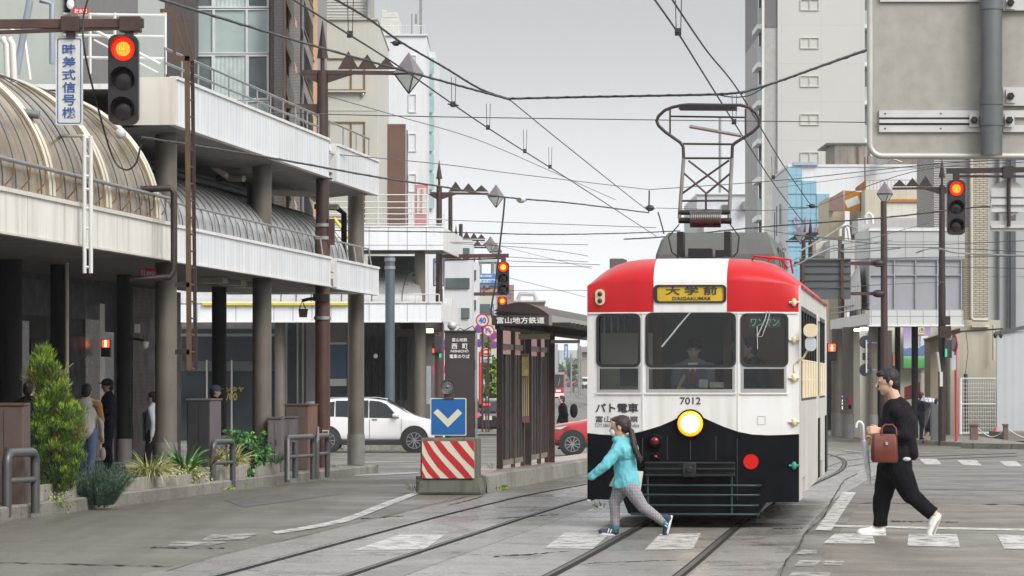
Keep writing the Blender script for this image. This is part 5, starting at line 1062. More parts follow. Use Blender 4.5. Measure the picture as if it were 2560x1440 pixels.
for j in range(-2, 6):
    y = 55+j*115
    mb = MB(); mb.prism([P(714, y+50, 131.7), P(738, y+110, 130.2), P(738, y+122, 130.2), P(714, y+62, 131.7)], (0,1.2,0)); mb.build('balcony_slab', ORG, TT)
    MB().prism([P(714, y+5, 131.7), P(736, y+65, 130.2), P(736, y+108, 130.2), P(714, y+48, 131.7)], (0,.04,0)).build('balcony_glass', PALEG, TT)
    y -= 30; MB().prism([P(760, y+45, 133.3), P(784, y+110, 131.8), P(784, y+124, 131.8), P(760, y+58, 133.3)], (0,1,0)).build('balcony_slab', ORG, TT); MB().prism([P(760, y-25, 133.3), P(783, y+40, 131.8), P(783, y+105, 131.8), P(760, y+42, 133.3)], (0,.04,0)).build('balcony_glass', PALEG, TT)
CB = thing('office_building', 'cream office building with bronze framed curtained windows', 'building', P(880, 1100, 150)); Yc = 148
CRE = mat('cream_render', (.50,.485,.43,1), .7, 0, .08, .5, streak=.25, scol=(.36,.34,.29,1)); BRZ = mat('bronze_frame', (.20,.135,.04,1), .45, .3)
CURD = mat('grey_curtain_pane', (.15,.14,.135,1), .2, 0, .2, 2, wave=('X', 3.5, .8))
MB().pbox(770, 47, 943, 1080, Yc, 14).build('wall', CRE, CB); MB().pbox(768, 45, 945, 49, Yc-.1, 14.2).build('cornice', CRE, CB)
a = P(943, 1080, Yc); b = P(943, 47, Yc); 
for y in (145, 304, 463):
    wnd(CB, 800, y, 913, y+81, Yc-.06, BRZ, CURD, (.69,), 3, .12); MB().pbox(798, y+81, 915, y+85, Yc-.2, .2).build('sill', CRE, CB)
MB().pbox(768, 274, 945, 277, Yc-.02, .05).build('string_course', CRE, CB); MB().pbox(806, -200, 918, 46, Yc+3, 8).build('roof_house', mat('grey_siding', (.36,.35,.33,1), .6, 0, .1, 1, wave=('Z', 2.6, 1)), CB); MB().cyl(P(921, 46, Yc+2.8), P(921, -60, Yc+2.8), .08, .08, 10).build('pipe', RAIL, CB)
MB().ell(P(907, 236, Yc-.1), .07).build('wall_lamp', CHROME, CB)
MB().pbox(806, 10, 812, 60, Yc-.5, .1).build('bracket', BRD, CB)
WB = thing('office_building', 'tall white building with rooftop tank beside the cream office', 'building', P(1010, 1090, 172)); Yw = 170
WHR = mat('white_render', (.62,.63,.65,1), .7, 0, .06, .4, streak=.15)
MB().pbox(940, 88, 1067, 1080, Yw, 16).build('wall', WHR, WB); MB().pbox(938, 85, 1069, 89, Yw-.1, 16.2).build('cornice', WHR, WB)
for i, y in enumerate((137, 235, 333, 434, 530)): wnd(WB, 1021, y, 1041, y+46, Yw-.05, WHR, mat('beige_blind', (.42,.41,.37,1), .4), (), 2, .1)
for j in range(8): 
    y = 145+j*48; MB().pbox(1070, y, 1085, y+40, Yw+5, .1).build('balcony_glass', mat('teal_pane', (.30,.42,.42,1), .15), WB)
MB().pbox(1066, 130, 1088, 1080, Yw+5.2, 10).build('rear_wall', WHR, WB)
tk = MB(); tk.pbox(950, 45, 998, 86, Yw+3, 2.5); tk.prism([P(950,45,Yw+3), P(998,45,Yw+3), P(992,30,Yw+3), P(968,33,Yw+3)], (0,2.5,0)); tk.pbox(953, 25, 965, 46, Yw+3.3, 1); tk.build('roof_tank', mat('tank_cream', (.5,.5,.45,1), .6), WB, .03)
q = MB()
for i in range(18): q.tube([P(950+i*6.6, 86, Yw+.5), P(950+i*6.6, 64, Yw+.5)], .012, 4)
q.tube([P(948, 64, Yw+.5), P(1062, 64, Yw+.5)], .02, 5); q.build('roof_railing', RAILW, WB)
MB().pbox(1048, -60, 1055, 87, Yw+1, .2).build('mast', RAIL, WB); q = MB().pbox(1028, 35, 1031, 86, Yw, .06); q.pbox(1037, 35, 1043, 60, Yw, .1); q.build('antenna', RAIL, WB)
MB().pbox(953, 310, 1014, 600, 160, .3).build('rusty_billboard', mat('rust_brown_board', (.14,.075,.055,1), .6, 0, .25, .6, streak=.3), WB); MB().pbox(1016, 325, 1019, 600, 160, .1).build('board_post', BRD, WB)
hb = thing('banner_sign', 'white and pink vertical banner reading in red script above the far arcade', 'sign', P(1053, 565, 140))
MB().pbox(1036, 462, 1070, 564, 140, .1).build('frame', mat('faded_pink', (.5,.22,.24,1), .6), hb); MB().pbox(1042, 470, 1066, 535, 139.97, .05).build('face', mat('faded_white', (.58,.56,.53,1), .6), hb)
c = P(1053, 503, 139.9); lettering('Harmony', lambda u_, v_, d_: (c.x+v_, 139.94-d_, c.z-u_), .85, .17, mat('faded_red_ink', (.5,.12,.12,1), .6), hb)
# ================================================================== RIGHT SIDE BUILDINGS
def block(name, label, x0, y0, x1, y1, Y, d, m, part='wall', cat='building'):
    t = thing(name, label, cat, Vector((X((x0+x1)/2, Y), Y+d/2, gz(Y)))); MB().pbox(x0, y0, x1, y1, Y, d).build(part, m, t); return t
Yt = 290; TWG = mat('tower_grey', (.47,.465,.445,1), .7, 0, .05, .15, brick=dict(w=3.0, h=2.9, m=(.42,.415,.40,1), ms=.03, o=0.)); TWS = mat('tower_mid_band', (.34,.34,.325,1), .7)  # corner strip has its own, darker grey
TW = block('apartment_tower', 'tall grey apartment tower rising behind the tram roof', 1944, -260, 2162, 1000, Yt, 26, TWG)
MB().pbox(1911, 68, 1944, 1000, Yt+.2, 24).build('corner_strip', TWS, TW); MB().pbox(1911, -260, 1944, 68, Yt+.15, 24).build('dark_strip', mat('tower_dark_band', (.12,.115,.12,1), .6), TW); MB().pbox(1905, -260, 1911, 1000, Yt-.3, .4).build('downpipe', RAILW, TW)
SLID = mat('sliding_pane', (.085,.11,.118,1), .08, 0, .45, .4)
for j in range(-2, 7):
    y = -2+95.5*j; wnd(TW, 2001, y, 2048, y+28, Yt-.1, mat('window_cream', (.55,.53,.47,1), .5), SLID, (.5,), 1.6, .3)
    MB().pbox(1893, y+62, 1912, y+74, Yt+.5, 6).build('balcony_slab', PANEL, TW); MB().pbox(1894, y+22, 1906, y+62, Yt+.6, .1).build('balcony_glass', PALEG, TW); MB().pbox(1897, y+74, 1912, y+120, Yt+4, 1).build('balcony_recess', DARKG, TW)
    MB().pbox(2161, y+28, 2176, y+62, Yt+.5, .1).build('balcony_glass', PALEG, TW); MB().pbox(2161, y+62, 2178, y+72, Yt+.4, 3).build('balcony_slab', PANEL, TW); MB().pbox(2162, y-30, 2176, y+28, Yt+3, 1).build('balcony_recess', DARKG, TW)
Yb = 200; BW = block('white_building', 'white building with stepped sky blue tile panels and red script lettering', 1972, 415, 2300, 1050, Yb, 12, WHR)
mb = MB().prism([P(1930,470,Yb+4.5), P(1972,415,Yb), P(1972,1050,Yb), P(1930,1050,Yb+4.5)], (.05,.4,0)); mb.build('side_wall', WHR, BW)
BLU = mat('sky_blue_tile', (.22,.40,.50,1), .4, 0, .06, .6, brick=dict(w=.76, h=.99, m=(.10,.25,.33,1), ms=.014, o=0.))
for x0, y0, x1, y1 in ((1970,419,2005,1000), (2005,452,2041,1000), (2041,485,2073,1000)): MB().pbox(x0, y0, x1, y1, Yb-.1, .12).build('tile_panel', BLU, BW)
q = MB()
for y in (452, 485, 518, 551, 584, 617): q.pbox(1970, y-.6, 2005 if y < 460 else (2041 if y < 490 else 2073), y+.6, Yb-.13, .05)
for x in (2005, 2041): q.pbox(x-.6, 452 if x < 2010 else 485, x+.6, 700, Yb-.13, .05)
q.build('tile_joint', mat('teal_joint', (.05,.16,.2,1), .6), BW)
SCR = mat('red_script', (.62,.16,.2,1), .5)
mb = MB(); mb.tube([P(x, y, Yb-.2) for x, y in ((1996,545),(1990,542),(1985,548),(1986,558),(1995,566),(2003,572),(2002,580),(1993,580),(1984,577))], .035, 6); mb.build('lettering', SCR, BW)
for l in (((2015,542),(2015,582)), ((2030,566),(2030,582)), ((2040,582),(2041,566),(2047,568),(2049,580),(2051,568),(2058,560),(2066,565),(2068,580)), ((2071,542),(2071,582))): MB().tube([P(x, y, Yb-.2) for x, y in l], .035, 6).build('lettering', SCR, BW)
for i, (x, y0, y1) in enumerate(((1936,530,600), (1941,515,590), (1949,510,560), (1960,515,530))): MB().pbox(x, y0, x+2, y1, Yb+2, .1).build('wall_slot', SEAM, BW)
MB().pbox(1985, 405, 2045, 413, Yb-.2, 1.5).build('roof_edge', mat('blue_grey_cap', (.3,.38,.48,1), .5), BW); MB().pbox(1970, 411, 2302, 417, Yb-.05, 12.2).build('cornice', WHR, BW)
RC = block('rooftop_block', 'stained concrete rooftop block beside the grey tower', 2087, 360, 2168, 415, Yb+3, 6, mat('stained_concrete', (.22,.195,.16,1), .85, 0, .45, .7, streak=.7, scol=(.06,.055,.05,1)))
MB().prism([P(2068,372,Yb+5), P(2087,360,Yb+3), P(2087,415,Yb+3), P(2068,415,Yb+5)], (.02,1,0)).build('side_wall', MATS['stained_concrete'], RC); MB().pbox(2066, 357, 2170, 361, Yb+2.9, 6).build('cap', SEAM, RC); MB().pbox(2143, 366, 2147, 415, Yb+2.9, .1).build('door_frame', BRW, RC); MB().pbox(2170, 390, 2300, 415, Yb+3.2, 4).build('rear_parapet', MATS['stained_concrete'], RC)
MB().tube([P(2162, 300, Yb-1), P(2162, 560, Yb-1)], .025, 6); tag(MB().tube([P(2162, 392, Yb-3), P(2163, 520, Yb-3)], .035, 6).build('rusty_pole', BRW), 'thin rusty pole before the white and blue building', 'pole')
AU = thing('air_unit', 'grey rooftop unit with pipes above the white building', 'air unit', P(2200, 412, Yb-1)); MB().pbox(2192, 392, 2212, 410, Yb-1, .6).build('casing', RAIL, AU); MB().tube([P(2215, 408, Yb-1), P(2228, 398, Yb-1), P(2240, 400, Yb-1), P(2254, 406, Yb-1)], .05, 6).build('pipe', RAIL, AU)
# low shops with rusty edges
LS = block('low_shop', 'low beige shop with rusty trim below the white building', 2163, 474, 2330, 1060, 172, 8, mat('beige_siding', (.48,.45,.36,1), .7, 0, .15, .6, streak=.4, scol=(.3,.2,.1,1)))
RUST = mat('orange_rust', (.40,.16,.03,1), .7, 0, .4, 2)
MB().pbox(2216, 498, 2314, 505, 171.8, .2).build('rusty_gutter', RUST, LS); MB().pbox(2216, 505, 2312, 545, 171.9, .2).build('awning_panel', PANELC, LS); MB().pbox(2330, 400, 2345, 1060, 172, .5).build('corner_post', mat('brown_downpipe', (.22,.1,.06,1), .6), LS)
q = MB()
for i in range(16): q.tube([P(2165+i*9, 474, 172.2), P(2165+i*9, 450, 172.2)], .012, 4)
q.tube([P(2163, 450, 172.2), P(2305, 450, 172.2)], .02, 5); q.build('roof_rail', mat('rusty_rail', (.4,.26,.14,1), .7), LS)
PK = block('low_shop', 'pink brick gabled shop with orange beam and white sign board', 2072, 492, 2112, 1050, 176, 6, mat('yellow_siding', (.50,.44,.31,1), .7))
MB().prism([P(2072,497,175.9), P(2109,475,174.6), P(2109,527,174.6), P(2072,527,175.9)], (.05,.5,0)).build('gable', mat('pink_brick', (.48,.32,.26,1), .7, 0, .1, 1, wave=('Z', 6, .6)), PK); MB().prism([P(2112,476,174.5), P(2152,480,174), P(2150,527,174), P(2112,527,174.5)], (.02,.4,0)).build('orange_beam', mat('orange_beam', (.55,.22,.02,1), .6), PK); MB().prism([P(2138,470,173.5), P(2164,450,173), P(2164,476,173), P(2140,476,173.5)], (.02,.3,0)).build('orange_beam', RUST, PK)
MB().prism([P(2112,502,173.5), P(2144,489,173.3), P(2151,508,173.3), P(2119,520,173.5)], (0,.15,0)).build('tilted_board', WSHOE, PK)
# white clutter: brackets, wrapped insulators, roof decks behind the wires
for i, (x0,y0,x1,y1,Y,m) in enumerate(((2075,600,2175,700,165,mat('annex_grey', (.42,.42,.41,1), .6, 0, .15, 1, streak=.4)), (2040,602,2080,640,168,CRE), (2145,545,2330,580,166,mat('grey_roof_deck', (.4,.4,.4,1), .6)))):
    tag(MB().pbox(x0,y0,x1,y1,Y,3).build('roof_annex', m), ('white roof annex behind the overhead wires', 'cream roof annex left of the wrapped insulators', 'grey roof deck above the tiled arcade front')[i], 'annex')
WRAP = mat('white_insulation', (.62,.62,.62,1), .5)
for i, l in enumerate((((2166,560),(2164,540),(2172,532),(2180,538),(2182,560)), ((2100,590),(2102,570),(2112,562),(2120,572),(2124,600)), ((2170,590),(2166,620),(2168,650)))):
    tag(MB().tube([P(x, y, 140+i) for x, y in l], .06, 8).build('cable_loop', WRAP), ('white cable loop beside the tall brown pole', 'white cable loop left of the taller loop', 'white hanging cable tail under the loop')[i], 'cable')
tag(MB().ell(P(2171, 596, 138), (.08,.06,.12)).build('insulator', mat('yellow_insulator', (.6,.4,.03,1), .5)), 'yellow insulator hanging beside the tall brown pole', 'insulator')
# tiled arcade on the right with lilac glazing
Yr = 130; RA = thing('arcade_canopy', 'right hand tiled arcade with lilac grey glazing over the pavement', 'arcade', P(2300, 1100, Yr+1))
TILG = mat('grey_square_tile', (.41,.42,.42,1), .35, 0, .05, 1, brick=dict(w=.6, h=.56, m=(.2,.21,.21,1), ms=.014, o=0.)); LIL = mat('lilac_glazing', (.31,.308,.34,1), .25, 0, .15, .8)
MB().pbox(2174, 575, 2412, 648, Yr, .25).build('upper_tiles', TILG, RA); MB().pbox(2174, 776, 2408, 812, Yr-.02, .3).build('fascia', mat('pale_grey_tile', (.52,.53,.53,1), .35, 0, .05, 1, brick=dict(w=.44, h=.6, m=(.22,.23,.23,1), ms=.012, o=0.), streak=.15, scol=(.5,.4,.1,1)), RA)
wnd(RA, 2174, 648, 2405, 776, Yr+.02, mat('steel_frame', (.34,.37,.38,1), .4, .3), LIL, (.27, .50, .735), 2.5, .15, (.31,))
MB().pbox(2172, 573, 2414, 577, Yr-.05, .4).build('cap', PANEL, RA); MB().pbox(2172, 812, 2410, 816, Yr-.05, .4).build('cap', PANEL, RA)
a = P(2174, 812, Yr+.3); b = P(2408, 812, Yr); MB().box((a.x, Yr+.25, a.z), (b.x, Yr+6, a.z+.12)).build('soffit', SOFF, RA); MB().box((a.x, Yr+.3, a.z+.6), (b.x, Yr+6, a.z+2.3)).build('inner_wall', mat('inner_grey', (.3,.3,.31,1), .6), RA); MB().box((a.x, Yr+.3, a.z+2.3), (b.x, Yr+6, a.z+3.3)).build('upper_mass', TILG, RA)
MB().prism([P(2076,825,146), P(2174,812,Yr), P(2174,782,Yr), P(2076,800,146)], (.05,.2,0)).build('side_fascia', PANEL, RA)
MB().prism([P(2076,828,146), P(2174,814,Yr), P(2180,814,Yr+6), P(2110,826,148)], (0,0,.05)).build('side_soffit', SOFF, RA)
rows = []
for i in range(12): f = pi/2*i/11; rows.append([P(2174, 776, Yr+.6)+Vector((-.25-.0, .5+1.2*(1-cos(f)), .05+1.5*sin(f)*1.0)), P(2130, 779, 142)+Vector((-.2, .5+1.2*(1-cos(f)), .05+.75*sin(f)))])
MB().grid(rows, True).build('glass_vault', DOME, RA)
for k in range(7): u = k/6; MB().tube([rows[i][0]*(1-u)+rows[i][1]*u+Vector((0,-.03,.02)) for i in range(12)], .02, 5).build('rib', RAILW, RA)
q = MB()
for (xa, ya, Ya_), (xb, yb, Yb_) in ((((2076,772,146)), ((2174,757,Yr))), (((2076,785,146)), ((2174,770,Yr)))): q.tube([P(xa, ya, Ya_), P(xb, yb, Yb_)], .025, 5)
for u in (0, .2, .4, .6, .8, 1): q.tube([P(2076+98*u, 800-18*u, 146-16*u), P(2076+98*u, 771-14*u, 146-16*u)], .02, 5)
q.build('railing', RAIL, RA); MB().pbox(2148, 716, 2174, 750, Yr+6, .1).build('louvre_wall', mat('green_grey_louvre', (.10,.17,.18,1), .5, wave=('Z', 8, 1)), RA)
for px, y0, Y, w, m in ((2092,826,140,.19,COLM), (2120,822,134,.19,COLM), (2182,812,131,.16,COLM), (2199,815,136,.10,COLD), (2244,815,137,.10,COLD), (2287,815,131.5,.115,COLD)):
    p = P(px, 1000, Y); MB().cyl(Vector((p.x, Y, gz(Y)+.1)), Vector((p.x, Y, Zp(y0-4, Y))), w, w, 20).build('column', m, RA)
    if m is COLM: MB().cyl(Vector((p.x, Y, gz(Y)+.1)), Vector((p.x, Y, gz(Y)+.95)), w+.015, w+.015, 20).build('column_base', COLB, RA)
tag(MB().pbox(2153, 818, 2174, 826, 136, .2).build('tube_lamp', LITW), 'lit tube lamp under the right arcade nearest its corner column', 'lamp'); tag(MB().pbox(2136, 822, 2150, 828, 142, .2).build('tube_lamp', LITW), 'smaller lit tube lamp further inside the right arcade', 'lamp')
ped_signal(2080, 872, 139, 'lit red pedestrian signal beside the tram mirror')
tag(MB().box(tuple(P(2068, 1075, 150)), tuple(P(2082, 880, 150.4))).build('shutter_panel', NAVS), 'dark shutter panel behind the red pedestrian signal', 'shutter')
# shops inside that arcade: cream wall, mural, red panel
SI = thing('shop_building', 'cream shop wall with mural inside the right arcade', 'building', P(2260, 1090, 142)); Yi = 142
CRW = mat('cream_wall', (.58,.56,.47,1), .7, 0, .08, .5); MB().pbox(2150, 790, 2345, 1095, Yi, 8).build('wall', CRW, SI); MB().pbox(2120, 826, 2172, 1090, Yi+3, 3).build('dark_recess', COLD, SI); MB().pbox(2175, 826, 2230, 1090, Yi-.3, .3).build('dark_recess', mat('recess_brown', (.08,.072,.065,1), .6), SI)
MB().pbox(2232, 880, 2245, 915, Yi-.2, .1).build('poster', mat('orange_poster', (.5,.2,.1,1), .6), SI)
MU = thing('mural_sign', 'purple and green mural sign board reading in pale characters', 'sign', P(2292, 920, 141.5))
mm = bpy.data.materials.new('mural'); mm.use_nodes = True; N = mm.node_tree; tcm = N.nodes.new('ShaderNodeTexCoord'); sp_ = N.nodes.new('ShaderNodeSeparateXYZ'); cr_ = N.nodes.new('ShaderNodeValToRGB'); N.links.new(tcm.outputs['Generated'], sp_.inputs[0]); N.links.new(sp_.outputs[2], cr_.inputs[0]); N.links.new(cr_.outputs[0], N.nodes['Principled BSDF'].inputs['Base Color'])
E = cr_.color_ramp.elements; E[0].position = 0; E[0].color = (.05,.30,.07,1); E[1].position = 1; E[1].color = (.30,.18,.42,1)
for p_, c_ in ((.2,(.10,.40,.12,1)), (.27,(.30,.45,.48,1)), (.44,(.12,.24,.45,1)), (.47,(.5,.55,.62,1)), (.7,(.42,.36,.5,1))): e_ = E.new(p_); e_.color = c_
MB().pbox(2259, 812, 2326, 920, 141.5, .1).build('board', mm, MU); MB().pbox(2257, 920, 2328, 924, 141.4, .2).build('frame', BRW, MU)
MB().prism([P(2259,878,141.48), P(2275,868,141.48), P(2290,876,141.48), P(2308,862,141.48), P(2326,874,141.48), P(2326,888,141.48), P(2259,888,141.48)], (0,.02,0)).build('hills', mat('mural_blue', (.10,.2,.36,1), .6), MU)
GOLDW = mat('pale_gold_ink', (.75,.66,.3,1), .5); ptext('世', 2292, 812, 2312, 836, 141.46, GOLDW, MU, .04); ptext('界', 2299, 840, 2324, 866, 141.46, INKW, MU, .05)
MB().prism([P(2262,968,138), P(2300,955,137), P(2300,995,137), P(2262,1000,138)], (0,.2,0)).build('red_awning', mat('crimson_panel', (.42,.02,.03,1), .5), SI)
MB().pbox(2302, 932, 2326, 1095, 140.5, .6).build('white_cabinet', PANELC, SI)
tag(MB().pbox(2326, 845, 2350, 1100, 138, 2).build('booth_wall', mat('khaki_wall', (.22,.19,.135,1), .7)), 'khaki booth wall beside the white cabinet', 'booth')
tag(MB().prism([P(2318,846,137), P(2400,820,136), P(2402,832,136), P(2326,856,137)], (0,1.5,0)).build('awning', mat('olive_awning', (.20,.16,.09,1), .7)), 'small olive awning behind the brown signal pole', 'awning')
vs_ = thing('vertical_sign', 'small lit purple vertical sign by the right arcade columns', 'sign', P(2107, 1025, 141)); MB().pbox(2102, 990, 2112, 1026, 141, .1).build('box', INK, vs_); ptext('人\nへ\nの', 2104, 995, 2110, 1024, 140.97, mat('lit_sign_white', (1,.9,1,1), .4, emit=(1,.85,1,1), es=2), vs_, .04); MB().pbox(2102, 990, 2112, 993, 140.96, .05).build('lit_band', mat('lit_purple', (.4,.1,.8,1), .4, emit=(.4,.1,.9,1), es=2), vs_)
rs_ = thing('vertical_sign', 'narrow red vertical sign on the second arcade column', 'sign', P(2124, 1018, 133.6)); MB().pbox(2121, 993, 2128, 1012, 133.7, .04).build('plate', MATS['sign_red'], rs_); MB().pbox(2121, 1012, 2128, 1022, 133.72, .04).build('lower_plate', COLD, rs_)
# sign backs on a post beside the right arcade
sb_ = thing('road_sign', 'backs of two dark round signs on a thin white post by the arcade column', 'sign', P(2166, 1000, 129.5))
for y, r in ((855, 16), (925, 16)): c = P(2164, y, 129.5); MB().lathe([(.001,0),(r*129.5/F,0),(r*129.5/F,.03),(.001,.03)], c, (0,1,0), 24).build('disc', NAVS, sb_)
MB().pbox(2156, 882, 2172, 900, 129.5, .03).build('plate', NAVS, sb_); MB().tube([P(2166, 850, 129.4), P(2166, 932, 129.4)], .025, 6).build('post', RAILW, sb_); q = MB()
for y in (857, 925): q.tube([P(2166, y, 129.4), P(2192, y, 130)], .02, 6)
q.build('bracket', RAIL, sb_)
# beige brick building, grey clad building, hoarding
BB = block('brick_building', 'beige brick building with downpipe beside the grey clad building', 2428, 330, 2470, 800, 141, 7, mat('beige_brick', (.44,.40,.31,1), .6, 0, .12, 1, brick=dict(w=.28, h=.08, m=(.16,.14,.11,1), ms=.016, c2=(.36,.33,.26,1))))
MB().pbox(2335, 330, 2428, 575, 141.3, 6).build('siding', mat('pinkish_siding', (.36,.34,.325,1), .6, 0, .08, 1, wave=('Z', 5, 1)), BB); MB().pbox(2408, 570, 2428, 830, 141.1, 6).build('brick_return', mat('dim_brick', (.24,.215,.17,1), .6, 0, .12, 1, brick=dict(w=.28, h=.08, m=(.12,.10,.08,1), ms=.016)), BB)
MB().pbox(2376, 800, 2500, 1100, 140.8, 7).build('lower_wall', mat('khaki_render', (.44,.41,.33,1), .7, 0, .12, .5, streak=.35, scol=(.28,.25,.19,1)), BB)
MB().tube([P(2428, 330, 140.5), P(2428, 795, 140.5), P(2434, 800, 140.5), P(2470, 800, 140.5)], .06, 8).build('downpipe', mat('pipe_beige', (.46,.43,.36,1), .5), BB); MB().pbox(2430, 812, 2473, 818, 140.6, .2).build('ledge', PANELC, BB); MB().tube([P(2484, 812, 140.5), P(2484, 900, 140.5)], .05, 8).build('pipe', MATS['pipe_beige'], BB)
MB().tube([P(2415, 830, 140.5), P(2420, 880, 140.5), P(2414, 930, 140.5), P(2417, 980, 140.5)], .012, 5).build('cable', INK, BB)
GB = block('clad_building', 'grey metal clad building at the right edge behind the hoarding', 2470, 330, 2760, 1100, 143, 10, mat('grey_cladding', (.37,.38,.385,1), .5, .1, .08, .4, brick=dict(w=1.2, h=6, m=(.25,.26,.26,1), ms=.02, o=0.)))
for px, w in ((2497, 4), (2533, 13), (2520, 2)): MB().pbox(px-w/2, 330, px+w/2, 830, 142.8, .15).build('duct', mat('slate_duct', (.08,.09,.10,1), .5), GB)
HO = block('hoarding', 'pale grey site hoarding at the right edge of the pavement', 2492, 828, 2760, 1098, 138.5, .15, mat('hoarding_grey', (.46,.48,.5,1), .35, .1, .06, .8, wave=('X', 1.1, .15)), 'sheet')
MB().prism([P(2490,829,138.4), P(2570,812,138.4), P(2570,822,138.4), P(2490,836,138.4)], (0,.3,0)).build('top_edge', SEAM, HO)
MF = thing('mesh_fence', 'white wire mesh fence panel beside the hoarding', 'fence', P(2445, 1085, 137)); q = MB()
for px in range(2404, 2490, 6): q.tube([P(px, 946, 137), P(px, 1083, 137)], .008, 4)
for py in range(950, 1083, 10): q.tube([P(2402, py, 137), P(2490, py, 137)], .008, 4)
q.build('mesh', RAILW, MF); q = MB()
for py in (946, 1010, 1083): q.tube([P(2400, py, 136.95), P(2490, py, 136.95)], .025, 6)
q.tube([P(2401, 944, 136.9), P(2401, 1086, 136.9)], .05, 6); q.build('frame', RAILW, MF); MB().tube([P(2414, 935, 138), P(2416, 1085, 138)], .07, 8).build('rear_post', INK, MF)
BRB = mat('brown_bollard', (.13,.085,.065,1), .55, 0, .2, 4)
for i, px in enumerate((2436, 2515)):
    t = thing('bollard', ('wider brown bollard before the mesh fence', 'narrow brown bollard before the grey hoarding')[i], 'bollard', P(px, 1113, 127.5), 0, 'brown bollards with a chain'); w = (10, 6)[i]
    MB().pbox(px-w, 1062, px+w, 1116, 127.5, .25).build('post', BRB, t, .02); MB().pbox(px-w-.6, 1060, px+w+.6, 1064, 127.45, .35).build('cap', BRB, t)
tag(MB().tube([P(2446+69*i/12, 1072+20*sin(pi*i/12), 127.6) for i in range(13)], .018, 6).build('chain', RAIL), 'slack chain between the two brown bollards', 'chain'); tag(MB().tube([P(2521+60*i/8, 1074+22*sin(pi*i/14), 127.6) for i in range(9)], .018, 6).build('chain', RAIL), 'chain running off to the right edge from the narrow bollard', 'chain')
cn = thing('traffic_cone', 'small red traffic cone by the hoarding', 'cone', P(2490, 1104, 134)); MB().lathe([(.14,0),(.03,.5),(.001,.52)], P(2490, 1104, 134), (0,0,1), 16).build('cone_body', mat('cone_red', (.6,.04,.02,1), .5), cn); MB().box(tuple(P(2483,1107,133.9)), tuple(P(2497,1104,134.2))).build('base', MATS['cone_red'], cn)
a_, b_ = G(2402,1121), G(2620,1124); u3 = Vector((0,0,1)); mb = MB().prism([a_-u3*.3, b_-u3*.3, b_+u3*.16, a_+u3*.16], (.1,.6,0)); tag(mb.build('planter_kerb', KERB), kind='structure')
tag(MB().box((X(2490,133), 131, gz(131)+.1), (X(2600,133), 135, gz(133)+.35)).build('gravel_bed', mat('gravel', (.2,.18,.16,1), .9, 0, .4, 30)), kind='structure')
# ================================================================== FAR STREET BACKDROP
PKB = mat('pink_render', (.50,.28,.26,1), .7, 0, .06, .2)
FP = block('pink_building', 'salmon pink building far down the street behind the signals', 1175, 712, 1285, 1020, 330, 20, PKB); MB().pbox(1285, 753, 1362, 1020, 332, 20).build('lower_wing', PKB, FP); MB().pbox(1283, 751, 1365, 755, 331.5, 20).build('cap', PANEL, FP); q = MB(); q.tube([P(1295,750,333), P(1300,735,333), P(1335,735,333), P(1340,750,333)], .25, 6); q.build('roof_frame', RAILW, FP); MB().pbox(1362, 766, 1370, 770, 331, 2).build('ledge', PKB, FP)
for j in range(3): MB().pbox(1192+j*26, 770, 1206+j*26, 790, 329.8, .3).build('window', DARKG, FP)
BBD = thing('billboard', 'blue billboard with white lettering high above the far left street', 'sign', P(1220, 715, 215)); MB().pbox(1192, 684, 1246, 698, 215, .3).build('panel', mat('billboard_blue', (.05,.20,.48,1), .5), BBD); MB().pbox(1192, 698, 1246, 707, 215, .3).build('lower_panel', PANEL, BBD); MB().pbox(1192, 707, 1246, 714, 215.05, .3).build('base_panel', MATS['billboard_blue'], BBD)
ptext('新富山大阪指定', 1196, 687, 1230, 693, 214.95, INKW, BBD, .02); ptext('くすりの富山', 1195, 699, 1244, 706, 214.95, mat('billboard_ink', (.06,.2,.5,1), .5), BBD, .03); q = MB()
for px in (1200, 1232, 1243): q.tube([P(px, 655, 215.5), P(px, 684, 215.5)], .12, 6)
q.tube([P(1196, 655, 215.5), P(1246, 655, 215.5)], .12, 6); q.build('scaffold', RAIL, BBD)
FR = [(1110,600,1180,1060,145,WHR,'white shop row beside the far left lamp posts'), (1150,655,1196,1050,190,WHR,'narrow white building behind the brown poles'), (1120,740,1240,1040,230,CRE,'cream shop row far down the left street')]
for x0,y0,x1,y1,Y,m,l in FR:
    t = block('shop_row', l, x0, y0, x1, y1, Y, 8, m)
    for j in range(4): MB().pbox(x0+4, y0+20+j*75, x1-6, y0+45+j*75, Y-.1, .1).build('window', DARKG, t)
for i, (x0,y0,x1,y1,Y) in enumerate(((1103,745,1130,775,135), (1128,760,1160,786,170), (1155,775,1182,796,210))):
    t = block('street_awning', ('pale canopy edge just beyond the tiled arcade', 'pale canopy edge behind the platform pillar', 'small pale canopy edge far down the left street')[i], x0, y0, x1, y1, Y, 8, PANEL, 'fascia')
    MB().pbox(x0, y1, x1, y1+3, Y-.05, 8).build('edge', SOFF, t)
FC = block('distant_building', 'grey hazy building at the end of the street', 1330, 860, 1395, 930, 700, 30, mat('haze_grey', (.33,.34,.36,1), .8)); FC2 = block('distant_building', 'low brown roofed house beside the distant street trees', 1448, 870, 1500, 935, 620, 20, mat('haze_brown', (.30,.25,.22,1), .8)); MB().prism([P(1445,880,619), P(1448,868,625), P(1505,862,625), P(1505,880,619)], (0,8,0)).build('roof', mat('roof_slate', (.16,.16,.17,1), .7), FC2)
FC3 = block('distant_building', 'pale distant block between the shelter posts', 1398, 876, 1452, 925, 850, 30, mat('haze_pale', (.42,.43,.45,1), .8)); FC4 = block('distant_building', 'wide grey distant block closing the street', 1190, 850, 1340, 935, 760, 30, MATS['haze_grey'])
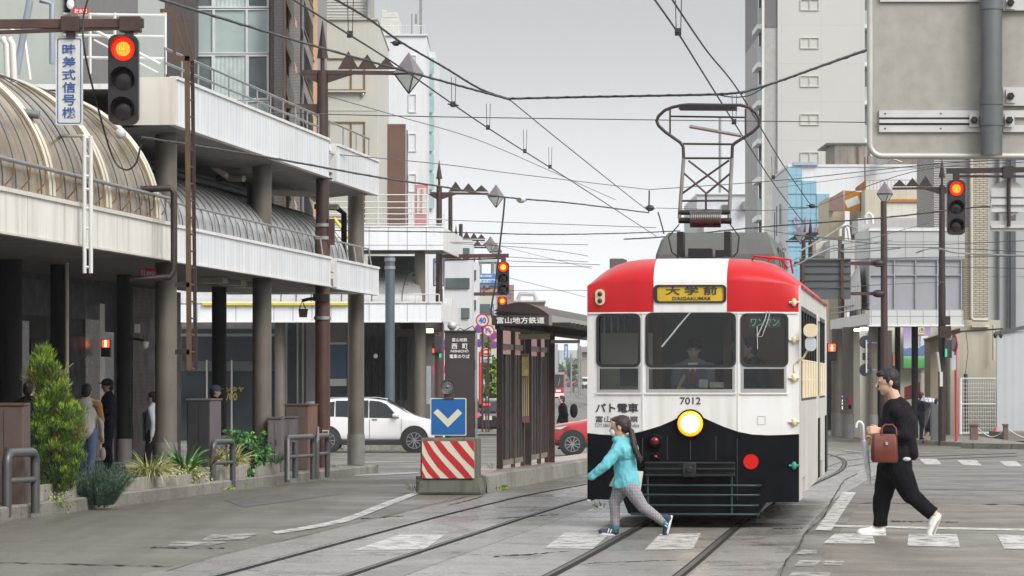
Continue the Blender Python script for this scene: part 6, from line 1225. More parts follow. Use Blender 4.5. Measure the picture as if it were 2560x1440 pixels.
FC5 = block('office_block', 'pale grey office block with rooftop units behind the pantograph', 1742, 485, 1905, 960, 340, 25, mat('haze_white', (.52,.53,.55,1), .8)); MB().pbox(1742, 482, 1906, 486, 339.8, 25.4).build('cap', PANEL, FC5); MB().pbox(1805, 512, 1820, 525, 339.8, .5).build('window', SEAM, FC5); q = MB().pbox(1858, 503, 1878, 523, 338, 3); q.build('roof_unit', RAIL, FC5); MB().pbox(1760, 530, 1905, 960, 339, 1).build('lower_band', WHR, FC5)
MB().tube([P(1800, 485, 345), P(1800, 295, 345)], .14, 6).build('mast', RAIL, FC5)
for i, l in enumerate((((1795,530),(1795,485)),((1866,485),(1866,460)),((1876,485),(1876,468)))): MB().tube([P(x,y,342) for x,y in l], .08, 5).build('aerial', RAIL, FC5)
# ================================================================== LAMP MASTS, SIGNALS, SIGNS
LAMPTOP = mat('lamp_roof_metal', (.20,.18,.19,1), .4, .4, .1); LAMPG = mat('lamp_white_glass', (.62,.66,.64,1), .15, 0, .08)
def lamp_mast(label, base, px, Y, y_top, y_spike, y_arm, lamp, side=1, stub=.3, w0=.125, w1=.09, mats=(BRN2, BRD), lowarm=None, hide_base=False):
    t = thing('street_lamp', label, 'street lamp', base, 0, 'brown street lamp masts with pyramid lanterns')
    b = Vector(base); zs = Zp(y_spike, Y); zt = Zp(y_top, Y); za = Zp(y_arm, Y); x, y = b.x, b.y
    MB().tube([b, Vector((x, y, b.z+(za-b.z)*.62))], [w0, w0*.95], 8).build('lower_mast', mats[0], t); MB().tube([Vector((x, y, b.z+(za-b.z)*.62)), Vector((x, y, zs-.1))], [w0*.86, w1], 8).build('mast', mats[1], t)
    q = MB(); q.tube([(x, y, zs-.12), (x, y, zs+.16)], .04, 8); q.tube([(x, y, zs+.14), (x, y, zt)], [.105, .004], 4); q.build('spike', mats[1], t)
    lx = X(lamp[0], Y); lz = Zp(lamp[1], Y); h = .30
    q = MB(); q.beam((x-side*stub, y, za), (lx-side*h*.8, y, za-.02), .06, .075); a = q.build('arm', mats[1], t)
    for sg, ln in ((side, .55), (-side, stub)): MB().prism([(x+sg*w1, y-.02, za-.03), (x+sg*(w1+ln), y-.02, za-.02), (x+sg*w1, y-.02, za-.2)], (0,.04,0)).build('gusset', mats[1], a)
    L = abs(lx-x)-h
    for k in range(3): u0 = x+side*(.12+.06+L*(.08+.27*k)); ww = L*.30; MB().prism([(u0, y-.015, za+.05), (u0+side*ww, y-.015, za+.05), (u0+side*ww*.5, y-.015, za+.05+(.34-.06*k))], (0,.03,0)).build('fin', mats[1], a)
    c = Vector((lx, y, lz)); ring = [c+Vector((h*cos(radians(20+90*i)), h*sin(radians(20+90*i)), 0)) for i in range(4)]
    q = MB(); q.add(ring+[c+Vector((0,0,.40))], [(i, (i+1) % 4, 4) for i in range(4)]+[(0,1,2,3)]); lm = q.build('lamp_shade', LAMPTOP, t)
    ring = [p+Vector((0,0,-.02))*1 for p in ring]; ring = [c+(p-c)*.93 for p in ring]; q = MB(); q.add(ring+[c+Vector((0,0,-.36))], [(i, (i+1) % 4, 4) for i in range(4)]+[(0,1,2,3)]); q.build('lamp_glass', LAMPG, lm)
    q = MB()
    for i in range(4): q.tube([ring[i], c+Vector((0,0,-.37))], .014, 4); q.tube([ring[i], ring[(i+1) % 4]], .014, 4)
    q.build('lamp_frame', BRD, lm)
    if lowarm: z = Zp(lowarm[2], Y); q = MB(); q.beam((X(lowarm[0], Y), y, z), (x, y, z), .05, .07); q.prism([(X(lowarm[1], Y), y-.02, z-.02), (x, y-.02, z-.02), (x, y-.02, z-.3)], (0,.04,0)); q.build('lower_arm', mats[1], t)
    return t
p = S(70.36, -11.13); p.z = gz(p.y)+.1; Ym = p.y
M1 = lamp_mast('large rust brown street lamp mast through the gap of the double deck arcade', p, 806, Ym, 50, 165, 180, (1022, 184), 1, .38, .145, .10, (BRN2, BRN), (705, 760, 265))
for y in (563, 595, 795): p_ = P(806, y, Ym); MB().cyl((p.x, p.y, p_.z-.03), (p.x, p.y, p_.z+.03), .165, .165, 10).build('strap', RAIL, M1)
MB().pbox(820, 547, 836, 612, Ym-.1, .18).build('junction_box', BRN2, M1); q = MB().pbox(782, 735, 822, 752, Ym-.2, .2); q.tube([P(800, 745, Ym-.2), P(770, 748, Ym-.25), P(755, 752, Ym-.25)], .035, 6); q.build('signal_bracket', BRD, M1)
MB().pbox(806, 1075, 822, 1088, Ym-.16, .02).build('plate', PANELC, M1); ptext('NE90', 808, 1077, 820, 1086, Ym-.165, INK, M1, .02)
hb_ = thing('hanging_lamp', 'small brown square hanging fitting below the first mast bracket', 'lamp', P(757, 792, Ym-.25)); MB().prism([P(746,772,Ym-.4), P(769,772,Ym-.4), P(766,793,Ym-.4), P(748,793,Ym-.4)], (0,.2,0)).build('box', BRN, hb_); MB().tube([P(749, 772, Ym-.3), P(755, 752, Ym-.3), P(764, 772, Ym-.3)], .012, 5).build('hook', BRD, hb_)
ab = MB().tube([P(828, 690, Ym+.4), P(832, 680, Ym+.4)], [.05,.09], 10); tag(ab.build('beacon', mat('amber_cover', (.6,.25,.01,1), .4)), 'small amber beacon between the two arcade fascias', 'lamp')
def mastat(label, px, Y, *a, **k): return lamp_mast(label, (X(px, Y), Y, gz(Y)), px, Y, *a, **k)
mastat('second street lamp mast on the left with lantern above the far tiled arcade', 1098, 126, 400, 458, 483, (1240, 491), 1, .3, mats=(BRN, BRN))
mastat('third street lamp mast on the left beyond the far arcade', 1140, 172, 562, 612, 600, (1226, 612), 1, .2, mats=(BRN, BRN))
mastat('fourth street lamp mast on the left with lantern just right of the third', 1143, 182, 585, 640, 618, (1241, 628), 1, .2, mats=(BRN, BRN))
mastat('fifth street lamp mast on the left below the blue billboard', 1190, 250, 660, 690, 700, (1262, 715), 1, .2, mats=(BRN, BRN))
mastat('sixth street lamp mast on the left beside the lower red signal', 1210, 290, 700, 725, 720, (1275, 735), 1, .2, mats=(BRN, BRN))
mastat('street lamp mast behind the right hand red signal with three fins', 2355, 124, 395, 455, 470, (2212, 484), -1, .25, mats=(BRD, BRD))
mastat('street lamp mast with lantern before the sky blue tiles', 2026, 160, 545, 600, 583, (1966+35, 588), -1, .3, mats=(BRD, BRD))
mastat('farther street lamp mast with fins low beside the tram roof', 2096, 185, 520, 590, 603, (1952, 622), -1, .2, mats=(BRD, BRD))
BP = thing('steel_pole', 'tall rust brown pole carrying the big sign back on two arms', 'pole', (X(2212,118), 118, gz(118))); MB().tube([(X(2212,118), 118, gz(118)), (X(2209,118), 118, Zp(503,118))], [.125,.095], 10).build('shaft', BRN, BP)
for y in (658, 734): q = MB(); q.beam(P(1985, y, 118), P(2212, y, 118), .08, .1); q.build('arm', BRN2, BP); MB().ell(P(2196, y, 117.9), (.2,.14,.12)).build('clamp', BRD, BP)
VS = thing('sign_panel', 'back of a large dark grey louvred sign on two brown arms', 'sign', P(2064, 745, 117)); MB().pbox(2000, 648, 2127, 748, 117.1, .12).build('panel', mat('sign_back_grey', (.085,.092,.10,1), .5, 0, .15, 1), VS)
for y in (664, 683, 701, 719): MB().pbox(2000, y, 2127, y+1.4, 117.06, .05).build('louvre', INK, VS)
for x in (2004, 2102): MB().pbox(x, 648, x+7, 746, 117.0, .1).build('rail', BRN2, VS)
MB().pbox(2000, 646, 2127, 650, 117, .3).build('top_edge', SEAM, VS)
for i, (px, Y, y0, l) in enumerate(((2009, 150, 600, 'thin brown pole just right of the tram roof'), (2100, 150, 600, 'grey brown pole behind the dark sign back'), (2105, 150, 610, 'second pole close behind the dark sign back'), (1163, 200, 600, 'thin brown pole between the far left lamp masts'), (1199, 235, 640, 'thin brown pole behind the hanging cable'), (1152, 160, 560, 'brown pole with white box beyond the platform pillar'), (1126, 148, 480, 'slim grey pole just right of the second lamp mast'), (1184, 210, 640, 'brown pole left of the forty sign'))):
    tag(MB().tube([(X(px,Y), Y, gz(Y)), (X(px,Y), Y, Zp(y0,Y))], [.1,.08], 8).build('pole', BRN if i != 1 else COLM), l, 'pole')
tag(MB().pbox(1146, 668, 1174, 708, 165, .5).build('equipment_box', WHR), 'white equipment box on a pole beyond the far arcade', 'box')
# ---- signals
def led(name, dots):
    m = bpy.data.materials.new(name); m.use_nodes = True; N = m.node_tree; b = N.nodes['Principled BSDF']; L = N.links.new
    tc = N.nodes.new('ShaderNodeTexCoord'); vo = N.nodes.new('ShaderNodeTexVoronoi'); vo.inputs['Scale'].default_value = dots; vo.inputs['Randomness'].default_value = .25; L(tc.outputs['Object'], vo.inputs['Vector'])
    cr = N.nodes.new('ShaderNodeValToRGB'); cr.color_ramp.elements[0].position = .25; cr.color_ramp.elements[0].color = (1,.36,.02,1); cr.color_ramp.elements[1].position = .75; cr.color_ramp.elements[1].color = (1,.06,.005,1)
    L(vo.outputs['Distance'], cr.inputs[0]); L(cr.outputs[0], b.inputs['Emission Color']); b.inputs['Emission Strength'].default_value = 2.0; b.inputs['Base Color'].default_value = (.4,.02,.01,1); return m
LEDN = led('lit_red_led', 40); LEDF = mat('lit_red_far', (.9,.2,.02,1), .4, emit=(1,.26,.014,1), es=1.9)
LITRIM = mat('lit_deep_red', (.8,.02,.01,1), .4, emit=(1,.015,.003,1), es=1.1)
HOUS = mat('signal_brown_black', (.016,.013,.014,1), .4, 0, .15, 5); LENS = mat('unlit_lens', (.022,.018,.018,1), .12)
def signal(label, px, y0, y1, w, Y, lm, n=3, r=None):
    t = thing('traffic_signal', label, 'traffic signal', P(px, y1, Y)); sc = Y/F; a = P(px-w/2, y1, Y); b = P(px+w/2, y0, Y); d = .16
    h = MB().prism([(u, Y, v) for u, v in rrect(a.x, a.z, b.x, b.z, w*sc*.28, 6)], (0, d, 0)).build('housing', HOUS, t, .012); r = r or w*.37
    for i in range(n):
        c = P(px, y0+(y1-y0)*(i+.5)/n+(-1 if i == 0 else 0), Y-.005); R = r*sc
        MB().lathe([(.001,-.035),(R*.5,-.028),(R*.85,-.012),(R,0)], c, (0,1,0), 28).build('lens', lm if i == 0 else LENS, h)
        if i == 0: MB().lathe([(R*.86,-.022),(R*.95,-.016),(R*1.03,-.002)], c, (0,1,0), 28).build('lens_rim', LITRIM, h)
        q = MB(); arc = [radians(-35+250*k/20) for k in range(21)]; rows = []
        for dd, f in ((0, 1.1), (-.10, 1.1), (-.19, 1.12)):
            rows.append([c+Vector((R*f*cos(A), dd*(1 if dd == 0 else max(.25, min(1, .62+.5*sin(A)))), R*f*sin(A))) for A in arc])
        for dd, f in ((-.19, 1.07), (-.10, 1.05), (0, 1.05)):
            rows.append([c+Vector((R*f*cos(A), dd*(1 if dd == 0 else max(.25, min(1, .62+.5*sin(A)))), R*f*sin(A))) for A in arc])
        q.grid(rows, True).build('visor', HOUS, h)
    return t
AR = signal('nearest traffic signal at top left with lit red LED lamp on rust brown arm', 308, 86, 311, 76, 50, LEDN); q = MB(); q.beam(P(-300, 62, 50.1), P(360, 58, 50.1), .09, .12); q.build('arm', BRN2, AR, .008); MB().beam(P(-300, 92, 50.1), P(300, 70, 50.1), .06, .05).build('strut', BRN, AR)
for x0, x1 in ((151, 198), (297, 351)): MB().pbox(x0, 40, x1, 78, 50.0, .24).build('clamp', BRN, AR, .01)
MB().pbox(311, 76, 333, 88, 50.05, .1).build('hanger', BRN, AR); MB().pbox(165, 76, 188, 93, 50.05, .08).build('hanger', BRD, AR)
BLUE = mat('sign_blue_ink', (.022,.08,.28,1), .5); SW = mat('sign_white', (.56,.57,.56,1), .4, 0, .08, 3, streak=.2)
s1_ = thing('hanging_sign', 'white vertical sign with blue characters hung beside the top left signal', 'sign', P(173, 313, 50.1)); a = P(139,313,50.1); b = P(207,92,50.1)
MB().prism([(u, 50.1, v) for u, v in rrect(a.x, a.z, b.x, b.z, .03)], (0,.04,0)).build('panel', SW, s1_); a = P(143,309,50.1); b = P(203,96,50.1)
MB().plate(rrect(a.x, a.z, b.x, b.z, .025), [rrect(a.x+.012, a.z+.012, b.x-.012, b.z-.012, .02)], lambda u, v: (u, 50.096, v), (0,.004,0)).build('border', BLUE, s1_)
for i, ch in enumerate('時差式信号機'): ptext(ch, 156, 110+31.6*i, 189, 137+31.6*i, 50.095, BLUE, s1_, .014)
A2 = signal('middle distance traffic signal with lit red lamp above the tram platform', 1258, 655, 738, 30, 128, LEDF); MB().beam(P(1090, 641, 128.1), P(1272, 639, 128.1), .12, .13).build('arm', BRN2, A2); MB().beam(P(1090, 651, 128.1), P(1262, 646, 128.1), .06, .05).build('strut', BRN, A2); MB().pbox(1252, 642, 1265, 656, 128.05, .1).build('hanger', BRN2, A2)
s2_ = thing('hanging_sign', 'small white place name sign with two blue characters under the far arm', 'sign', P(1097, 716, 127.9)); MB().pbox(1082, 645, 1112, 716, 127.9, .05).build('panel', SW, s2_); q = MB().plate([(1083.5,646.5),(1110.5,646.5),(1110.5,714.5),(1083.5,714.5)], [(1085,648),(1109,648),(1109,713),(1085,713)][::1] and [[(1085,648),(1109,648),(1109,713),(1085,713)]], lambda u, v: P(u, v, 127.88), (0,.01,0)); q.build('border', BLUE, s2_); ptext('西', 1090, 668, 1104, 682, 127.87, BLUE, s2_, .03); ptext('町', 1090, 689, 1104, 703, 127.87, BLUE, s2_, .03); MB().pbox(1087, 652, 1092, 657, 127.87, .01).build('emblem', BLUE, s2_)
A3 = signal('smaller traffic signal with lit red lamp just above the shelter roof', 1256, 742, 810, 24, 152, LEDF); MB().beam(P(1143, 736, 152.1), P(1256, 734, 152.1), .12, .13).build('arm', BRN2, A3)
A4 = signal('right hand traffic signal with lit red lamp by the brown lamp mast', 2391, 450, 587, 45, 80, LEDN); MB().beam(P(2366, 428, 80.1), P(2800, 420, 80.1), .1, .11).build('arm', BRD, A4); MB().beam(P(2390, 441, 80.1), P(2800, 441, 80.1), .05, .05).build('strut', BRD, A4); MB().pbox(2383, 434, 2399, 452, 80.05, .1).build('hanger', BRD, A4); MB().pbox(2508, 415, 2533, 445, 80, .2).build('clamp', BRD, A4)
sb2 = thing('road_sign', 'backs of a round and a rectangular sign hung from the right arm', 'sign', P(2522, 600, 80.2)); MB().tube([P(2522, 445, 80.15), P(2522, 566, 80.15)], .04, 8).build('hanger', BRD, sb2); c = P(2520, 495, 80.25); SBK = mat('sign_back', (.44,.43,.42,1), .45, .3, .1, 3)
MB().lathe([(.001,0),(45*80/F,0),(45*80/F,.03),(.001,.03)], c, (0,1,0), 36).build('disc', SBK, sb2); MB().pbox(2475, 552, 2600, 578, 80.25, .03).build('plate', SBK, sb2)
for y0, y1 in ((470, 492), (497, 512), (521, 530), (562, 570)): MB().pbox(2478, y0, 2590, y1, 80.2, .045).build('channel', mat('aluminium_channel', (.55,.54,.53,1), .35, .3), sb2)
SG = MB().tube([P(2200+i, 0, 0) for i in ()] or [P(2388, 1115, 124.5), P(2392, 830, 124.5)], .05, 8)
rp = thing('road_sign', 'red post with edge-on round red and white sign by the brown mast', 'sign', P(2392, 1115, 124)); MB().tube([P(2391, 1116, 124), P(2389, 840, 124)], .045, 8).build('post', mat('red_post', (.50,.03,.04,1), .5), rp); MB().lathe([(.001,0),(.28,0),(.28,.04),(.001,.04)], P(2385, 858, 123.9), (.97,.24,0), 24).build('disc', mat('sign_red_rim', (.5,.04,.06,1), .5), rp); MB().lathe([(.001,-.005),(.21,-.005),(.21,.0)], P(2384, 858, 123.9), (.97,.24,0), 24).build('sign_face', SW, rp); MB().pbox(2380, 888, 2390, 925, 123.8, .03).build('plate', mat('pale_blue_plate', (.4,.52,.6,1), .5), rp)
q = MB().tube([P(2365, 870, 123), P(2405, 866, 123), P(2505, 822, 122)], .035, 6); br = thing('mast_bracket', 'dark bracket arm with hanging lamps pointing right from the brown mast', 'bracket', P(2360, 832, 123)); MB().beam(P(2352, 832, 123), P(2508, 822, 122.5), .05, .05).build('arm', BRD, br)
for x in (2488, 2502): MB().tube([P(x, 824, 122.5), P(x, 832, 122.5)], .01, 4).ell(P(x, 838, 122.5), (.06,.06,.1)).build('hook', BRD, br)
eq = thing('control_box', 'black control boxes and green lamp strapped to the brown mast', 'box', P(2372, 945, 123.6)); 
for (x0,y0,x1,y1,m) in ((2352,815,2378,845,BRD),(2362,850,2380,895,INK),(2358,790,2376,812,BRD)): MB().pbox(x0, y0, x1, y1, 123.6, .2).build('housing', m, eq, .01)
MB().pbox(2363, 872, 2368, 892, 123.5, .05).build('green_lens', mat('green_lens', (.02,.3,.16,1), .3, emit=(.02,.5,.25,1), es=.5), eq); tag(MB().prism([P(2342,880,123), P(2347,880,123), P(2353,930,123), P(2348,930,123)], (0,.3,0)).build('tilted_plate', SBK), 'thin tilted plate left of the brown mast', 'plate'); tag(MB().pbox(2350, 930, 2357, 966, 123, .1).build('small_box', SW), 'small white box left of the brown mast', 'box')
tag(MB().box(tuple(P(2330, 1108, 125.5)), tuple(P(2352, 1010, 126))).build('cabinet', mat('dark_grey_cabinet', (.10,.10,.105,1), .5)), 'dark grey street cabinet behind the pupils', 'cabinet')
# ---- big sign back, top right
YS_ = 34.0; SBM = mat('weathered_sign_back', (.33,.315,.28,1), .5, .25, .16, 7, streak=.3, scol=(.40,.39,.36,1), bump=.08, bscale=90)
BS = thing('sign_panel', 'back of a large weathered guide sign filling the top right corner', 'sign', P(2500, 390, YS_))
a = P(2175, 390, YS_); b = P(2950, -160, YS_); MB().prism([(u, YS_, v) for u, v in rrect(a.x, a.z, b.x, b.z, .11, 8)], (0,.03,0)).build('panel', SBM, BS)
ring = rrect(a.x, a.z, b.x, b.z, .11, 8); MB().tube([(u, YS_-.004, v) for u, v in ring], .028, 8, close=True).build('rim', mat('pale_sign_rim', (.48,.47,.44,1), .45, .3), BS)
for y0, y1, x0 in ((276, 330, 2198), (-60, 4, 2200)): 
    for u0, u1, dd in ((0, .32, .03), (.42, .58, .05), (.68, 1, .03)): MB().pbox(x0, y0+(y1-y0)*u0, 2452, y0+(y1-y0)*u1, YS_-dd, dd-.001).build('channel', MATS['aluminium_channel'], BS)
    MB().pbox(x0, y0+1, 2452, y1-1, YS_-.012, .011).build('channel', SEAM, BS)
    for u0, u1, dd in ((0, .32, .03), (.68, 1, .03)): MB().pbox(2508, y0+(y1-y0)*u0, 2900, y0+(y1-y0)*u1, YS_-dd, dd-.001).build('channel', MATS['aluminium_channel'], BS)
for y0, y1 in ((218, 264),): MB().pbox(2508, y0, 2900, y1, YS_-.05, .049).build('channel', MATS['aluminium_channel'], BS)
MB().pbox(2508, -30, 2900, 26, YS_-.05, .049).build('channel', MATS['aluminium_channel'], BS)
PO = thing('steel_pole', 'dark grey steel tube clamped to the back of the large guide sign', 'pole', P(2479, 390, YS_-.18)); GP = mat('grey_green_tube', (.135,.15,.15,1), .38, .4, .12, 3, streak=.25)
MB().cyl(P(2479, 388, YS_-.16), P(2479, -200, YS_-.16), .095, .095, 28).build('shaft', GP, PO)
for y0, y1 in ((222, 262), (264, 314), (-20, 24)): MB().cyl(P(2479, y1, YS_-.16), P(2479, y0, YS_-.16), .104, .104, 28).build('collar', GP, PO)
for x, y in ((2436, 300), (2524, 300), (2527, 240), (2527, 6)):
    bp = MB().pbox(x-12, y-17, x+12, y+17, YS_-.075, .02).build('clamp_plate', MATS['aluminium_channel'], BS); MB().cyl(P(x, y, YS_-.12), P(x, y, YS_-.07), .034, .034, 6).build('bolt', INK, bp); MB().cyl(P(x, y, YS_-.14), P(x, y, YS_-.12), .018, .018, 10).build('bolt', INK, bp)
for x in (2213, 2352):
    for y in (284, 321): MB().cyl(P(x, y, YS_-.036), P(x, y, YS_-.03), .008, .008, 10).build('rivet', SEAM, BS)
# ---- traffic island block, chevron sign, station pillar
IB = thing('island_block', 'concrete island end block with red and cream striped panel', 'barrier', P(1122, 1228, 56)); Yi2 = 56.0; CONB = mat('mossy_concrete', (.13,.125,.10,1), .85, 0, .35, 3, streak=.7, scol=(.03,.035,.02,1), bump=.3)
def prismq(front, dx, dy, m, nm, par, bev=.015): MB().prism(front, (dx, dy, 0)).build(nm, m, par, bev)
fr = [P(1046,1231,Yi2), P(1052,1196,Yi2), P(1052,1096,Yi2), P(1200,1096,Yi2), P(1200,1228,Yi2)]
MB().prism([P(1043,1232,Yi2-.02), P(1202,1232,Yi2-.02), P(1195,1196,Yi2+.02), P(1052,1196,Yi2+.02)], (.06,.6,0)).build('foot', CONB, IB, .01); MB().prism([P(1051,1198,Yi2+.03), P(1191,1198,Yi2+.03), P(1191,1095,Yi2+.03), P(1051,1095,Yi2+.03)], (.065,.6,0)).build('block', CONB, IB, .02)
SPC = mat('cream_panel', (.60,.57,.46,1), .4, 0, .06, 4); SPR = mat('stripe_red', (.44,.015,.02,1), .4, 0, .08, 6)
MB().pbox(1055, 1103, 1186, 1196, Yi2-.01, .03).build('striped_panel', SPC, IB); zz = lambda x, y: P(1000+x/3.84, 950+y/3.84, Yi2-.012)
for pl in ([(215,586),(262,586),(330,690),(430,810),(555,944),(470,944),(360,840),(270,710)], [(320,586),(385,586),(470,690),(580,800),(700,944),(625,944),(500,810),(390,690)], [(475,586),(550,586),(620,670),(713,775),(713,860),(600,750),(520,650)], [(635,586),(713,586),(713,695),(670,640)], [(212,705),(250,770),(310,850),(390,944),(320,944),(260,880),(212,790)], [(212,865),(230,900),(252,944),(212,944)]): MB().prism([zz(*p_) for p_ in pl], (0,.004,0)).build('stripe', SPR, IB)
CS = thing('road_sign', 'blue square sign with cream downward chevron on the island block', 'sign', P(1121, 1096, Yi2+.3)); Yc2 = Yi2+.25; a = P(1076,1089,Yc2); b = P(1166,995,Yc2)
MB().prism([(u, Yc2, v) for u, v in rrect(a.x, a.z, b.x, b.z, .02)], (0,.03,0)).build('panel', SPC, CS); MB().prism([(u, Yc2-.004, v) for u, v in rrect(a.x+.014, a.z+.014, b.x-.014, b.z-.014, .014)], (0,.006,0)).build('blue_face', mat('sign_blue', (.005,.10,.32,1), .4, 0, .06, 4), CS)
zc = lambda x, y: P(1000+x/3.84, 950+y/3.84, Yc2-.009); MB().prism([zc(*p_) for p_ in ((320,313),(362,278),(460,373),(555,278),(597,318),(460,455))], (0,.004,0)).build('chevron', SPC, CS); MB().tube([P(1121,1097,Yc2+.05), P(1121,990,Yc2+.05)], .03, 8).build('post', BRN2, CS)
MB().pbox(1109, 985, 1135, 997, Yc2-.02, .1).build('bracket', BRW, CS)
IL = thing('warning_lamp', 'round dark warning lamp with radial ribs above the chevron sign', 'lamp', P(1119, 987, Yc2)); c = P(1119, 967, Yc2-.03); R = 18.5*Yc2/F
MB().lathe([(.001,-.02),(R*.85,-.02),(R,-.035),(R*1.03,-.01),(R,.05),(.001,.08)], c, (0,1,0), 32).build('housing', mat('lamp_dark_grey', (.06,.06,.06,1), .45, .2), IL); MB().lathe([(.001,-.05),(R*.15,-.045),(R*.25,-.02)], c, (0,1,0), 16).build('hub', RAIL, IL)
for k in range(16): A = 2*pi*k/16; MB().beam(c+Vector((R*.28*cos(A),-.024,R*.28*sin(A))), c+Vector((R*.78*cos(A),-.024,R*.78*sin(A))), .012, .01).build('rib', RAIL, IL)
TP = thing('station_pillar', 'dark brown station name pillar with white lettering on the platform end', 'pillar', P(1151, 1110, 60)); Yp = 60.0; PB = mat('pillar_brown', (.042,.033,.030,1), .45, .1, .12, 3)
MB().pbox(1112, 829, 1187, 1180, Yp, .30).build('column', PB, TP, .01); MB().pbox(1188, 831, 1193, 1175, Yp-.01, .33).build('edge_strip', RAIL, TP); MB().pbox(1110, 826, 1190, 831, Yp-.02, .34).build('cap', BRD, TP)
for x in (1117, 1130, 1143, 1160, 1175): MB().cyl(P(x, 836, Yp-.012), P(x, 836, Yp), .012, .012, 8).build('bolt', INK, TP)
for s_, x0, y0, x1, y1, o in (('富山地鉄', 1130, 845, 1168, 854, .02), ('西', 1129, 859, 1143, 872, .03), ('町', 1156, 859, 1169, 872, .03), ('NISHICHŌ', 1127, 873, 1171, 881, .03), ('電車のりば', 1124, 886, 1174, 896, .03)): ptext(s_, x0, y0, x1, y1, Yp-.004, INKW, TP, o*.5)
gl = thing('globe_lamp', 'round silver globe lamp on top of the station pillar', 'lamp', P(1130, 826, Yp+.15)); MB().ell(P(1130, 814, Yp+.15), .072).build('globe', mat('silver_globe', (.6,.6,.58,1), .25, .5), gl); MB().cyl(P(1130, 828, Yp+.15), P(1130, 818, Yp+.15), .03).build('neck', RAIL, gl)
tag(MB().pbox(1155, 808, 1173, 827, Yp+.2, .12).build('equipment_box', SW), 'small white box on top of the station pillar', 'box'); q = MB(); q.tube([P(1142, 828, Yp+.1), P(1150, 820, Yp+.1), P(1160, 826, Yp+.1), P(1182, 815, Yp+.2), P(1188, 826, Yp+.2)], .008, 5); tag(q.build('cable', INK), 'thin black cable looping over the station pillar top', 'cable')
# ---- shelter
SHB = mat('shelter_brown', (.062,.040,.032,1), .5, .2, .2, 3, streak=.3, scol=(.13,.09,.07,1)); SHE = mat('shelter_edge', (.16,.12,.095,1), .5, .1, .15, 3)
ST_ = thing('tram_shelter', 'brown steel tram stop shelter with slatted side wall and curved roof', 'shelter', S(66, -6.9, .2), ROTS); sA, sB, tl_, tr_ = 61.6, 78.0, -6.95, -6.05
def roofz_(u): return 2.70+.17*(1-(2*u-.86)**2) if u < .93 else 2.70+.17*(1-(.9999)**2)
rows = []
for s in (sA, 66, 70, 74, sB): rows.append([S(s, tl_+(tr_-tl_)*i/14, 2.68+.20*max(0, 1-((i/14-.45)/.55)**2)) for i in range(15)])
MB().grid(rows, True).build('roof', SHB, ST_)
q = MB(); q.grid([[p_-Vector((0,0,.05)) for p_ in r] for r in rows], True).build('roof_lining', BRD, ST_)
q = MB(); pts = [S(sA-.02, tl_+(tr_-tl_)*i/14, 2.68+.20*max(0, 1-((i/14-.45)/.55)**2)) for i in range(15)]; q.prism(pts, S(.06,0)-S(0,0)); q.build('roof_end', BRD, ST_)
fz0, fz1 = Zp(813, 61.7), Zp(788, 61.7); fs_ = MB().sbox(sA-.12, sA-.04, tl_-.02, tr_, fz0, fz1).build('name_board', PB, ST_)
a = S(sA-.135, tl_); b = S(sA-.135, tr_); lettering('富山地方鉄道', lambda u, v, d: Vector((a.x+(b.x-a.x)*(.5+u), a.y+(b.y-a.y)*(.5+u)-d, (fz0+fz1)/2+v)), .86, .105, INKW, fs_, .012)
MB().sbox(sA-.04, sB, tr_-.0, tr_+.05, fz0+.0, fz1-.0).build('side_fascia', mat('grey_brown_metal', (.30,.28,.25,1), .35, .3, .1, 1), ST_)
for s in [sA+.8*i for i in range(20)]: MB().sbox(s, s+.06, tl_+.05, tr_+.35, 2.50, 2.56).build('rafter', BRD, ST_)
MB().sbox(sA, sB, tl_+.02, tl_+.1, 2.45, 2.55).build('beam', BRD, ST_); MB().sbox(sA+8, sB, tr_-.1, tr_-.02, 2.46, 2.56).build('beam', BRD, ST_)
def vpost(px, z0, z1, w, m=SHB, t=tl_, nm='post', d=.07): s = sx(px, t); p_ = S(s, t); h = gz(p_.y)+.26; return MB().sbox(s, s+d, t-w/2, t+w/2, z0+h, z1).build(nm, m, ST_)
for px, w in ((1249, .10), (1282, .07), (1306, .07), (1320, .11), (1347, .07), (1366, .07)): vpost(px, 0, 2.6, w, SHB if w < .1 else BRD)
for px in (1262, 1267, 1273, 1288, 1294, 1300, 1329, 1335, 1341, 1352, 1357, 1362): vpost(px, .10, 2.06, .03, SHE, nm='slat', d=.12); vpost(px-2, .10, 2.06, .05, BRD, tl_-.01, 'slat', .2)
for x0, x1 in ((1252, 1281), (1284, 1305), (1323, 1346), (1349, 1366)):
    for z in (.08, 2.0): s0_, s1_q = sx(x0, tl_), sx(x1, tl_); MB().sbox(s0_, s1_q, tl_-.02, tl_+.02, z+.0+gz(68)+.26, z+.26+gz(68)+.09).build('rail', SHE, ST_)
vpost(1379, 0, 2.55, .11, BRN, -6.88)
ib = thing('notice_board', 'cream notice board with yellow poster hung on the shelter wall', 'board', P(1313, 1055, 66.3)); MB().pbox(1303, 884, 1324, 1050, 66.3, .08).build('board', mat('board_khaki', (.30,.24,.14,1), .6, 0, .1, 4, wave=('X', 10, .6)), ib); MB().pbox(1304, 893, 1321, 940, 66.28, .03).build('poster', mat('yellow_poster', (.62,.50,.18,1), .5, 0, .3, 14), ib); MB().pbox(1303, 1040, 1324, 1056, 66.27, .1).build('base_rail', mat('board_brown', (.16,.08,.07,1), .6), ib)
MB().pbox(1296, 835, 1375, 848, 64.5, .1).build('light_tray', mat('tray_cream', (.46,.40,.28,1), .5), ST_); MB().pbox(1378, 850, 1450, 858, 70, .1).build('light_tray', MATS['tray_cream'], ST_)
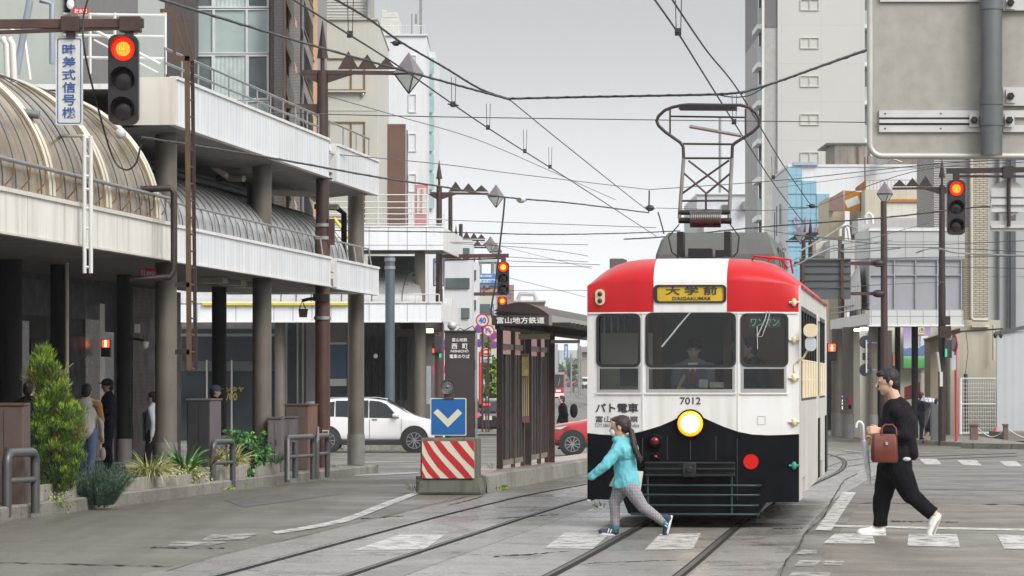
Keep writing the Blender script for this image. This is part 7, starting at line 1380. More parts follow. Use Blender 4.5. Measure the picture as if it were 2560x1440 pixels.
rl = thing('marker_lamp', 'small lit red lamp on a white post behind the shelter', 'lamp', P(1370, 1050, 92)); MB().lathe([(.001,-.03),(.05,-.02),(.06,0)], P(1370, 1003, 92), (0,1,0), 16).build('lens', LITR, rl); MB().tube([P(1370, 1008, 92.05), P(1370, 1125, 92.05)], .04, 8).build('post', WSHOE, rl); MB().pbox(1364, 996, 1377, 1009, 92.02, .1).build('housing', HOUS, rl)
# ---- round road signs
def rsign(label, px, py, r, Y, kind, yb=1080, post=True):
    t = thing('road_sign', label, 'sign', P(px, yb, Y)); c = P(px, py, Y); R = r*Y/F; rim = mat('sign_rim_red', (.52,.03,.02,1), .45, 0, .06); ax = (0,1,0)
    MB().lathe([(.001,0),(R,0),(R,.02),(.001,.02)], c, ax, 28).build('disc', rim, t)
    inner = {'lim': (SW, .78), 'uturn': (SW, .78), 'nopark': (mat('sign_mid_blue', (.03,.10,.42,1), .45), .78), 'red': (SW, .86)}[kind]
    MB().lathe([(.001,-.004),(R*inner[1],-.004),(R*inner[1],.004)], c, ax, 28).build('sign_face', inner[0], t)
    BL = MATS['sign_mid_blue'] if 'sign_mid_blue' in MATS else mat('sign_mid_blue', (.03,.10,.42,1), .45)
    if kind == 'lim': ptext('40', px-r*.55, py-r*.45, px+r*.55, py+r*.45, Y-.008, BL, t, .03)
    if kind == 'uturn': 
        MB().tube([P(px-r*.35, py+r*.4, Y-.01), P(px-r*.35, py-r*.2, Y-.01), P(px-r*.1, py-r*.45, Y-.01), P(px+r*.2, py-r*.3, Y-.01), P(px+r*.3, py+r*.1, Y-.01)], R*.09, 6).build('arrow', BL, t); MB().prism([P(px+r*.05, py+r*.05, Y-.012), P(px+r*.55, py, Y-.012), P(px+r*.35, py+r*.45, Y-.012)], (0,.006,0)).build('arrow_head', BL, t); MB().beam(P(px-r*.55, py-r*.55, Y-.009), P(px+r*.55, py+r*.55, Y-.009), .01, R*.14).build('bar', rim, t)
    if kind == 'nopark': MB().beam(P(px-r*.6, py-r*.6, Y-.008), P(px+r*.6, py+r*.6, Y-.008), .008, R*.2).build('bar', rim, t)
    if kind == 'red': MB().lathe([(.001,-.006),(R*.74,-.006),(R*.74,.002)], c, ax, 28).build('red_face', rim, t); MB().pbox(px-r*.5, py-r*.25, px+r*.5, py+r*.25, Y-.012, .006).build('white_band', SW, t)
    if post and kind != 'nopark': MB().tube([P(px, yb, Y+.05), P(px, py-r, Y+.05)], .03, 6).build('post', BRN, t)
    elif post: MB().pbox(px-2, py-r*.4, px+2, py+r*.4, Y+.022, .05).build('bracket', BRN, t)
    return t
rsign('round forty speed limit sign beside the station pillar', 1206, 801, 17, 105, 'lim'); rsign('round no U-turn sign below the speed limit sign', 1221, 827, 15, 110, 'uturn'); rsign('small no parking sign partly behind the station pillar edge', 1197, 822, 11, 125, 'nopark'); rsign('no parking sign overlapping below the U-turn sign', 1230, 838, 13, 122, 'nopark')
rsign('lower no parking sign close to the pillar edge', 1197, 858, 10.5, 135, 'nopark'); rsign('no parking sign beside the shelter post top', 1234, 862, 10, 140, 'nopark'); rsign('no parking sign seen between the shelter posts', 1262, 868, 9, 145, 'nopark'); rsign('red and white prohibition sign above a small white name plate', 1215, 880, 11, 118, 'red'); rsign('large no parking sign left of the station pillar', 1097, 924, 17, 112, 'nopark', 1080); rsign('no parking sign at the upper left of the station pillar', 1106, 862, 14, 116, 'nopark', 1080); rsign('highest red rimmed sign beside the shelter name board', 1249, 812, 9, 150, 'red')
np_ = thing('name_plate', 'small white name plate under the red prohibition sign', 'sign', P(1215, 908, 117.5)); MB().pbox(1201, 893, 1230, 907, 117.5, .03).build('plate', SW, np_); ptext('片山歯科', 1203, 895, 1228, 903, 117.48, BLUE, np_, .02); MB().pbox(1206, 904.5, 1225, 906, 117.48, .02).build('red_line', SPR, np_)
for i, (x0,y0,x1,y1,Y,txt) in enumerate(((1144,745,1160,798,155,'中央通'), (1226,750,1238,800,160,'大手'), (1302,848,1309,878,175,''), (1323,848,1330,878,180,''), (1410,860,1420,900,300,'総曲輪'))):
    t = thing('banner_sign', ('pale vertical banner beyond the far left poles', 'vertical banner with violet characters left of the lower signal', 'narrow blue banner between shelter posts', 'second narrow blue banner to its right', 'blue vertical banner far down the street')[i], 'sign', P((x0+x1)/2, y1, Y)); MB().pbox(x0, y0, x1, y1, Y, .15).build('panel', mat('banner_blue', (.05,.22,.5,1), .5) if i > 1 else SW, t)
    if txt: ptext('\n'.join(txt), x0+2, y0+5, x1-2, y1-5, Y-.02, INKW if i > 1 else mat('violet_ink', (.12,.10,.35,1), .5), t, .02)
pt2 = thing('signal_post', 'brown post with dark signal heads left of the station pillar', 'pole', (X(1097,108),108,gz(108))); MB().tube([(X(1097,108),108,gz(108)), (X(1097,108),108,Zp(830,108))], .12, 8).build('shaft', BRN2, pt2); MB().pbox(1086, 838, 1104, 882, 107.7, .2).build('signal_back', INK, pt2, .01); MB().pbox(1080, 858, 1087, 888, 107.8, .15).build('red_signal', HOUS, pt2); MB().pbox(1081, 872, 1085, 882, 107.78, .02).build('lit_face', LITR, pt2); MB().pbox(1098, 884, 1103, 894, 107.65, .05).build('green_lens', MATS['green_lens'], pt2)
tag(MB().pbox(1066, 915, 1077, 1010, 118, .3).build('vending_cabinet', mat('steel_cabinet', (.3,.34,.36,1), .4, .3)), 'narrow steel blue cabinet beside the pale far column', 'cabinet')
MB().tube([P(1200, 1000, 160), P(1200, 930, 160)], .06, 6); tag(MB().tube([P(1201, 1010, 150), P(1201, 880, 150)], .07, 8).build('red_pole', MATS['red_post']), 'slim red pole in front of the street tree', 'pole')
# ================================================================== OVERHEAD WIRES
WIR = mat('wire_black', (.02,.02,.022,1), .5); WIRG = mat('wire_grey', (.07,.07,.072,1), .5, .3); INS = mat('insulator_white', (.5,.5,.48,1), .3)
WG = 'overhead wires strung across the street'
def wire(label, pts, r=.012, m=WIR, twist=False, clips=()):
    pp = [P(*q) for q in pts]; out = []
    for i in range(len(pp)-1):
        p0, p1, p2, p3 = pp[max(i-1,0)], pp[i], pp[i+1], pp[min(i+2,len(pp)-1)]
        for k in range(8): t = k/8; out.append(.5*((2*p1)+(p2-p0)*t+(2*p0-5*p1+4*p2-p3)*t*t+(3*p1-p0-3*p2+p3)*t**3))
    out.append(pp[-1]); o = MB().tube(out, r, 5)
    if twist:
        d = []; 
        for i, p_ in enumerate(out): d.append(p_+Vector((0,-.6*r,r*.6*(1 if i % 2 else -1))))
        o.tube(d, r*.75, 5)
    w = o.build('overhead_wire', m); tag(w, label, 'wire', WG)
    for c in clips: q = P(*c); MB().box(q-Vector((.035,.03,.03)), q+Vector((.035,.03,.05))).tube([q+Vector((-.02,0,.04)), q+Vector((-.03,0,.42))], .005, 4).tube([q+Vector((.03,0,.04)), q+Vector((.04,0,.42))], .005, 4).build('hanger_clip', WIR, w)
    return w
wire('thick cable from the top left edge past the first mast spike', [(360,-14,48),(600,60,56),(810,122,64),(1080,196,70),(1190,226,72),(1275,249,74)], .021, WIR, True)
wire('thick twisted cable descending from the top centre to the knot', [(815,-14,58),(920,46,62),(1000,104,66),(1110,168,70),(1200,222,73),(1270,247,74)], .02, WIR, True)
wire('twisted cable running level from the knot to the pantograph top', [(1268,247,74),(1440,243,74),(1600,240,73),(1790,236,71),(1862,230,70)], .022, WIR, True)
wire('twisted cable rising right to the large sign back', [(1855,232,70),(1940,206,66),(2040,170,60),(2190,117,50)], .022, WIR, True)
wire('loose loop under the twisted cable near the pantograph', [(1790,236,71),(1835,243,70.5),(1875,238,70),(1910,218,69)], .012)
wire('contact wire crossing diagonally from top left down to the tram roof', [(722,-8,40),(875,88,46),(1000,168,52),(1220,320,66),(1440,460,88),(1640,590,135)], .012, WIR, clips=[(875,88,46),(1220,320,66),(1312,379,74),(1375,418,80)])
wire('contact wire from the knot down towards the far street', [(1275,250,74),(1400,352,84),(1560,480,100),(1622,528,110)], .011, WIR, clips=[(1133,262,58)])
wire('right contact wire passing the left arm of the pantograph', [(1632,-8,38),(1695,82,42),(1750,170,47),(1835,306,58),(1935,460,76),(2008,556,92)], .011, WIR, clips=[(1695,82,42),(1835,306,58),(1933,445,75)])
wire('right contact wire passing behind the pantograph bow', [(1676,-8,40),(1765,124,46),(1851,234,54),(1950,400,76),(2026,512,95)], .011, WIR)
wire('thin span wire level across the whole picture behind the signals', [(-20,261,66),(440,275,68),(1000,290,70),(1570,299,72),(2180,306,74)], .010, WIRG)
wire('thick cable from the beige vault down to the first strain insulator', [(352,343,52),(660,392,60),(950,444,68),(1100,466,74),(1262,493,80),(1430,508,90),(1622,532,110)], .017, WIR, True)
wire('thin stay from the first mast falling to the right', [(818,240,71),(1000,292,80),(1200,352,92),(1400,438,108),(1540,500,120)], .009, WIRG)
wire('thin stay from the lower part of the first mast', [(818,384,71),(1100,410,80),(1300,436,90),(1622,474,100)], .009, WIRG)
wire('rising stay to the right beyond the pantograph', [(1622,474,100),(1830,460,95),(2000,446,90),(2360,408,80),(2600,398,76)], .010, WIRG)
wire('twisted dark cable from the tram roof to the right signal', [(1560,598,110),(1660,592,108),(1900,568,100),(2200,545,92),(2420,520,85),(2475,517,84)], .018, WIR, True)
wire('twisted cable level across the far tiled arcade', [(800,576,110),(1100,580,112),(1350,586,115),(1560,583,118),(1700,577,120)], .016, WIR, True)
for i, (l, pts) in enumerate((('thin wire level above the second lamp lantern base', [(1110,550,128),(1640,569,118)]), ('thin wire just below the twisted level cable', [(830,600,122),(1470,612,126)]), ('thin wire above the middle signal arm', [(800,592,120),(1300,618,128),(1470,640,132)]), ('thin wire level with the middle signal top', [(1265,642,130),(1470,655,134)]), ('thin wire with small insulator left of the tram roof', [(1265,652,131),(1500,662,126)]), ('lower level wire left of the tram roof', [(1262,666,133),(1480,667,133)]), ('long thin wire dropping towards the tram from the third lantern', [(1245,614,175),(1480,672,190)]), ('long thin wire below the signals towards the tram front', [(1270,694,150),(1465,743,160)]), ('lowest level wire left of the tram', [(1270,726,150),(1470,726,150)]),
     ('thin wire crossing the white building', [(1940,470,150),(2360,412,130)]), ('wire from the white building to the right signal', [(2030,520,110),(2280,430,90),(2560,405,80)]), ('wire level under the lilac glazing top', [(1990,655,115),(2240,645,110),(2600,640,105)]), ('wire level across the tiled arcade front', [(2010,590,112),(2250,612,108),(2600,600,104)]), ('second wire level across the tiled arcade front', [(2090,625,112),(2300,618,108),(2600,632,104)]), ('lower wire across the lilac glazing', [(2130,662,114),(2600,672,106)]), ('thin wire with clips ending at the brown mast', [(2010,725,115),(2200,712,118),(2362,705,123)]), ('wire fanning from the tram roof up to the white loop', [(1950,665,100),(2060,620,108),(2160,600,115),(2330,555,122)]), ('second wire fanning from the tram roof', [(1960,672,100),(2080,628,110),(2230,600,120)]), ('grey feeder arcing over the dark sign back', [(2000,628,112),(2060,595,115),(2110,565,118),(2140,572,120)]), ('grey feeder arcing lower over the dark sign back', [(1985,665,112),(2060,628,114),(2090,620,116),(2120,630,118),(2250,620,120)]), ('pale feeder arcing before the lilac glazing', [(2290,632,116),(2320,622,116),(2350,622,117),(2400,633,118),(2560,640,118)]), ('faint wire level through the pantograph base', [(1640,520,120),(1900,526,118),(2020,520,112)]), ('faint stay falling from the pantograph side to the right', [(1880,570,100),(2020,590,105),(2180,600,110)]))):
    wire(l, pts, .010 if 'feeder' not in l else .028, WIRG if 'feeder' not in l else RAIL)
wire('black cable drooping behind the top left signal', [(222,-10,49.8),(208,50,49.8),(212,130,49.8),(240,250,50.3),(280,388,50.5),(312,424,50.5),(340,408,50.5),(352,360,50.5)], .013)
wire('black cable hanging from the second lantern past the middle signal', [(1262,495,122),(1258,540,122),(1250,610,122),(1240,700,122),(1228,775,122),(1234,803,122)], .03)
for i, (px, py, Y, r) in enumerate(((1303, 499, 82, .075), (301, 334, 51.5, .075), (990, 108, 66, .05), (1133, 262, 60, .04), (1625, 520, 110, .09), (2030, 515, 95, .06))):
    t = thing('insulator', ('pale strain insulator right of the second lantern', 'round white insulator ball before the beige vault', 'cable coil on the thick top cable', 'clip knot on the diagonal contact wire', 'insulator cluster left of the pantograph', 'insulator before the blue tiles')[i], 'insulator', P(px, py+4, Y)); MB().ell(P(px, py, Y), (r*1.4, r, r*1.0) if i != 1 else r).build('insulator_body', INS if i < 2 else WIR, t)
    MB().tube([P(px-14, py-2, Y), P(px+14, py+2, Y)], .012, 5).build('rod', WIR, t)
q = MB().tube([P(0, 272, 49), P(98, 288, 49)], .055, 10); tag(q.build('steel_tube', mat('grey_tube', (.16,.18,.18,1), .4, .3)), 'grey tube arm reaching in at the left edge below the sign', 'tube')
for l, pts in (('insulator chain hanging left of the pantograph', [(1623,476,100),(1623,490,100),(1622,530,100)]), ('stay hanging right of the insulator chain', [(1645,530,108),(1655,565,108),(1660,585,108)])):
    wire(l, pts, .02)
# ================================================================== PAVEMENT FURNITURE AND PLANTS (left)
CAB = mat('brown_cabinet', (.085,.058,.052,1), .5, .1, .25, 3, streak=.35, scol=(.15,.07,.035,1)); CABG = mat('grey_brown_cabinet', (.13,.115,.115,1), .5, .1, .2, 3, streak=.25); CABK = mat('black_cabinet', (.022,.023,.026,1), .45, .1, .25, 3); CABS = mat('cabinet_side', (.12,.105,.115,1), .45, .15, .2, 3, streak=.4, scol=(.2,.13,.09,1))
GRL = mat('guard_rail_grey', (.085,.085,.09,1), .4, .3, .15, 5); PLC = mat('planter_concrete', (.27,.255,.22,1), .85, 0, .3, 4, streak=.6, scol=(.08,.075,.055,1), bump=.3); SOIL = mat('soil', (.03,.022,.015,1), .95, 0, .4, 20)
def cabinet(label, x0, x1, xs, ytop, ybase, m, ms=CABS, d=.45, louv=False):
    p = G((x0+x1)/2, ybase, .155); Y = p.y; t = thing('utility_cabinet', label, 'cabinet', p)
    a = P(x0, ybase, Y); b = P(x1, ytop, Y); c = P(xs, ytop, Y); z0 = gz(Y)+.15
    MB().prism([Vector((a.x, Y, z0)), Vector((b.x, Y, z0)), Vector((b.x, Y, b.z)), Vector((a.x, Y, b.z))], (.03, d, 0)).build('cabinet_body', m, t, .012)
    if xs > x1: MB().prism([Vector((b.x+.002, Y+.01, z0)), Vector((c.x, Y+d*.9, z0)), Vector((c.x, Y+d*.9, b.z-.01)), Vector((b.x+.002, Y+.01, b.z-.01))], (-.04, .03, 0)).build('side_panel', ms, t)
    MB().prism([Vector((a.x-.02, Y-.02, b.z+.002)), Vector((b.x+.02, Y-.02, b.z+.002)), Vector((c.x+.02, Y+d, b.z+.002)), Vector((a.x+.02, Y+d, b.z+.002))], (0,0,.03)).build('lid', CABS if m is not CAB else BRW, t)
    MB().box((a.x+.02, Y-.012, z0+.02), ((a.x+b.x)/2-.006, Y-.001, b.z-.05)).build('door', m, t); MB().box(((a.x+b.x)/2+.006, Y-.012, z0+.02), (b.x-.02, Y-.001, b.z-.05)).build('door', m, t); MB().box(((a.x+b.x)/2+.02, Y-.02, (z0+b.z)/2), ((a.x+b.x)/2+.045, Y-.012, (z0+b.z)/2+.1)).build('handle', INK, t)
    return t
cabinet('rusty brown utility cabinet at the left edge before the conifer', -40, 58, 60, 1014, 1262, CAB); cabinet('tall black utility cabinet behind the second planter row', 467, 524, 548, 1001, 1185, CABK)
cabinet('grey brown utility cabinet nearest the column', 668, 703, 706, 1047, 1180, CABG, d=.3); cabinet('second grey brown utility cabinet just right of its twin', 706, 735, 743, 1045, 1177, CABG, d=.4); cabinet('rust brown utility cabinet with litter on its lid beside the first mast', 712, 770, 791, 1014, 1176, CAB, mat('rust_side', (.17,.085,.06,1), .55, .1, .3, 3))
tag(MB().ell(P(783, 1010, 72), (.16,.1,.05)).build('crumpled_bag', mat('grey_blue_vinyl', (.25,.27,.35,1), .3)), 'crumpled bag lying on the rust brown cabinet lid', 'bag')
def guard(label, x0, x1, y0, yb, ym, silver=False):
    p = G(x0, yb, .155); p2 = G(x1, yb-(6 if x1-x0 > 50 else 3), .155); t = thing('guard_rail', label, 'guard rail', (p+p2)/2, 0, 'grey hoop guard rails along the kerb'); h = (yb-y0)*p.y/F; r = .055 if x0 < 100 else .045
    d = (p2-p); u = Vector((0,0,1)); R = min(.13, h*.2); pts = [p-u*.1, p+u*(h-R)]
    for k in range(1, 6): A = pi/2*k/5; pts.append(p+u*(h-R+R*sin(A))+d.normalized()*R*(1-cos(A)))
    for k in range(0, 6): A = pi/2*(1-k/5); pts.append(p2+u*(h-R+R*sin(A))-d.normalized()*R*(1-cos(A)))
    pts += [p2+u*(h-R), p2-u*.1]; MB().tube(pts, r, 12).build('hoop', GRL if not silver else RAIL, t); MB().tube([p+u*(yb-ym)*p.y/F, p2+u*(yb-ym)*p.y/F], r*.7, 10).build('mid_rail', GRL, t)
    return t
guard('hoop guard rail at the left edge before the brown cabinet', 17, 88, 1133, 1268, 1203); guard('hoop guard rail between the two middle planters', 532, 582, 1105, 1204, 1158); guard('long hoop guard rail before the grey brown cabinets', 718, 782, 1094, 1190, 1143); guard('short hoop guard rail before the foot of the first mast', 792, 818, 1090, 1182, 1135)
for px, yb, y0, l in ((720, 1191, 1100, 'slim silver marker post beside the long guard rail'), (794, 1182, 1067, 'slim silver marker post beside the short guard rail'), (738, 1188, 1105, 'thick grey post stub inside the long guard rail')):
    p = G(px, yb, .155); tag(MB().cyl(p-Vector((0,0,.05)), Vector((p.x, p.y, Zp(y0, p.y))), .028 if 'slim' in l else .05, None, 12).build('marker_post', RAIL if 'slim' in l else GRL), l, 'post')
def planter(label, x0, x1, h, d=.5, rnd=False, t0=-10.66):
    s0, s1 = sx(x0, t0), sx(x1, t0); z0 = gz(sY((s0+s1)/2, t0))+.15; c = S((s0+s1)/2, t0-d/2, z0); t = thing('planter', label, 'planter', c, ROTS); q = (s1-s0)/2
    mp = lambda u, v: Vector((u, v, 0)); o = rrect(-d/2, -q, d/2, q, .15 if rnd else .02, 5 if rnd else 2); i_ = rrect(-d/2+.06, -q+.06, d/2-.06, q-.06, .1 if rnd else .02, 5 if rnd else 2)
    lp(MB().plate(o, [i_], mp, (0,0,h)), 'trough', PLC, t, .012); lp(MB().box((-d/2+.055, -q+.055, h-.08), (d/2-.055, q-.055, h-.03)), 'soil', SOIL, t); return t, c+Vector((0,0,h-.03)), None
_, c1, e1 = planter('long stained concrete planter holding the tall conifer', 70, 196, .21, .62); _, c2, e2 = planter('rounded concrete planter with the first spider plant', 338, 420, .18, .6, True); _, c2b, e2b = planter('low concrete planter with iris leaves and variegated shrub', 444, 524, .15)
_, c3, e3 = planter('concrete planter with the second spider plant', 553, 598, .18); _, c4, e4 = planter('two tone concrete planter below the broad leaved shrub', 600, 644, .22); _, c5, e5 = planter('mossy concrete planter next to the grey cabinets', 648, 700, .2)
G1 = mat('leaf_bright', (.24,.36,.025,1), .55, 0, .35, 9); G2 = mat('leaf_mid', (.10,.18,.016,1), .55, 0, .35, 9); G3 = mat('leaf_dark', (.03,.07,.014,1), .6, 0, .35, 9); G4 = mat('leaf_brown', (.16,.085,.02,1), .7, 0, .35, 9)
BG = mat('leaf_blue_green', (.035,.075,.045,1), .6, 0, .3, 9); BG2 = mat('leaf_blue_green_light', (.075,.13,.075,1), .6, 0, .3, 9); VAR = mat('leaf_cream', (.50,.48,.25,1), .55, 0, .2, 9); VAR2 = mat('leaf_yellow_green', (.30,.34,.09,1), .55, 0, .25, 9); GL_ = mat('leaf_glossy', (.028,.11,.02,1), .35, 0, .3, 9); GL2 = mat('leaf_glossy_light', (.06,.21,.03,1), .35, 0, .3, 9)
RN = random.Random(11)
def rv(): 
    while True:
        v = Vector((RN.uniform(-1,1), RN.uniform(-1,1), RN.uniform(-1,1)))
        if .05 < v.length < 1: return v.normalized()
def blade(mb, p, d, l, w, droop=0.0, n=3):
    d = d.normalized(); s = d.cross(rv()).normalized(); vs = []; q = Vector(p)
    for i in range(n+1): f = i/n; ww = w*(1-f)**.7*(.6+.4*(1-abs(.35-f))) if i < n else 0; vs += [q-s*ww/2, q+s*ww/2]; q = q+d*l/n; d = (d-Vector((0,0,droop))).normalized()
    mb.add(vs, [(2*i, 2*i+1, 2*i+3, 2*i+2) for i in range(n)])
def leaf(mb, p, d, l, w):
    d = d.normalized(); s = d.cross(rv()).normalized(); nrm = s.cross(d); p = Vector(p)
    mb.add([p, p+d*l*.45+s*w*.5+nrm*l*.06, p+d*l, p+d*l*.45-s*w*.5+nrm*l*.06], [(0,1,2,3)])
# conifer
Yk = c1.y; base = Vector((X(136, Yk), Yk, c1.z))
prof = [(872,111,5),(890,112,20),(905,113,34),(950,115,43),(985,122,42),(1002,128,44),(1022,142,54),(1050,148,60),(1072,150,65),(1100,145,58),(1130,142,58),(1152,151,61),(1185,152,56),(1222,136,32)]
def pr_at(y):
    for (a, xa, wa), (b, xb, wb) in zip(prof, prof[1:]):
        if a <= y <= b: f = (y-a)/(b-a); return xa+(xb-xa)*f, wa+(wb-wa)*f
    return prof[-1][1], prof[-1][2]
ct = thing('conifer', 'tall yellow green conifer with brown patches in the nearest planter', 'tree', base)
MB().tube([base-Vector((0,0,.05)), base+Vector((0,.0,.8)), base+Vector((-.1,0,1.5))], [.06,.045,.01], 8).build('trunk', BRW, ct)
for k in range(9): z = .25+.13*k; MB().limb(base+Vector((-.02,0,z)), base+Vector((RN.uniform(-.22,.22), RN.uniform(-.2,.2), z+.22)), .02, .006, 6).build('limb', BRW, ct)
clumps = []
for k in range(190):
    y = 876+348*((k+RN.random())/190)**.8; xc, w = pr_at(y); x = xc+RN.uniform(-.92, .92)*w; clumps.append((P(x, y, Yk)+Vector((0, RN.uniform(-1,1)*w*Yk/F*.8, 0)), RN.random(), w, xc))
mb = MB()
for k in range(30000):
    c, q, w, xc = clumps[RN.randrange(len(clumps))]; o = rv()*RN.random()**.6*(.055+.085*q); p = c+o; up = Vector((o.x*1.3, o.y*1.3, .16+abs(o.z)))
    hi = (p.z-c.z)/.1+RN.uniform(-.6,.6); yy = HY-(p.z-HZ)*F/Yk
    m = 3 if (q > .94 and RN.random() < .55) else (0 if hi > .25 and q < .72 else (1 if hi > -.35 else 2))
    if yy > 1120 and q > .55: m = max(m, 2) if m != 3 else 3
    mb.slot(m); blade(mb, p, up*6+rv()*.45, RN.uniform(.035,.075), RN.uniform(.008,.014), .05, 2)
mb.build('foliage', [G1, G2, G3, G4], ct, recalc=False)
# rosemary bush
p = G(247, 1264, .05); rb = thing('shrub', 'blue green rosemary like shrub spilling over the kerb', 'shrub', p); mb = MB()
for k in range(260):
    a = RN.uniform(0, 2*pi); r0 = RN.random()**.5; hb2 = P(247+r0*38*cos(a), 1262, p.y)+Vector((0, r0*.22*sin(a), 0)); hh = RN.uniform(.32,.66)*(1-.35*r0); d = Vector((cos(a)*r0*.55+.1, sin(a)*r0*.4, 1)).normalized()
    for j in range(34): f = j/34; q_ = hb2+d*hh*f+Vector((.10*f*f*cos(a), .06*f*f*sin(a), 0)); mb.slot(1 if (f > .6 and RN.random() < .6) else 0); blade(mb, q_, d+rv()*.9, .05, .008, 0, 1)
    mb.slot(0); mb.tube([hb2, hb2+d*hh], .005, 3)
mb.build('foliage', [BG, BG2], rb, recalc=False); MB().limb(p, p+Vector((.02,0,.15)), .02, .015, 6).build('stem', BRW, rb)
def tuft(label, name, px, py, Y, n, l, w, mats, droop=.25, spread=1.0, h=0.0, cat='plant', mix=.5):
    p = P(px, py, Y); t = thing(name, label, cat, p); mb = MB()
    for k in range(n):
        a = RN.uniform(0, 2*pi); e = RN.uniform(.15, 1.25); d = Vector((cos(a)*e*spread, sin(a)*e*spread, 1.0)); mb.slot(0 if RN.random() < mix else 1)
        blade(mb, p+Vector((cos(a)*.08*spread, sin(a)*.08, RN.uniform(0, .06))), d, l*RN.uniform(.55,1.1), w*RN.uniform(.7,1.2), droop*RN.uniform(.5,1.6), 6)
    mb.build('leaves', mats, t, recalc=False); return t
tuft('small spiky green plant at the foot of the blue green shrub', 'spiky_plant', 246, 1270, G(246, 1270, .0).y, 46, .2, .022, [GL2, BG2], .2, 1.3)
tuft('large variegated spider plant in the rounded planter', 'spider_plant', 378, 1192, c2.y, 420, .42, .022, [VAR, VAR2], .30, 1.35, mix=.5)
tuft('green iris clump beside the black cabinet', 'iris_plant', 462, 1178, c2b.y, 60, .52, .042, [GL2, GL_], .16, 1.2)
tuft('variegated spider plant behind the second guard rail', 'spider_plant', 577, 1166, c3.y, 230, .42, .026, [VAR, VAR2], .32, 1.1)
tuft('feathery green fern beside the grey cabinets', 'fern', 690, 1160, c5.y, 110, .28, .012, [G2, BG2], .2, .9)
tuft('tiny green weed at the kerb foot in the middle', 'weed', 590, 1220, G(590,1222,0).y, 40, .10, .018, [G1, G2], .2, 1.8); tuft('tiny green weed at the kerb foot left of the middle', 'weed', 555, 1228, G(555,1230,0).y, 34, .10, .018, [G1, G2], .2, 1.8)
tuft('weed tuft at the end of the tram platform', 'weed', 1237, 1226, G(1237,1228,0).y, 60, .13, .02, [G1, G2], .2, 1.8); tuft('weed growing along the platform kerb', 'weed', 1290, 1208, G(1290,1210,0).y, 60, .14, .02, [G1, G2], .2, 2.2); tuft('weed sprig at the left foot of the island block', 'weed', 1036, 1228, 56, 20, .2, .012, [G4, G2], .2, 1.0); tuft('weed sprig beside the shelter post foot', 'weed', 1234, 1172, 63, 18, .22, .012, [G2, BG2], .2, .8); tuft('small weed between the rails near the running girl', 'weed', 1513, 1270, G(1513,1272,0).y, 40, .07, .016, [G1, G2], .2, 1.6)
def shrub(label, px, py, Y, rx, rz, n, l, mats, name='shrub', stem=True):
    p = P(px, py, Y); t = thing(name, label, 'shrub', p); mb = MB()
    cl = [(p+Vector((RN.uniform(-1,1)*rx*.75, RN.uniform(-1,1)*rx*.6, rz*RN.uniform(.25, .95)))) for _ in range(14)]
    for k in range(n): c = cl[RN.randrange(14)]; o = rv()*RN.random()**.4*rx*.42; mb.slot(0 if o.z > .02 or RN.random() < .25 else 1); leaf(mb, c+o, Vector((o.x, o.y, o.z*.4-.05))+rv()*.05, l*RN.uniform(.6,1.2), l*.75)
    mb.build('foliage', mats, t, recalc=False)
    for c in cl[:5]: MB().limb(p, c, .012, .005, 5).build('stem', BRW, t)
shrub('glossy broad leaved green shrub behind the second guard rail', 622, 1176, c4.y+.15, .34, .56, 620, .085, [GL2, GL_]); shrub('small yellow variegated shrub spilling from the low planter', 482, 1214, c2b.y-.12, .34, .26, 700, .045, [VAR2, VAR]); shrub('leafy trailing end of the broad leaved shrub', 615, 1196, c4.y-.15, .14, .2, 60, .09, [GL2, GL_]); shrub('yellowed leaves at the foot of the conifer planter', 120, 1262, c1.y-.45, .3, .08, 160, .04, [VAR2, G2])
q = MB()
for k in range(16): a = RN.uniform(-.6,.6); q.tube([P(525,1168,56), P(525,1168,56)+Vector((a*.3,0,.16)), P(525,1168,56)+Vector((a*.6,0,.2+RN.uniform(-.05,.12)))], .004, 3)
tag(q.build('dry_twigs', BRW), 'dry twigs between the iris and the guard rail', 'twigs')
bn = thing('bench', 'small grey bench beside the rounded planter', 'bench', G(305, 1218, .155)); Yb_ = G(305, 1218, .155).y; MB().pbox(284, 1156, 332, 1161, Yb_, .35).build('seat', GRL, bn, .01)
for px in (310, 330): MB().pbox(px-4, 1161, px+4, 1214, Yb_+.08, .1).build('leg', GRL, bn)
MB().pbox(306, 1208, 332, 1214, Yb_+.07, .12).build('foot', GRL, bn)
tag(MB().prism([P(830,1176,71.5), P(868,1180,71.5), P(838,1163,71.5), P(828,1166,71.5)], (0,.4,0)).build('ramp_stone', KERB), 'low stone ramp piece at the pavement corner', 'ramp')
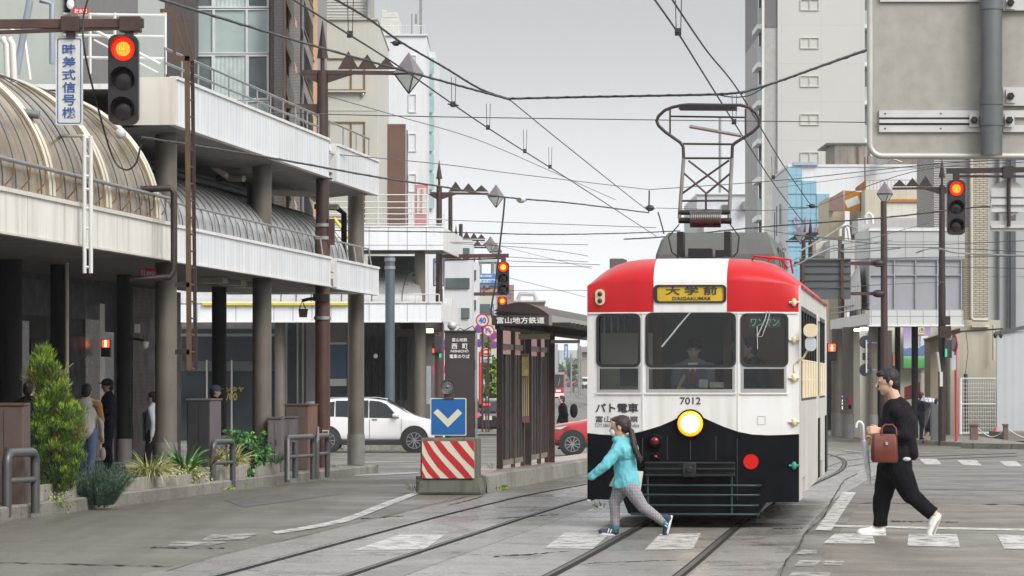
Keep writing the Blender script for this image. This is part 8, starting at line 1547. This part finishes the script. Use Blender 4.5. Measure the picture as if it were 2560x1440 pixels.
# ================================================================== VEHICLES
TYRE = mat('tyre_rubber', (.018,.018,.019,1), .7, 0, .2, 10); ALLOY = mat('alloy_wheel', (.42,.43,.45,1), .28, .8, .1); CGL = glass('car_glass', (.16,.19,.19), .02, .35, (.02,.025,.026,1)); TRIM = mat('black_trim', (.016,.016,.017,1), .5)
def car(label, loc, rot, L, sec, paint, wheels, R, side, wind=None, group=None, rear=None):
    """sec: stations (x, z_sill, z_belt, z_top, w_low, w_belt, w_top) from the tail (x=0) to the nose"""
    t = thing('parked_car' if 'parked' in label else 'car', label, 'car', loc, rot); rows = []
    for x, zs, zb, zt, wl, wb, wt in sec:
        h = [(0,zs),(wl*.85,zs),(wl,zs+.08),(wl*1.005,zs+(zb-zs)*.45),(wb,zb-.03),(wb*.985,zb+.01),(wb*.6+wt*.4,zb+(zt-zb)*.45),(wt,zt-(zt-zb)*.14),(wt*.86,zt-(zt-zb)*.03),(wt*.4,zt),(0,zt)]
        rows.append([Vector((x-L/2, y, z)) for y, z in h]+[Vector((x-L/2, -y, z)) for y, z in h[-2:0:-1]])
    mb = MB().grid(rows, True, True); n = len(rows[0]); mb.add(rows[0], [tuple(range(n))]); mb.add(rows[-1], [tuple(range(n))]); b = lp(mb, 'body', paint, t)
    sd = b.modifiers.new('s', 'SUBSURF'); sd.levels = 1; sd.render_levels = 2
    def lerp(x, i):
        x += L/2
        for a, c in zip(sec, sec[1:]):
            if a[0] <= x <= c[0]: f = (x-a[0])/(c[0]-a[0]); return a[i]+(c[i]-a[i])*f
        return sec[-1][i]
    def sy(x, z):
        zb, zt, wb, wt = lerp(x,2), lerp(x,3), lerp(x,5), lerp(x,6); f = max(0, min(1, (z-zb)/max(.01, zt-zb))); return wb*.985+(wt-wb*.985)*f**1.2
    for sgn in (-1, 1):
        for poly in side:
            pts = [(x-L/2, z) for x, z in poly]; dense = []
            for (xa, za), (xb, zb) in zip(pts, pts[1:]+pts[:1]):
                for k in range(4): dense.append((xa+(xb-xa)*k/4, za+(zb-za)*k/4))
            m = MB().plate(dense, [], lambda x, z: (x, sgn*(sy(x, z)+.006), z), (0, sgn*.012, 0)); lp(m, 'side_window', CGL, t)
        for wx in wheels:
            wl = lerp(wx-L/2, 4); c = (wx-L/2, sgn*(wl-.10), R)
            lp(MB().lathe([(R*1.16,-.012),(R*1.16,.012),(.001,.016)], (wx-L/2, sgn*(wl+.0), R+.03), (0,sgn,0), 32), 'wheel_arch', TRIM, t)
            w = lp(MB().lathe([(R*.68,-.1),(R*.97,-.1),(R,-.06),(R,.09),(R*.95,.125),(R*.7,.13),(R*.66,.1)], c, (0,sgn,0), 32), 'wheel', TYRE, t)
            q = MB().lathe([(R*.67,.125),(R*.62,.135),(R*.60,.07),(.001,.06)], c, (0,sgn,0), 32)
            lp(q, 'rim', TRIM, w); q = MB().lathe([(R*.69,.12),(R*.66,.137),(R*.61,.137),(R*.60,.1)], c, (0,sgn,0), 32).lathe([(.001,.13),(R*.16,.128),(R*.18,.1)], c, (0,sgn,0), 16)
            for k in range(10): A = 2*pi*(k+(.18 if k % 2 else 0))/10; C = Vector(c)+Vector((0,sgn*.118,0)); q.beam(C+Vector((R*.12*cos(A),0,R*.12*sin(A))), C+Vector((R*.63*cos(A),0,R*.63*sin(A))), R*.075, .022, (0,1,0))
            lp(q, 'spokes', ALLOY, w)
        q = MB().box((wheels[0]-L/2+R, sgn*(lerp(0,4)-.03), .22), (wheels[1]-L/2-R, sgn*(lerp(0,4)+.014), .34)); lp(q, 'sill', TRIM, t, .01)
    if wind:
        for (xa, ya, za), (xb, yb, zb), nm in wind:
            rows = [[Vector((xa-L/2+(xb-xa)*i/5, (ya+(yb-ya)*i/5)*k/3, za+(zb-za)*i/5+.02*sin(pi*i/5)+.0-.02*(k/3)**2)) for k in range(-3, 4)] for i in range(6)]
            m = MB().grid(rows, True); lp(m, nm, CGL, t)
    return t, b, L, sy, lerp
CWHT = mat('car_white', (.72,.72,.72,1), .18, 0, .03, 2, coat=.6); CRED = mat('car_red', (.42,.012,.02,1), .2, .1, .05, 2, coat=.7); CBLK = mat('car_black', (.012,.013,.015,1), .15, .2, .05, 2, coat=.8)
Ysv = 110.0; Lc = 4.25
SEC = [(0,.34,.98,1.10,.74,.76,.62),(.12,.3,1.0,1.32,.83,.82,.66),(.5,.3,1.02,1.52,.88,.86,.62),(1.1,.3,1.0,1.565,.89,.87,.62),(1.9,.3,.98,1.57,.89,.88,.62),(2.5,.3,.96,1.50,.89,.87,.62),(2.9,.3,.95,1.30,.89,.87,.64),(3.25,.3,.94,1.04,.89,.86,.72),(3.7,.3,.86,.96,.88,.84,.70),(4.05,.32,.74,.87,.82,.78,.62),(4.25,.36,.62,.70,.66,.64,.5)]
t, b, _, sy_, lr_ = car('white sport utility car crossing behind the arcade column', (X(937, Ysv), Ysv, gz(Ysv)), 0, Lc, SEC, CWHT, (.80, 3.28), .345, [[(.42,1.05),(1.0,1.03),(1.01,1.46),(.62,1.40)], [(1.04,1.03),(1.97,1.0),(1.97,1.49),(1.04,1.48)], [(2.0,1.0),(2.85,.985),(2.50,1.37),(2.30,1.46),(2.0,1.49)]], [((2.52,.60,1.515),(3.22,.72,1.06),'windscreen')])
lp(MB().ell((.62,-.97,1.06), (.10,.09,.07)), 'door_mirror', CWHT, t); lp(MB().tube([(-1.5,-.56,1.52),(-1.2,-.57,1.565),(.1,-.57,1.57),(.4,-.56,1.52)], .014, 6), 'roof_rail', CHROME, t); lp(MB().box((-.05,-.9,.93), (.1,-.885,.96)), 'door_handle', CHROME, t); lp(MB().prism([(1.55,-.84,.78),(1.95,-.76,.72),(1.97,-.74,.66),(1.6,-.83,.70)], (0,.05,0)), 'headlight', CHROME, t)
for x in (-.12, .78): lp(MB().box((x,-.898,.4), (x+.008,-.893,.98)), 'door_gap', TRIM, t)
Yrd = 103.0
SEC2 = [(0,.32,.7,.76,.6,.6,.45),(.2,.24,.74,.84,.78,.75,.6),(.6,.22,.80,.90,.86,.82,.66),(1.05,.22,.86,.96,.87,.83,.66),(1.35,.22,.90,1.08,.87,.84,.62),(1.9,.22,.92,1.40,.87,.84,.58),(2.5,.22,.93,1.46,.87,.84,.57),(3.2,.22,.94,1.40,.87,.84,.57),(3.8,.24,.96,1.12,.84,.81,.6),(4.1,.34,.9,1.0,.7,.7,.5)]
t, b, _, sy_, lr_ = car('red hatchback car half hidden behind the tram front', (X(1372, Yrd)+2.05, Yrd, gz(Yrd)), 0, 4.1, SEC2, CRED, (.62, 3.2), .31, [[(1.5,.98),(2.3,.98),(2.3,1.36),(1.95,1.34)], [(2.36,.98),(3.1,1.0),(3.0,1.32),(2.36,1.37)]], [((1.3,.66,1.0),(1.95,.56,1.42),'windscreen')])
lp(MB().prism([(-2.0,-.62,.66),(-1.75,-.78,.70),(-1.55,-.83,.80),(-1.72,-.79,.81),(-1.95,-.68,.74)], (0,.06,0)), 'headlight', mat('headlight_glass', (.6,.62,.65,1), .1, .3), t); lp(MB().prism([(-2.0,-.6,.3),(-1.7,-.82,.3),(-1.7,-.82,.36),(-2.0,-.62,.36)], (0,.05,0)), 'lower_grille', TRIM, t)
Ybk = 150.0; sb3 = Ybk/F
SEC3 = [(0,.34,.82,.95,.72,.72,.6),(.1,.26,.84,1.22,.80,.78,.62),(.4,.24,.86,1.42,.83,.80,.60),(1.2,.24,.88,1.47,.84,.81,.60),(2.4,.24,.88,1.44,.84,.81,.60),(3.1,.24,.88,1.06,.84,.81,.66),(3.8,.26,.78,.9,.8,.76,.6),(4.1,.34,.6,.7,.62,.6,.45)]
t, b, _, sy_, lr_ = car('black car seen from behind with lit brake lamps beside the pillar', (X(1222, Ybk), Ybk+2.05, gz(Ybk)), pi/2, 4.1, SEC3, CBLK, (.75, 3.2), .31, [[(.5,.9),(2.4,.9),(2.4,1.36),(.6,1.36)]])
for x0,y0,x1,y1,m,nm in ((1200,1012,1244,1030,CGL,'rear_window'),(1207,1009,1225,1013,LITR,'high_brake_lamp'),(1196,1034,1248,1040,CHROME,'chrome_strip'),(1209,1040,1230,1050,SW,'number_plate')): MB().pbox(x0, y0, x1, y1, Ybk-.02-(.04 if nm != 'rear_window' else -.16), .05).build(nm, m, t)
for x0 in (1190, 1240): MB().pbox(x0, 1030, x0+9, 1044, Ybk-.05, .06).build('tail_lamp', mat('tail_red', (.35,.01,.015,1), .2, emit=(1,.02,.01,1), es=.6), t)
t, b, *_ = car('pale car partly hidden behind the black car', (X(1236, 176), 178, gz(176)), pi/2, 4.1, SEC3, CWHT, (.75, 3.2), .31, [[(.5,.9),(2.4,.9),(2.4,1.36),(.6,1.36)]])
vn = thing('van', 'white van far down the road beside the tram edge', 'van', P(1460, 968, 560)); MB().pbox(1455, 943, 1470, 967, 560, 4).build('body', CWHT, vn, .15); MB().pbox(1456.5, 946, 1468.5, 953, 559.9, .15).build('windscreen', TRIM, vn)
for px in (1457, 1466): MB().cyl(P(px, 966.5, 559.9), P(px, 966.5, 560.3), .32, .32, 12).build('wheel', TYRE, vn)
# far tram
Yft = 470.0; ft = thing('tram', 'distant red and white tram seen between the shelter posts', 'tram', (X(1387, Yft), Yft, gz(Yft)))
def ftb(x0,y0,x1,y1,m,nm,d=.1,dy=0,bev=0): return MB().pbox(x0,y0,x1,y1,Yft+dy,d).build(nm, m, ft, bev)
ftb(1364,930,1411,994,CRED,'body',12,0,.2); ftb(1366,937,1409,968,TRIM,'windscreen',.1,-.06); ftb(1366,983,1410,992,CWHT,'lower_panel',.1,-.05); ftb(1367,931,1409,936,mat('far_sign', (.3,.3,.3,1), .4),'destination_sign',.1,-.07); ftb(1390,974,1402,980,CWHT,'lamp_panel',.1,-.06); ftb(1370,994,1406,997,TRIM,'underframe',10,1)
MB().tube([P(1395,966,Yft-.2), P(1400,945,Yft-.2)], .06, 5).build('wiper', CHROME, ft)
# trees down the street
def tree(label, px, yb, yt, w, Y, n, mats, l, name='street_tree'):
    base = Vector((X(px, Y), Y, gz(Y))); t = thing(name, label, 'tree', base); zt = Zp(yt, Y); z0 = Zp(yb, Y); r = w*Y/F/2; H = zt-z0
    MB().tube([base, Vector((base.x+.05, Y, z0+.2*H)), Vector((base.x, Y, zt-.2*H))], [.02*H+.05, .02*H+.03, .03], 8).build('trunk', BRW, t); cl = []
    for k in range(26): c = Vector((base.x+RN.uniform(-.8,.8)*r, Y+RN.uniform(-.8,.8)*r, z0+H*RN.uniform(.08,.95))); cl.append(c)
    for c in cl[:7]: MB().limb(Vector((base.x, Y, z0+.1*H)), c, .03*H*.4, .02, 5).build('limb', BRW, t)
    mb = MB()
    for k in range(n): c = cl[RN.randrange(26)]; o = rv()*RN.random()**.45*r*.42; mb.slot(0 if RN.random() < .6 else 1); leaf(mb, c+o, rv()+Vector((0,0,.2)), l*RN.uniform(.6,1.2), l*.7)
    mb.build('crown', mats, t, recalc=False)
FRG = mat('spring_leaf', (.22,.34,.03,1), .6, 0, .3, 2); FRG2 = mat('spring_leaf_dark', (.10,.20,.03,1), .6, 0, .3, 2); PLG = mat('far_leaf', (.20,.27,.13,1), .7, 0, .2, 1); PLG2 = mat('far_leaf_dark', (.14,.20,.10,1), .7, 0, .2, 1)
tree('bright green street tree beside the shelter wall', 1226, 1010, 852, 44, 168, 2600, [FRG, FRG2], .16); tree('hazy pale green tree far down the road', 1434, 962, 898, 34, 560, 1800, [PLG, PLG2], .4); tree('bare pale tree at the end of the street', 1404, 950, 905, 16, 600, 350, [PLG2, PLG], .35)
FLW = mat('pink_blossom', (.40,.08,.2,1), .7); mb = MB()
for k in range(500): p = P(RN.uniform(1418, 1452), 966, 545)+Vector((0, RN.uniform(-1,1), RN.uniform(0,.7))); mb.slot(0 if RN.random() < .6 else 1); leaf(mb, p, rv(), .25, .2)
tag(mb.build('flower_bed', [FLW, PLG2], recalc=False), 'strip of pink flowers under the far tree', kind='stuff')
mb = MB()
for px, y0, w in ((1447, 800, 1.2), (1428, 885, 1), (1452, 865, 1)): 
    Y = 500; tag(MB().tube([(X(px,Y), Y, gz(Y)), (X(px,Y), Y, Zp(y0,Y))], .14*w, 6).box((X(px,Y)-.5, Y, Zp(y0+12,Y)), (X(px,Y)+.5, Y+.1, Zp(y0+10,Y))).build('utility_pole', mat('far_pole', (.22,.22,.22,1), .7)), {1447:'tallest distant utility pole left of the tram', 1428:'distant utility pole beside the pale tree', 1452:'distant utility pole close to the tram edge'}[px], 'pole')
# ================================================================== AIR
hz = bpy.data.materials.new('haze'); hz.use_nodes = True; N = hz.node_tree; N.nodes.clear(); o_ = N.nodes.new('ShaderNodeOutputMaterial'); v_ = N.nodes.new('ShaderNodeVolumePrincipled')
v_.inputs['Color'].default_value = (.93, .95, .98, 1); v_.inputs['Density'].default_value = .0002; v_.inputs['Anisotropy'].default_value = .2; N.links.new(v_.outputs[0], o_.inputs['Volume'])
tag(MB().box((-430, -60, -1.6), (430, 1510, 60)).build('haze', hz), kind='stuff')
